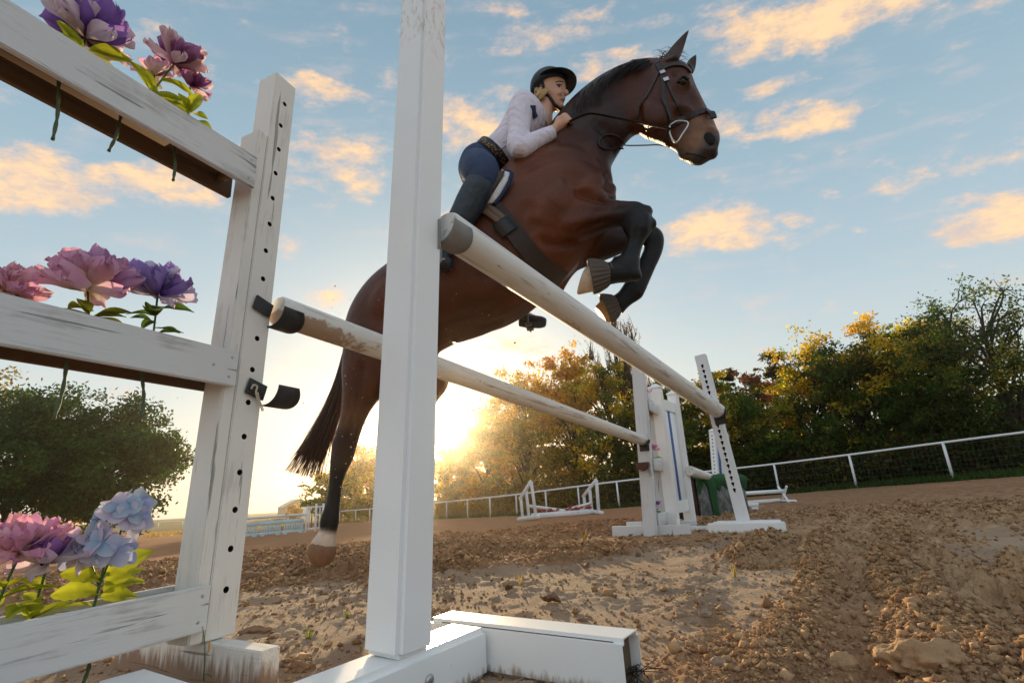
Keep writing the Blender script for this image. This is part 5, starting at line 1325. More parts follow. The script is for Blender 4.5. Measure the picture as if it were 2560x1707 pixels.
# near hind: thigh, gaskin, hock, cannon, fetlock, hoof
hn = .13
def hind(dx, lat, white, hoof):
    c1 = SOCK if white else BLK
    hb.loft([S((905 + dx, 742), (1100, 800), .12, lat * .9, BAY), S((866 + dx, 850), (1072 + dx * .1, 872), .115, lat, BAY), S((858 + dx, 925), (1000 + dx * .8, 950), .095, lat, BAY), S((860 + dx, 985), (938 + dx, 1005), .075, lat, BAY), S((853 + dx, 1045), (910 + dx, 1052), .056, lat, (.09, .035, .016)),
             S((840 + dx, 1085), (896 + dx, 1095), .048, lat, DKB), S((832 + dx, 1112), (889 + dx, 1122), .046, lat, DKB), S((828 + dx, 1145), (877 + dx, 1156), .042, lat, (.03, .018, .012)), S((826 + dx, 1180), (862 + dx, 1186), .034, lat, BLK), S((822 + dx, 1225), (851 + dx, 1229), .030, lat, BLK), S((813 + dx, 1266), (848 + dx, 1268), .032, lat, BLK), S((802 + dx, 1298), (846 + dx, 1302), .040, lat, BLK), S((802 + dx, 1318), (841 + dx, 1326), .037, lat, BLK),
             S((802 + dx, 1325), (838 + dx, 1337), .036, lat, c1), S((797 + dx, 1336), (837 + dx, 1356), .042, lat, c1)], 18)
    hb.loft([S((800 + dx, 1328), (838 + dx, 1344), .040, lat, c1), S((786 + dx, 1346), (838 + dx, 1362), .052, lat, c1 if white else hoof), S((775 + dx, 1366), (835 + dx, 1380), .058, lat, hoof), S((776 + dx, 1388), (829 + dx, 1396), .056, lat, hoof), S((789 + dx, 1408), (820 + dx, 1412), .040, lat, hoof)], 16)
hind(0, hn, True, HOOF)
hf_ = Body(); hf_.loft([S((784, 1350), (838, 1364), .0535, hn, BLK), S((775, 1368), (837, 1380), .061, hn, BLK), S((775, 1386), (832, 1394), .060, hn, BLK), S((785, 1405), (822, 1410), .049, hn, BLK), S((795, 1414), (812, 1416), .030, hn, BLK)], 20, 4, 2.2)
hf_.skin('hoof', .006, 1, plain('brown hoof horn', (.20, .105, .055), .55, .3, 30, .002), horse, None, 2); hind(152, -.12, False, (.10, .07, .05))
hb.loft([S((1215, 690), (1262, 812), .10, 0, BAY), S((1160, 760), (1200, 838), .09, 0, BAY), S((1120, 810), (1135, 858), .07, 0, BAY)], 14)
horse_body = hb.skin('body', .0125, 1, M_COAT, horse, iters=5)
def sculpt(o, lines):
    """grooves (negative) and ridges (positive) on the near side, along lines of pixels: (line, height in m, half width in px)"""
    me = o.data; n = len(me.vertices); V = np.empty(n * 3, np.float32); me.vertices.foreach_get('co', V); V = V.reshape(-1, 3).astype(float); N = np.empty(n * 3, np.float32); me.vertex_normals.foreach_get('vector', N); N = N.reshape(-1, 3)
    rel = V - HO; lat = rel @ HR
    # where the vertex would be seen on the horse's middle plane
    c = (V - CP) @ RC; px = CX + F_ * c[:, 0] / -c[:, 2]; py = CY - F_ * c[:, 1] / -c[:, 2]
    face = smooth01(N @ HR, .05, .5); D = np.zeros(n)
    for ln, h, w in lines:
        p = spline(ln, 4 * len(ln)); k = np.linspace(0, 1, len(p)); fade = np.minimum(1, np.minimum(k, 1 - k) * 5 + .15)
        d2 = ((px[:, None] - p[None, :, 0]) ** 2 + (py[:, None] - p[None, :, 1]) ** 2); i = d2.argmin(1)
        D += 1.6 * h * np.exp(-d2[np.arange(n), i] / (w * w)) * fade[i]
    V += N * (D * face)[:, None]; me.vertices.foreach_set('co', V.astype(np.float32).ravel()); me.update()
sculpt(horse_body, [
    ([r4(640, 1010), r4(760, 930), r4(930, 880), r4(1100, 900), r4(1210, 980)], -.014, 14), ([r4(1210, 960), r4(1235, 1060), r4(1215, 1130)], -.016, 11),
    ([r4(1000, 1130), r4(1090, 1150), r4(1200, 1185), r4(1300, 1190)], -.018, 9), ([r4(1020, 1110), r4(1110, 1110), r4(1230, 1160)], .012, 12), ([r4(940, 1050), r4(1010, 1040), r4(1060, 1060)], -.010, 16),
    ([r4(1100, 1010), r4(1150, 1060), r4(1190, 1100)], .012, 18), ([r4(880, 1130), r4(800, 1230), r4(760, 1340)], .012, 26), ([r4(740, 1180), r4(690, 1300), r4(720, 1420)], -.012, 20),
    ([r5(780, 640), r5(850, 675), r5(960, 680), r5(1080, 655)], -.016, 10), ([r5(900, 560), r5(1020, 540), r5(1150, 500)], .010, 16), ([r5(1000, 600), r5(1130, 560), r5(1260, 520)], -.010, 8), ([r5(1120, 470), r5(1240, 450), r5(1350, 440)], -.008, 7),
    ([r4(1120, 650), r4(1220, 740), r4(1290, 830), r4(1290, 900)], -.014, 12), ([r4(1180, 600), r4(1300, 690), r4(1370, 770)], .008, 16), ([r4(1000, 640), r4(1100, 560), r4(1250, 480), r4(1420, 400)], -.008, 18), ([r4(900, 820), r4(1000, 780), r4(1130, 820)], -.009, 16),
    ([r4(1450, 560), r4(1432, 640), r4(1462, 705), r4(1530, 740)], -.012, 8), ([r4(1500, 470), r4(1480, 560), r4(1500, 650), r4(1560, 690)], .008, 18), ([r4(1640, 560), r4(1730, 570), r4(1800, 610)], .009, 7), ([r4(1650, 610), r4(1720, 640), r4(1780, 700)], -.009, 10),
    ([r4(1760, 480), r4(1800, 560), r4(1840, 640)], -.006, 9), ([r4(1660, 440), r4(1700, 460), r4(1760, 460)], -.008, 8), ([r4(1650, 350), r4(1690, 345)], -.010, 10), ([r4(1800, 760), r4(1800, 830), r4(1760, 870)], -.008, 10), ([r4(1850, 720), r4(1900, 715), r4(1935, 750), r4(1930, 830), r4(1880, 850), r4(1850, 800)], .008, 7),
    ([(905, 900), (900, 960), (895, 1020)], -.010, 9), ([(878, 1010), (880, 1060), (868, 1100)], -.009, 7), ([(862, 1130), (850, 1200), (838, 1270)], -.005, 5), ([(1180, 700), (1240, 690), (1320, 700)], -.008, 26), ([(1120, 800), (1180, 790), (1250, 770)], -.006, 16),
    ([r5(1420, 560), r5(1400, 660), r5(1360, 780)], -.006, 6), ([r5(1470, 470), r5(1480, 540), r5(1450, 600)], .007, 10)])
HB_ = bvh_of(horse_body)
# ears
def ear(base, tip, lat, w, back):
    b0 = (HP(*base[0], lat) + HP(*base[1], lat)) / 2; tp = HP(*tip, lat); wv = (HP(*base[1], lat) - HP(*base[0], lat)) / 2; k = 12; V = []
    u = np.linspace(0, 1, k); n = 12; a = np.linspace(0, 2 * np.pi, n, endpoint=False)
    for i, q in enumerate(u):
        c = b0 + (tp - b0) * q + HF * back * math.sin(q * 3.1); f = (1 - q) ** .62 * (1 + .35 * math.sin(q * 3.1)); open_ = .55 * math.sin(min(q * 1.1, 1) * 2.9)
        for ai in a:
            d = math.sin(ai); V.append(c + wv * math.cos(ai) * f + HR * w * f * (d if d < 0 else d * (1 - 1.5 * open_)))
    V = np.array(V).reshape(k, n, 3); ac = Body(); ac.close(V, n, np.ones((k, 3))); me = ac.acc.mesh('ear', True)
    me.attributes.new('coat', 'FLOAT_COLOR', 'POINT').data.foreach_set('color', np.tile(np.array([.05, .020, .011, 1], np.float32), len(me.vertices)))
    return obj('ear', me, M_COAT, horse)
ear((r4(1578, 300), r4(1692, 262)), r4(1756, 66), .055, .030, -.012)
ear((r4(1738, 300), r4(1782, 352)), r4(1805, 230), -.055, .028, .0)
# eye, nostril
eyem = plain('dark wet eye', (.010, .006, .004), .05, .1)
pe, ne_ = hit(HB_, *r4(1716, 404), -.012)
ico = bmesh.new(); bmesh.ops.create_uvsphere(ico, u_segments=16, v_segments=10, radius=.023); bm_obj('eye', ico, eyem, horse, mat4(None, pe), True)
acc = Acc(); strap(acc, HB_, [r4(1685, 412), r4(1700, 384), r4(1728, 372), r4(1752, 396)], .012, .007, .006, 12); acc.obj('eyelid', plain('dark eyelid', (.022, .012, .009), .6), horse, True)
pn_, nn_ = hit(HB_, *r4(1893, 775), .001); 
nz = bmesh.new(); bmesh.ops.create_uvsphere(nz, u_segments=16, v_segments=10, radius=.034)
Rn = Vector((0, 0, 1)).rotation_difference(Vector(nn_)).to_matrix().to_4x4()
bm_obj('nostril', nz, plain('nostril dark', (.008, .006, .006), .8), horse, mat4(None, pn_) @ Rn @ Matrix.Diagonal((.75, 1.15, .28, 1)), True)
# mouth line and pale whiskered chin
acc = Acc(); strap(acc, HB_, [r4(1740, 872), r4(1775, 878), r4(1820, 885), r4(1870, 905)], .006, .0025, .002, 16, .04); acc.obj('mouth', plain('mouth line', (.015, .010, .009), .8), horse, True)

# mane: locks that fall from the crest
M_HAIR = plain('black horse hair', (.016, .011, .009), .45, .3, 60, spec=.4)
def hair_mat():
    m, t, b, out = new_mat('tail hair'); b.inputs['Base Color'].default_value = (.030, .016, .010, 1); b.inputs['Roughness'].default_value = .42
    tr = t.add('ShaderNodeBsdfTranslucent'); tr.inputs[0].default_value = (.55, .22, .07, 1); mx = t.add('ShaderNodeMixShader'); mx.inputs[0].default_value = .35
    t.l.new(b.outputs[0], mx.inputs[1]); t.l.new(tr.outputs[0], mx.inputs[2]); t.l.new(mx.outputs[0], out.inputs[0]); return m
M_TAIL = hair_mat()
rng = np.random.default_rng(12)
crest = spline([r4(1560, 282), r4(1500, 272), r4(1440, 268), r4(1370, 287), r4(1300, 308), r4(1225, 350), r4(1150, 392), r4(1085, 445), r4(1030, 492), r4(975, 548), r4(930, 592)], 60)
acc = Acc()
for i in range(700):
    q = rng.uniform(0, 59); k = int(q); c = crest[k] + (crest[min(k + 1, 59)] - crest[k]) * (q - k)
    lat = rng.normal(.004, .010); L = rng.uniform(.6, 1.0) * (42 + 40 * (k / 60)) ; ang = rng.normal(0, .22)
    # back along the crest and down the near side of the neck
    dirb = np.array(crest[min(k + 4, 59)]) - np.array(crest[max(k - 2, 0)]); dirb = dirb / (np.linalg.norm(dirb) + 1e-6); dn_ = np.array([dirb[1] * -1 if dirb[0] > 0 else -dirb[1] * -1, 0]) * 0
    down = np.array([-dirb[1], dirb[0]]);  down = down if down[1] > 0 else -down
    pts = []
    for u in np.linspace(0, 1, 6):
        px = c + dirb * L * u * 1.25 + down * L * (u ** 1.4) * (.72 + ang) + np.array([0, -7.0 * math.sin(u * 2.6) * (rng.random() * .4 + .6)])
        pts.append(HP(px[0], px[1], lat + .105 * u ** .8 * (1 if lat > -.004 else .2)))
    acc.tube(spline(pts, 9), np.linspace(.0058, .0008, 9) * rng.uniform(.5, 1.2), 5, .55)
acc.obj('mane', M_HAIR, horse, True)
acc = Acc()
for i in range(80):                                   # forelock and wisps over the poll
    b0 = r4(rng.uniform(1540, 1690), rng.uniform(262, 285)); e0 = r4(b0 and rng.uniform(1520, 1760), rng.uniform(205, 300))
    m0 = ((b0[0] + e0[0]) / 2 + rng.normal(0, 4), min(b0[1], e0[1]) - rng.uniform(2, 10)); l0 = rng.normal(0, .03)
    acc.tube(spline([HP(*b0, l0), HP(*m0, l0 + .01), HP(*e0, l0 + rng.normal(0, .02))], 7), np.linspace(.0025, .0005, 7), 4)
acc.obj('forelock', M_HAIR, horse, True)
# tail
acc = Acc()
lft = [(868, 850), (856, 885), (838, 950), (806, 1030), (760, 1112), (708, 1186)]; rgt = [(872, 872), (862, 930), (858, 985), (846, 1055), (824, 1125), (806, 1215)]
lf_, rg_ = spline(lft, 30), spline(rgt, 30)
for i in range(560):
    f = rng.beta(1.2, 1.2); ln = rng.uniform(.74, 1.03); wig = rng.normal(0, 1, 3); lat = rng.normal(0, .035); pts = []
    for u in np.linspace(0, 1, 12):
        k = min(int(u * ln * 29), 28); a = lf_[k] * (1 - f) + rg_[k] * f
        sp = u ** 2 * 10
        a = a + np.array([math.sin(u * 5 + wig[0] * 2) * wig[1] * sp * .6 - 6 * u ** 3, math.cos(u * 4 + wig[2]) * wig[2] * sp * .4])
        pts.append(HP(a[0], a[1], lat * (.3 + u)))
    acc.tube(spline(pts, 16), np.linspace(.0042, .0010, 16) * rng.uniform(.45, 1.1), 4)
acc.obj('tail', M_TAIL, horse, True)

# bell boots and hooves of the front feet
M_RUB = plain('ribbed grey rubber', (.085, .066, .052), .6, .15, 30)
M_HOOFM = plain('pale worn hoof', (.46, .34, .24), .6, .35, 35, .002)
M_HOOF2 = plain('amber hoof', (.42, .22, .08), .55, .25, 25, .002)
def bell_boot(c0, r0, c1, r1, lat, tip, hoofm, label):
    a = HP(*c0, lat); b = HP(*c1, lat); ax = (b - a); L = np.linalg.norm(ax); z = ax / L; x = np.cross(HR, z); x /= np.linalg.norm(x); y = np.cross(z, x)
    s = F_ / proj(a)[2]; n = 88; th = np.linspace(0, 2 * np.pi, n, endpoint=False); prof = [(0, r0 * .90), (.06, r0 * 1.02), (.16, r0 * .98), (.40, r0 + (r1 - r0) * .42), (.75, r0 + (r1 - r0) * .82), (.97, r1), (1.0, r1 * .98), (.98, r1 * .90), (.5, r0 * .92)]
    V = []
    for u, r in prof:
        rib = (.045 if .18 < u < .97 else 0) * np.sign(np.sin(th * 22)) if r > r0 else 0 * th
        rr = r / s * (1 + rib); V.append(a + z * u * L + np.cos(th)[:, None] * rr[:, None] * x * 1.0 + np.sin(th)[:, None] * rr[:, None] * y * .82)
    bd = Body(); bd.close(np.array(V), n, np.ones((len(V), 3))); me = bd.acc.mesh('bell_boot'); auto_smooth(me, 25); o = obj('bell_boot', me, M_RUB, horse); 
    # hoof: a slanted cone from inside the boot to the sole
    t0 = HP(*tip[0], lat); t1 = HP(*tip[1], lat); V = []; m0 = (t0 + t1) / 2; hx = (t1 - t0) / 2; hx = hx if np.dot(hx, x) > 0 else -hx; n = 20; th = np.linspace(0, 2 * np.pi, n, endpoint=False)
    for u, k in ((0, .92), (.5, .98), (.93, 1.0), (1.0, .93), (1.0, .55)):
        c = (a + z * L * .55) * (1 - u) + m0 * u; w = (x * r1 / s * .86) * (1 - u) + hx * u
        w = w if np.dot(w, x) > 0 else w
        V.append(c + np.cos(th)[:, None] * w * k + np.sin(th)[:, None] * y * r1 / s * .62 * k)
    bd = Body(); bd.close(np.array(V), n, np.ones((5, 3))); me = bd.acc.mesh('hoof'); auto_smooth(me, 40); obj('hoof', me, hoofm, horse)
bell_boot(r5(1268, 862), 27, r5(1112, 893), 47, ne, (r5(1024, 1010), r5(1080, 842)), M_HOOFM, '')
bell_boot(r5(1318, 1062), 21, r5(1206, 1105), 41, fa_, (r5(1218, 1190), r5(1140, 1095)), M_HOOF2, '')

# bridle
M_LEA = plain('dark brown leather', (.020, .012, .009), .38, .3, 40, .0005)
bri = obj('bridle', mesh_np('bridle', np.zeros((3, 3)) + HO, np.array([[0, 1, 2]])), M_LEA, horse)
def bstrap(nm, px, w, th=.005, off=.006, n=None, lat=.09):
    a = Acc(); strap(a, HB_, px, w, off, th, n, lat); o = a.obj(nm, M_LEA, bri, True); auto_smooth(o.data, 40); return o
bpx = [r4(1548, 288), r4(1560, 312), r4(1574, 345), r4(1588, 400), r4(1588, 470), r4(1590, 520), r4(1612, 585), r4(1630, 640), r4(1640, 680)]
acc = Acc(); strap(acc, HB_, bpx, .020, .006, .005, 40, .09); old = bri.data; bri.data = acc.mesh('bridle', True); bri.data.materials.append(M_LEA); auto_smooth(bri.data, 40); bpy.data.meshes.remove(old)
bstrap('cheek_strap', [r4(1605, 380), r4(1628, 440), r4(1652, 500), r4(1690, 565), r4(1720, 625), r4(1735, 655)], .015)
bstrap('browband', [r4(1575, 330), r4(1610, 310), r4(1660, 298), r4(1710, 300), r4(1745, 318), r4(1768, 345)], .024, .008)
bstrap('throat_lash', [r4(1560, 345), r4(1520, 430), r4(1470, 520), r4(1440, 580), r4(1420, 640)], .010)
bstrap('noseband', [r4(1640, 690), r4(1690, 665), r4(1740, 640), r4(1800, 612), r4(1860, 598), r4(1905, 605), r4(1920, 640)], .030, .009)
bstrap('chin_strap', [r4(1635, 700), r4(1605, 770), r4(1625, 830)], .014)
for c in (r4(1585, 352), r4(1607, 398)):
    p, nn = hit(HB_, *c, .012); bmq = bmesh.new(); bm_box(bmq, (-.014, -.012, -.002), (.014, .012, .002), .001, 1)
    bm_obj('buckle', bmq, M_METAL, bri, mat4(None, p) @ Vector((0, 0, 1)).rotation_difference(Vector(nn)).to_matrix().to_4x4())
ringp = [r4(1632, 690), r4(1680, 662), r4(1735, 664), r4(1752, 676), r4(1745, 700), r4(1712, 750), r4(1680, 798), r4(1655, 790), r4(1632, 740), r4(1632, 690)]
tube_obj('bit_ring', [HP(*q, .092) for q in spline(ringp, 40)], .0048, M_METAL, bri, 8)
tube_obj('rein', [HP(*q, l) for q, l in zip(spline([r4(1638, 712), r4(1560, 698), r4(1420, 668), r4(1280, 640), r4(1130, 612), r4(1070, 622), r4(1020, 642), r4(978, 665)], 30), np.interp(np.linspace(0, 1, 30), [0, .3, .6, 1], [.10, .16, .20, .155]))], .0085, M_LEA, bri, 6, .35)
tube_obj('rein', [HP(*q, l) for q, l in zip(spline([r4(1655, 838), r4(1560, 818), r4(1470, 820), r4(1340, 820), r4(1250, 800)], 20), np.linspace(-.06, -.10, 20))], .006, M_LEA, bri, 6, .4)
tube_obj('martingale_strap', [HP(*q, .09) for q in spline([r4(1530, 655), r4(1500, 690), r4(1478, 722)], 8)], .007, M_LEA, bri, 6, .4)
acc = Acc(); strap(acc, HB_, [r4(1325, 840), r4(1280, 842), r4(1200, 845), r4(1170, 820), r4(1172, 785), r4(1210, 755), r4(1260, 752), r4(1310, 775), r4(1330, 810)], .010, .007, .004, 36); acc.obj('neck_strap', M_LEA, horse, True)

# saddle: seat, flap, pad, girth, stirrups
M_SADDLE = plain('brown saddle leather', (.050, .026, .016), .35, .3, 30, .0006)
sad = thing('saddle', 'brown jumping saddle on a white edged pad, girthed on the bay horse', 'saddle', HP(1230, 480))
sb = Body()
sb.loft([S((1148, 520), (1160, 575), .10, 0, BLK), S((1170, 512), (1192, 548), .13, 0, BLK), S((1210, 478), (1232, 512), .11, 0, BLK), S((1245, 432), (1268, 470), .08, 0, BLK), S((1262, 410), (1282, 442), .05, 0, BLK)], 16)
sb.skin('seat', .011, 1, M_SADDLE, sad, None, 3)
def panel(nm, outline, lat0, mat, par, th=.012, bulge=.03):
    """a curved pad hanging on the flank: outline pixels at a sideways distance"""
    pts = np.array(outline, float); c = pts.mean(0); rings = [1.0, .72, .4]; V = []; n = len(pts)
    for k in rings:
        for q in pts: w = c + (q - c) * k; V.append(HP(w[0], w[1], lat0 + bulge * (1 - k * k)))
    V.append(HP(c[0], c[1], lat0 + bulge)); V = np.array(V); Fq = []; Tr = []
    for r_ in range(len(rings) - 1):
        for j in range(n): Fq.append([r_ * n + j, r_ * n + (j + 1) % n, (r_ + 1) * n + (j + 1) % n, (r_ + 1) * n + j])
    for j in range(n): Tr.append([(len(rings) - 1) * n + j, (len(rings) - 1) * n + (j + 1) % n, len(V) - 1])
    o = obj(nm, mesh_np(nm, V, [np.array(Fq), np.array(Tr)], True), mat, par); md = o.modifiers.new('thickness', 'SOLIDIFY'); md.thickness = th; md.offset = 0; return o
M_PAD = plain('white quilted pad', (.62, .64, .66), .8, .12, 45, .003, bscale=70)
M_NAVY = plain('navy cloth', (.012, .028, .085), .75, .25, 30)
pad_o = [r4(540, 985), r4(588, 1003), r4(572, 1050), r4(545, 1100), r4(515, 1150), r4(478, 1198), r4(430, 1205), r4(400, 1180), r4(430, 1100), r4(480, 1040)]
panel('pad', pad_o, .30, M_PAD, sad, .014, .012)
tube_obj('pad_binding', [HP(*q, .300) for q in spline([r4(560, 985), r4(600, 1005), r4(585, 1060), r4(555, 1115), r4(522, 1160), r4(484, 1205)], 24)], .0095, M_NAVY, sad, 8)
flap_o = [r4(470, 1000), r4(555, 985), r4(545, 1020), r4(505, 1085), r4(470, 1140), r4(430, 1195), r4(380, 1190), r4(350, 1120), r4(400, 1040)]
panel('flap', flap_o, .318, M_SADDLE, sad, .008, .012)
M_GIRTH = plain('dark brown girth', (.026, .015, .011), .55, .25, 40, .001)
M_BILLET = plain('tan billet straps', (.13, .085, .055), .55, .2, 40, .001)
gpx = [r5(478, 450), r5(560, 535), r5(640, 640), r5(720, 740), r5(800, 820), r5(880, 880), r5(925, 905)]
acc = Acc(); strap(acc, HB_, gpx, .088, .008, .010, 40, .2); g_ = acc.obj('girth', M_GIRTH, sad, True); auto_smooth(g_.data, 40)
for dx, dy in ((-14, 12), (14, -10)):
    acc = Acc(); strap(acc, HB_, [r5(420 + dx, 455 + dy), r5(480 + dx, 490 + dy), r5(545 + dx, 545 + dy)], .030, .020, .005, 14, .2); acc.obj('billet', M_BILLET, g_, True)
acc = Acc(); strap(acc, HB_, [r5(525, 535), r5(590, 615)], .090, .020, .006, 12, .2); acc.obj('buckle_guard', plain('black leather', (.016, .015, .016), .4), g_, True)

# ---- rider
M_SKIN = plain('skin', (.60, .34, .235), .5, .08, 14, spec=.4)
def shirt_mat():
    m, t, b, _ = new_mat('pale lilac white shirt'); co = t.add('ShaderNodeTexCoord').outputs['Object']
    n = t.noise(t.mapping(co, (16, 16, 26)), 1.0, 3, .5, .8)
    b.inputs['Base Color'].default_value = (.68, .635, .74, 1); b.inputs['Roughness'].default_value = .75; b.inputs['Sheen Weight'].default_value = .15
    w = t.add('ShaderNodeTexWave', wave_type='BANDS', bands_direction='DIAGONAL'); t.put(w.inputs['Vector'], co); w.inputs['Scale'].default_value = 9; w.inputs['Distortion'].default_value = 7; w.inputs['Detail'].default_value = 2
    bump(t, b, t.math('ADD', t.math('MULTIPLY', n, .7), t.math('MULTIPLY', w.outputs[1], .35)), .013, .8); return m
M_SHIRT = shirt_mat()
def denim(name, col, rough):
    m, t, b, _ = new_mat(name); co = t.add('ShaderNodeTexCoord').outputs['Object']; n = t.noise(co, 22, 5)
    t.put(b.inputs['Base Color'], t.mix(n, tuple(k * .75 for k in col), tuple(k * 1.25 for k in col))); b.inputs['Roughness'].default_value = rough
    bump(t, b, t.noise(t.mapping(co, (18, 18, 30)), 1.0, 4, .6, .6), .012, .7); return m
M_BREECH = denim('navy breeches', (.011, .028, .085), .7); M_BOOT = denim('dark teal leather boot', (.008, .018, .032), .50)
rider = thing('person', 'woman in pale shirt, navy breeches and black riding helmet crouched on the jumping horse', 'person', HP(1195, 470))
W1 = (1, 1, 1)
# body (skin) inside the clothes: head, neck, trunk, arms and legs in one surface
rb = Body()
rb.loft([S(r4(790, 372), r4(930, 380), .058, 0, W1), S(r4(772, 405), r4(948, 408), .073, 0, W1), S(r4(770, 440), r4(954, 442), .078, 0, W1), S(r4(778, 472), r4(950, 468), .076, 0, W1), S(r4(790, 500), r4(945, 500), .070, 0, W1), S(r4(812, 525), r4(942, 525), .062, 0, W1), S(r4(838, 552), r4(936, 552), .050, 0, W1), S(r4(868, 578), r4(928, 574), .034, 0, W1), S(r4(888, 588), r4(918, 584), .018, 0, W1)], 18)
rb.ball(*r4(952, 474), .012, .016, .020, .013, W1, -60); rb.ball(*r4(962, 484), .012, .011, .010, .012, W1, 0)      # nose
rb.ball(*r4(940, 513), .014, .012, .0075, .020, W1, 10); rb.ball(*r4(934, 526), .014, .012, .008, .018, W1, 0)      # lips
rb.ball(*r4(926, 566), .008, .014, .014, .020, W1, 0); rb.ball(*r4(936, 418), .022, .014, .009, .030, W1, 0)        # chin, brow
rb.ball(*r4(906, 478), .050, .022, .018, .018, W1, 0)                                                               # cheekbone
rb.loft([S(r4(760, 520), r4(880, 560), .058, 0, W1), S(r4(745, 555), r4(868, 610), .056, 0, W1), S(r4(735, 585), r4(865, 660), .068, 0, W1), S(r4(720, 610), r4(850, 740), .09, 0, W1)], 16)
rb.loft([S(r4(640, 590), r4(800, 760), .12, 0, W1), S(r4(560, 720), r4(690, 860), .10, 0, W1), S(r4(440, 860), r4(560, 970), .10, 0, W1), S(r4(330, 930), r4(470, 1010), .12, 0, W1)], 14)
hand_c = r4(935, 665)
def arm(b, sh, el, wr, l, rads, col=W1):
    pts = [HP(*sh, l[0]), (HP(*sh, l[0]) + HP(*el, l[1])) / 2, HP(*el, l[1]), (HP(*el, l[1]) + HP(*wr, l[2])) / 2, HP(*wr, l[2])]
    b.tube(pts, rads, col)
arm(rb, r4(655, 610), r4(640, 850), r4(895, 705), (.165, .215, .12), [.05, .042, .038, .034, .026])
arm(rb, r4(690, 610), r4(690, 830), r4(930, 690), (-.165, -.21, -.05), [.05, .042, .038, .034, .026])
def hand(b, wr, kn, lat, s):
    """a closed fist round the rein: palm, four bent fingers, thumb"""
    w = HP(*wr, lat); k = HP(*kn, lat); d = (k - w); L = np.linalg.norm(d); d /= L; up = np.cross(HR, d); up /= np.linalg.norm(up); up = up if up[2] > 0 else -up
    b.tube([w - d * .01, w + d * .03, w + d * .055], [.024, .030, .028], W1)
    for i in range(4):
        o = w + d * .055 + up * (.022 - .0155 * i) + HR * s * .012; r = [.0105, .0108, .0102, .009][i]
        b.tube([w + d * .03 + up * (.014 - .010 * i), o + HR * s * .012, o + d * .022 + HR * s * .010, o + d * .030 - HR * s * .012, o + d * .012 - HR * s * .022], [r * 1.1, r * 1.1, r, r * .95, r * .8], W1, 10, 4)
    b.tube([w + d * .012 + up * .018, w + d * .035 + up * .036 + HR * s * .010, w + d * .058 + up * .036 + HR * s * .004, w + d * .074 + up * .026], [.014, .012, .011, .008], W1, 10, 4)
hand(rb, r4(890, 706), r4(985, 640), .125, 1); hand(rb, r4(935, 690), r4(1010, 630), -.05, -1)
def leg(b, lat, hip, knee, heel, toe, rads):
    b.tube([HP(*hip, lat * .55), (HP(*hip, lat * .6) + HP(*knee, lat)) / 2, HP(*knee, lat), HP(*knee, lat) * .5 + HP(*heel, lat * .98) * .5, HP(*heel, lat * .98)], rads, W1)
    b.tube([HP(*heel, lat * .98) , HP(*heel, lat * .98) * .4 + HP(*toe, lat) * .6, HP(*toe, lat)], [.030, .024, .016], W1)
rleg = (.315, r4(360, 960), r4(405, 1045), (1092, 640), (1122, 662)); lleg = (-.345, r4(360, 960), r4(470, 1035), (1300, 785), (1360, 806))
leg(rb, *rleg, [.08, .050, .026, .024, .022]); leg(rb, *lleg, [.08, .050, .026, .024, .022])
rider_body = rb.skin('body', .0062, 1, M_SKIN, rider, None, 3)
RB_ = bvh_of(rider_body)
# shirt
sh = Body()
sh.loft([S(r4(405, 845), r4(585, 1000), .138, 0, W1), S(r4(440, 818), r4(615, 985), .136, 0, W1), S(r4(500, 765), r4(690, 925), .148, 0, W1), S(r4(552, 690), r4(742, 850), .162, 0, W1), S(r4(590, 610), r4(800, 770), .188, 0, W1), S(r4(625, 560), r4(835, 715), .185, 0, W1), S(r4(655, 534), r4(842, 670), .150, 0, W1), S(r4(690, 530), r4(800, 620), .090, 0, W1)], 24, 5, 2.1)
arm(sh, r4(650, 605), r4(645, 845), r4(866, 735), (.165, .225, .150), [.072, .058, .057, .048, .038])
arm(sh, r4(690, 610), r4(700, 830), r4(900, 720), (-.165, -.21, -.06), [.070, .056, .052, .044, .036])
shirt = sh.skin('shirt', .0075, 1, M_SHIRT, rider, None, 2)
SB_ = bvh_of(shirt)
acc = Acc(); strap(acc, SB_, [r4(736, 562), r4(738, 590), r4(744, 618), r4(754, 640)], .030, .006, .004, 14, .1); c_ = acc.obj('collar', M_NAVY, shirt, True)
acc = Acc(); strap(acc, SB_, [r4(582, 812), r4(545, 838), r4(490, 872)], .0035, .0025, .001, 14, .1); acc.obj('piping', M_NAVY, shirt, True)
# breeches, boots
br = Body()
br.loft([S(r4(385, 862), r4(575, 1005), .150, 0, W1), S(r4(345, 880), r4(550, 1020), .165, 0, W1), S(r4(300, 918), r4(520, 1050), .175, 0, W1), S(r4(272, 975), r4(470, 1070), .165, 0, W1), S(r4(262, 1020), r4(400, 1080), .13, 0, W1), S(r4(275, 1060), r4(350, 1090), .08, 0, W1)], 22)
def thigh(b, lat, q): b.tube([HP(*q[0], lat * .60), HP(*q[1], lat * .9), HP(*q[2], lat), HP(*q[3], lat)], [.098, .094, .076, .056], W1)
thigh(br, .315, (r4(370, 960), r4(400, 990), r4(415, 1040), r4(375, 1120))); thigh(br, -.315, (r4(370, 960), r4(420, 1000), r4(470, 1040), r4(450, 1120)))
breeches = br.skin('breeches', .0085, 1, M_BREECH, rider, None, 3)
def boot(lat, pts, rads, foot, frad):
    b = Body(); b.tube([HP(*q, lat) for q in pts], rads, W1); b.tube([HP(*q, lat) for q in foot], frad, W1)
    return b.skin('boot', .0075, 1, M_BOOT, rider, None, 2)
boot(.335, [r4(395, 1065), r4(375, 1110), r4(330, 1190), r4(275, 1290), (1118, 600), (1098, 645)], [.072, .076, .073, .066, .050, .040], [(1092, 648), (1108, 655), (1128, 662)], [.044, .040, .026])
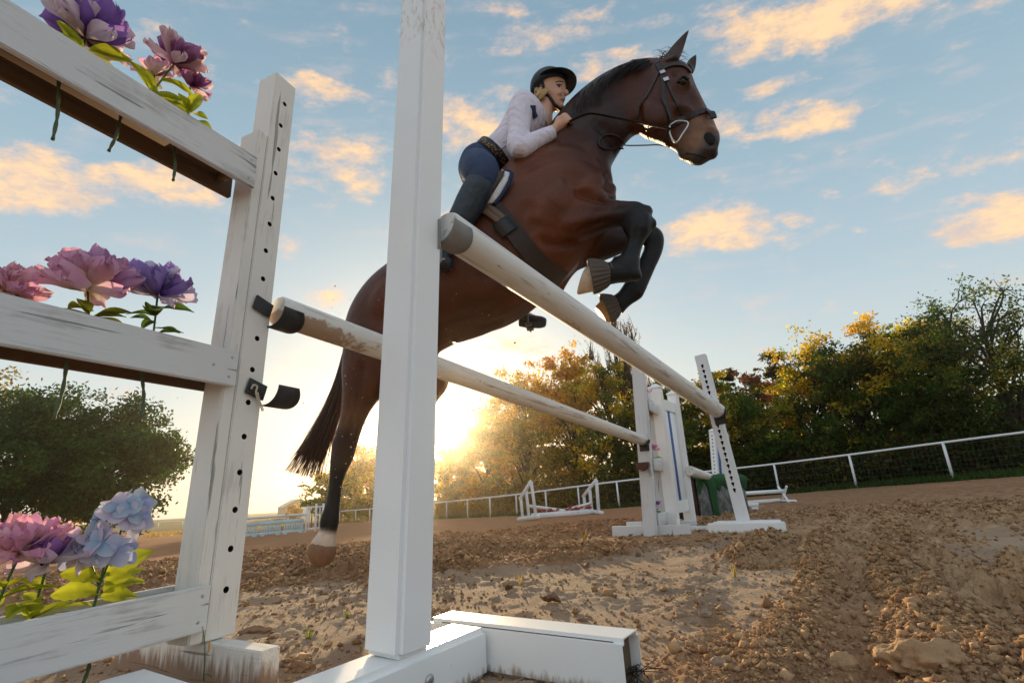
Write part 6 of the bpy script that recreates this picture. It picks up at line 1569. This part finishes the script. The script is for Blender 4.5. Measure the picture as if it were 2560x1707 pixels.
boot(-.335, [r4(470, 1060), r4(440, 1180), (1240, 620), (1275, 720), (1302, 775)], [.07, .075, .07, .055, .042], [r5(655, 1172), r5(720, 1185), r5(790, 1190), r5(825, 1194)], [.044, .040, .036, .024])
M_IRON = plain('grey stirrup iron', (.16, .15, .14), .4, .2, 30, metallic=.6)
def stirrup(c, lat):
    p = HP(*c, lat); acc = Acc(); pts = spline([p + HF * a + np.array([0, 0, b]) + HR * e for a, b, e in ((0, .10, 0), (0, .07, .05), (0, -.005, .06))], 10); acc.tube(pts, .006, 6)
    pts = spline([p + HF * a + np.array([0, 0, b]) + HR * e for a, b, e in ((0, .10, 0), (0, .07, -.05), (0, -.005, -.06))], 10); acc.tube(pts, .006, 6)
    acc.box((-.02, -.065, -.014), (.02, .065, -.004), mat4(np.column_stack([HF, HR, np.array([0, 0, -1.])]), p)); acc.obj('stirrup', M_IRON, sad)
stirrup(r5(715, 1228), -.335); stirrup((1112, 668), .335)
tube_obj('stirrup_leather', [HP(*q, .345) for q in (r4(470, 1090), r4(380, 1220), (1140, 585), (1114, 625))], .012, M_SADDLE, sad, 6, .3)
# belt
acc = Acc()
def around(a, b, w, n=40):
    A_, B_ = HP(*a), HP(*b); c = (A_ + B_) / 2; u = (A_ - B_) / 2; return np.array([c + u * math.cos(q) + HR * w * math.sin(q) for q in np.linspace(0, 2 * np.pi, n)])
loop = around(r4(384, 852), r4(590, 1004), .168); c = loop.mean(0); ribbon(acc, loop, loop - c, .048, .004)
def leopard():
    m, t, b, _ = new_mat('leopard print belt'); co = t.add('ShaderNodeTexCoord').outputs['Object']; v = t.add('ShaderNodeTexVoronoi'); t.put(v.inputs[0], co); v.inputs['Scale'].default_value = 85
    c = t.mix(t.mapr(v.outputs['Distance'], .28, .42), (.30, .19, .09), (.012, .010, .010)); t.put(b.inputs['Base Color'], c); b.inputs['Roughness'].default_value = .5; return m
acc.obj('belt', leopard(), rider, True)
# helmet, brim, chin strap, hair
M_HELM = plain('matt black helmet', (.010, .015, .020), .45, .25, 30, .0008)
hc = HP(*r4(838, 432)); U = np.array([0, 0, 1.]); tilt = R_(12)
yaw = R_(14); hf = HF * math.cos(yaw) + HR * math.sin(yaw); hr = HR * math.cos(yaw) - HF * math.sin(yaw)
Hu = U * math.cos(tilt) - hf * math.sin(tilt) * .4; Hu /= np.linalg.norm(Hu); Hf = hf - Hu * hf.dot(Hu); Hf /= np.linalg.norm(Hf); hr = np.cross(Hu, Hf) * (1 if np.dot(np.cross(Hu, Hf), HR) > 0 else -1)
hs = proj(hc)[2] / F_ / 2.61375
V = []; n = 36; ph = np.linspace(0, .56 * np.pi, 14); th = np.linspace(0, 2 * np.pi, n, endpoint=False)
for q in ph:
    for a in th:
        ca, sa = math.cos(a), math.sin(a); r = math.sin(q); low = 0 if ca > 0 else .28 * (-ca) * max(0, (q - 1.0))
        V.append(hc + Hf * ca * r * 122 * hs + hr * sa * r * .098 + Hu * (math.cos(q) * 116 * hs - low * 60 * hs))
V = np.array(V).reshape(len(ph), n, 3); bd = Body(); bd.close(V, n, np.ones((len(ph), 3)))
helm = obj('helmet', bd.acc.mesh('helmet', True), M_HELM, rider)
V = []; nb = 30; bt = np.linspace(-1.75, 1.75, nb)
for k, (ri, dz) in enumerate(((.9, 14), (1.0, 10), (1.32, -6), (1.56, -26), (1.55, -30), (1.3, -13), (.9, 4))):
    for a in bt:
        e = math.cos(a / 1.75 * math.pi / 2) ** .7; rr = 1.0 + (ri - 1.0) * e if ri > 1 else ri
        V.append(hc + Hf * math.cos(a) * rr * 120 * hs + hr * math.sin(a) * rr * .098 + Hu * (dz * e + 6 + (1 - e) * -4) * hs)
V = np.array(V); idx = np.arange(7 * nb).reshape(7, nb); Fq = np.stack([idx[:-1, :-1], idx[:-1, 1:], idx[1:, 1:], idx[1:, :-1]], -1).reshape(-1, 4)
obj('brim', mesh_np('brim', V, Fq, True), M_HELM, helm)
acc = Acc(); strap(acc, RB_, [r4(802, 405), r4(812, 450), r4(832, 490), r4(862, 530), r4(895, 566), r4(918, 590)], .017, .006, .004, 24, .07); strap(acc, RB_, [r4(750, 470), r4(790, 488), r4(838, 496)], .014, .007, .004, 12, .07); acc.obj('chin_strap', plain('black webbing', (.018, .018, .020), .6), helm, True)
M_BLOND = plain('blond hair', (.58, .40, .19), .45, .3, 80)
rng = np.random.default_rng(4); acc = Acc()
for i in range(260):
    a = rng.random(); s_ = r4(770 + 60 * a + rng.normal(0, 8), 440 + 40 * rng.random()); m_ = r4(745 + 50 * a + rng.normal(0, 6), 500 + 14 * rng.random()); e_ = r4(690 + 90 * rng.random(), 520 + 30 * rng.random()); l = rng.uniform(.02, .088)
    acc.tube(spline([HP(*s_, l), HP(*m_, l * .95), HP(*e_, l * .75 + rng.normal(0, .01))], 7), np.linspace(.0022, .0007, 7), 4)
for i in range(22): acc.tube(spline([HP(*r4(715, 520), .05), HP(*r4(670, 515 + rng.normal(0, 5)), .05), HP(*r4(632 + rng.normal(0, 8), 512 + rng.normal(0, 6)), .05)], 6), [.0016] * 6, 3)
acc.obj('hair', M_BLOND, rider, True)
# eye and brow of the face
pf_, nf_ = hit(RB_, *r4(908, 432), .0005)
if pf_ is not None:
    e = bmesh.new(); bmesh.ops.create_uvsphere(e, u_segments=10, v_segments=8, radius=.0115); bm_obj('eye', e, plain('eye', (.10, .075, .06), .2), rider, mat4(None, pf_ - nf_ * .007), True)
    acc = Acc(); strap(acc, RB_, [r4(890, 428), r4(905, 422), r4(925, 428)], .004, .003, .002, 8, .05); acc.obj('eyelid', plain('lash', (.03, .015, .01), .6), rider)
    acc = Acc(); strap(acc, RB_, [r4(884, 410), r4(908, 402), r4(934, 408)], .006, .002, .002, 8, .05); acc.obj('eyebrow', plain('brow', (.12, .07, .035), .7), rider)
acc = Acc(); strap(acc, RB_, [r4(912, 520), r4(928, 519), r4(944, 521)], .0035, .0015, .0015, 8, .03); acc.obj('lips', plain('lips', (.30, .10, .08), .45), rider)
# ------------------------------------------------------------------ small things on the ground
def rock(name, label, px, py, rpx, col, sq=(1, 1, .6), seed=0, group=None, rough=.35, cat='stone', sink=.35, sub=4):
    p = GH(px, py); p[2] = GZ(p[0], p[1]); d = proj(p)[2]; r = rpx * d / F_
    bm = bmesh.new(); bmesh.ops.create_icosphere(bm, subdivisions=sub, radius=1)
    from mathutils import noise as mn
    for v in bm.verts:
        c = v.co.copy(); k = 1 + rough * (mn.fractal(c * 1.3 + Vector((seed * 7.1, 0, 0)), 1.0, 2.0, 5) ) + .10 * mn.noise(c * 5 + Vector((seed, 0, 0)))
        v.co = Vector((c.x * sq[0], c.y * sq[1], c.z * sq[2])) * k * r
    m = plain('earth lump', col, .95, .3, 18 / max(r, .02) * .06, .012, bscale=45)
    o = bm_obj(name, bm, m, None, mat4(None, p + np.array([0, 0, r * sq[2] * (1 - 2 * sink)])), True); return tag(o, label, cat, group)
EARTH = (.36, .22, .115)
rock('clod', 'big cracked clod of damp sand in the lower right corner', 2340, 1676, 88, (.36, .22, .115), (1.1, .9, .60), 3, cat='clod', sub=5, sink=.52, rough=.45)
rock('clod', 'medium sand clod left of the big cracked one', 2108, 1655, 34, EARTH, (1.1, .9, .8), 5, cat='clod')
rock('clod', 'lump of red earth lying on the sand beside the left post, near the white foot', 632, 1458, 15, (.21, .115, .065), (1.2, .9, .7), 6, cat='clod')
rock('clod', 'flat crumbly clod on the pale sand behind the wooden foot', 640, 1578, 26, (.25, .15, .09), (1.5, .9, .45), 7, cat='clod')
rock('clod', 'earth lump between the wooden foot and the vinyl base', 752, 1672, 26, (.24, .145, .085), (1.3, .9, .6), 8, cat='clod')
rock('stone', 'grey stone at the edge of the ploughed sand, right of the vinyl base', 1766, 1540, 13, (.30, .22, .15), (1.3, .8, .8), 9, 'stones on the sand')
rock('stone', 'small flat stone left of the grey one at the edge of the ploughed sand', 1702, 1544, 10, (.28, .20, .13), (1.2, .9, .6), 10, 'stones on the sand')
rock('stone', 'half buried pale stone at the bottom edge right of the vinyl base', 1798, 1676, 20, (.30, .21, .14), (1.1, .9, .9), 11, 'stones on the sand')
rock('stone', 'round red pebble on the pale sand above the end of the vinyl base', 1556, 1533, 6, (.28, .14, .08), (1, 1, .9), 12, 'stones on the sand')
def pebbles():
    """crumbs and pebbles strewn over the smooth sand: uncountable"""
    rng = np.random.default_rng(77); A = Acc(); n = 0
    ico = bmesh.new(); bmesh.ops.create_icosphere(ico, subdivisions=1, radius=1); IV = np.array([v.co[:] for v in ico.verts]); IF = np.array([[v.index for v in f.verts] for f in ico.faces]); ico.free()
    xs = rng.uniform(-2.2, 2.4, 9000); ys = rng.uniform(.75, 5.5, 9000); keep = fbm(xs * 1.3, ys * 1.3, 91, 3) + rng.normal(0, .08, 9000) > .50; xs, ys = xs[keep], ys[keep]
    zs, ms, _ = ground_height(xs, ys); sel = ms < .75; xs, ys, zs = xs[sel], ys[sel], zs[sel]; V = []; Fs = []
    for i in range(len(xs)):
        r = .0022 * math.exp(rng.normal(.25, .55)); s = IV * rng.uniform(.7, 1.3, 3) * r * (1 + rng.normal(0, .12, (len(IV), 1))); V.append(s + [xs[i], ys[i], zs[i] + r * .3]); Fs.append(IF + n); n += len(IV)
    m, t, b, _ = new_mat('earth crumbs'); nn = t.noise(t.add('ShaderNodeNewGeometry').outputs['Position'], 40, 2); t.put(b.inputs['Base Color'], t.ramp(nn, [(.3, (.14, .075, .045)), (.55, (.25, .155, .10)), (.75, (.38, .30, .23))])); b.inputs['Roughness'].default_value = .95
    tag(obj('sand_crumbs', mesh_np('sand_crumbs', np.vstack(V), np.vstack(Fs)), m), None, None, None, 'stuff')
pebbles()
def loose_clods():
    """the crumbs of broken earth that lie on the ploughed strips: uncountable"""
    rng = np.random.default_rng(31); IV = np.array([(1, 0, 0), (0, 1, 0), (-1, 0, 0), (0, -1, 0), (0, 0, 1), (0, 0, -1.)]); IF = np.array([(0, 1, 4), (1, 2, 4), (2, 3, 4), (3, 0, 4), (1, 0, 5), (2, 1, 5), (3, 2, 5), (0, 3, 5)])
    n = 330000; az = R_(1) * rng.uniform(-44, 48, n); r = 1.0 * (8.5 / 1.0) ** rng.random(n); x = np.sin(az) * r; y = np.cos(az) * r
    a = R_(33); u = x * math.sin(a) + y * math.cos(a); v = x * math.cos(a) - y * math.sin(a)
    fur = .5 + .5 * np.sin(2 * np.pi * (v + .09 * (fbm(u * .7, v * .7, 7, 3) - .5) * 2) / .36)
    m = loose_mask(x, y); p = np.maximum(m ** 2, .05 + .25 * m) * (.25 + .75 * smooth01(fbm(x * 2.6, y * 2.6, 33, 3) + .25 * (fur - .5), .38, .60)) * np.where(x > .2, .35 + .65 * fur, .8)
    p *= .12 + .88 * smooth01(np.hypot((x - 1.55) / 1.35, (y - 4.55) / .62), .75, 1.25)
    keep = rng.random(n) < p * .95; x, y, r = x[keep], y[keep], r[keep]; z, _, _ = ground_height(x, y); k = len(x)
    rad = .0031 * np.exp(rng.normal(0, .55, k)) * (.66 + .34 * r); rad = np.minimum(rad, .024)
    S_ = rng.uniform(.7, 1.3, (k, 1, 3)) * (1 + rng.normal(0, .17, (k, len(IV), 1))); V = IV[None] * S_ * rad[:, None, None]; q_ = rng.normal(0, 1, (k, 3, 3)); q_ = np.linalg.qr(q_)[0]; V = np.einsum('kij,knj->kni', q_, V); V[..., 2] *= .85; V += np.stack([x, y, z + rad * .35], 1)[:, None]
    Fq = (IF[None] + (np.arange(k) * len(IV))[:, None, None]).reshape(-1, 3)
    pal = np.array([(.29, .165, .084), (.36, .215, .112), (.42, .26, .140), (.48, .31, .175)]); c = pal[rng.integers(0, 4, k)] * rng.uniform(.8, 1.15, (k, 1))
    far = smooth01(y, 4.0, 7.5)[:, None] * smooth01(-x + .35 * y, -.5, 1.5)[:, None]; c = c * (1 - far) + np.array([.40, .19, .095]) * rng.uniform(.7, 1.2, (k, 1)) * far
    mt, t, b, _ = new_mat('broken earth'); at = t.add('ShaderNodeAttribute', attribute_name='ec').outputs['Color']; nn = t.noise(t.add('ShaderNodeNewGeometry').outputs['Position'], 210, 3, .6)
    t.put(b.inputs['Base Color'], t.mix(t.mapr(nn, .3, .7), t.mix(1.0, at, (.72, .70, .68), 'MULTIPLY'), at)); b.inputs['Roughness'].default_value = .95; b.inputs['Specular IOR Level'].default_value = .1
    print('crumbs', k)
    tag(obj('loose_earth', mesh_np('loose_earth', V.reshape(-1, 3), Fq, True, {'ec': np.repeat(c, len(IV), axis=0)}), mt), None, None, None, 'stuff')
loose_clods()
M_WEED = leaf_mat('weed leaves', .45)
def weed(label, px, py, blades, seed, scale=1.0, cols=((.10, .14, .035), (.14, .15, .04)), name='weed', depth=None):
    """a tuft of narrow blades growing from one spot"""
    rng = np.random.default_rng(seed); p = GH(px, py) if depth is None else P(px, py, depth)
    if depth is None: p[2] = GZ(p[0], p[1]) - .003
    A = Acc()
    for i in range(blades):
        th = rng.uniform(0, 6.28); h = rng.uniform(.025, .06) * scale; l = rng.uniform(.2, .9); d = np.array([math.cos(th), math.sin(th), 0]); b0 = p + d * rng.uniform(0, .008) * scale
        s = spline([b0, b0 + d * h * l * .35 + [0, 0, h * .6], b0 + d * h * l + [0, 0, h]], 6); side = np.cross(d, [0, 0, 1.]); w = np.array([1, .95, .8, .6, .35, .05]) * .0022 * scale; V = np.stack([s - side * w[:, None], s + side * w[:, None]], 1).reshape(-1, 3)
        A.add(V, np.array([[2 * k, 2 * k + 1, 2 * k + 3, 2 * k + 2] for k in range(5)]), lc=np.array(cols[rng.integers(len(cols))]))
    return tag(A.obj(name, M_WEED, None, False), label, 'weed', 'weeds on the sand')
weed('small green weed on the sunlit sand between the two posts', 772, 1600, 9, 1, 1.0)
weed('tiny weed at the left edge of the vinyl post, on the dark loam', 870, 1548, 12, 2, .8)
weed('pale dry tuft on the loam ridge right of the vinyl base', 1838, 1444, 8, 3, 1.1, ((.26, .21, .10), (.20, .17, .07)))
weed('dry tuft standing on the sand in the middle distance, right of the post', 1462, 1352, 16, 4, 2.0, ((.26, .19, .10), (.20, .15, .08)))
weed('dry yellow tuft on the pale sand above the vinyl base', 1302, 1462, 8, 5, 1.0, ((.30, .24, .10),))
weed('pair of thin grass blades in front of the foot of the wooden post', 546, 1592, 3, 6, 1.3)
def stalk_weed():
    p0 = atz(509, 1700, .035); d = proj(p0)[2]; root = thing('weed_stalk', 'thin weed stalk with dry seed head and yellow leaf before the wooden foot', 'weed', p0, None, 'weeds on the sand')
    q = lambda x, y: P(x, y, d)
    s = spline([q(509, 1700), q(511, 1650), q(512, 1610), q(508, 1574)], 16); V, Fs = tube_np(s, np.linspace(.0014, .0008, 16), 6); obj('stem', mesh_np('stem', V, Fs, True), M_STEM, root, Matrix.Identity(4))
    yl = plain('yellow dry leaf', (.55, .33, .06), .6, .3, 60)
    A = Acc(); A.tube(spline([q(512, 1634), q(521, 1628), q(523, 1612), q(524, 1598)], 10), np.array([.001, .0016, .0026, .003, .003, .003, .003, .0026, .002, .0006]), 6, .35); A.obj('leaf', yl, root, True)
    A = Acc(); hd = plain('dry seed head', (.50, .40, .26), .8, .3, 90)
    for k in range(14):
        z = k / 13; c = q(512 - 4 * z - 3 * (k % 2), 1612 - 44 * z); A.tube(np.array([c, c + np.array([.003 * (1 if k % 2 else -1), 0, .004])]), [.0013, .0004], 5)
    A.obj('seed_head', hd, root, True)
    A = Acc(); A.tube(spline([q(508, 1690), q(516, 1684), q(526, 1688), q(530, 1694)], 8), [.0008, .002, .003, .003, .003, .0024, .0016, .0004], 6, .3); A.obj('leaf', M_STEM, root, True)
stalk_weed()
def dead_leaf(label, px, py, s, seed):
    p = GH(px, py); p[2] = GZ(p[0], p[1]) + .004; rng = np.random.default_rng(seed); nu, nv = 9, 5; V = []
    for i in range(nu):
        u = i / (nu - 1); w = math.sin(math.pi * u) ** .7 * .45
        for j in range(nv):
            v = j / (nv - 1) * 2 - 1; V.append((w * v, u - .5, .28 * v * v * math.sin(u * 3) + .10 * math.sin(u * 5 + seed) + .04 * rng.normal()))
    idx = np.arange(nu * nv).reshape(nu, nv); Fq = np.stack([idx[:-1, :-1], idx[:-1, 1:], idx[1:, 1:], idx[1:, :-1]], -1).reshape(-1, 4)
    o = obj('dead_leaf', mesh_np('dead_leaf', np.array(V) * s, Fq, True), plain('dry brown leaf', (.17, .085, .045), .7, .4, 60, .001), None, mat4(None, p) @ Matrix.Rotation(seed * 1.3, 4, 'Z') @ Matrix.Rotation(.35, 4, 'X'))
    return tag(o, label, 'leaf', 'dead leaves on the sand')
dead_leaf('curled brown leaf on the pale sand behind the long foot of the vinyl base', 1378, 1512, .075, 1)
dead_leaf('small brown leaf left of the curled one behind the vinyl base', 1275, 1476, .05, 3)
dead_leaf('brown leaf stuck beside the lowest flower box at the bottom left', 172, 1672, .06, 4)
dead_leaf('scrap of brown leaf at the far edge of the pale sand', 1462, 1420, .06, 5)
def straw():
    A = Acc(); rng = np.random.default_rng(8); c = atz(1590, 1690, .02)
    for i in range(16):
        d = rng.normal(size=3) * [.035, .03, .016]; A.tube(spline([c - d, c + rng.normal(0, .008, 3) + [0, 0, .012], c + d], 6), .0009, 4)
    tag(A.obj('root_tangle', plain('black roots', (.02, .016, .013), .8), None, True), 'tangle of thin black roots at the open end of the vinyl base', 'roots')
straw()
# sand flung up by the hooves
def flung_sand():
    rng = np.random.default_rng(21); A = Acc(); ico = bmesh.new(); bmesh.ops.create_icosphere(ico, subdivisions=1, radius=1); IV = np.array([v.co[:] for v in ico.verts]); IF = np.array([[v.index for v in f.verts] for f in ico.faces]); ico.free()
    for i in range(170):
        px, py = (rng.normal(1000, 150), rng.normal(860, 130)) if i % 3 else (rng.normal(860, 60), rng.normal(1180, 110)); p = HP(px, py, rng.uniform(.2, .5)); A.add(IV * .0021 * math.exp(rng.normal(0, .4)) + p, IF)
    tag(A.obj('flung_sand', plain('flung sand', (.45, .30, .18), .9)), None, None, None, 'stuff')
flung_sand()
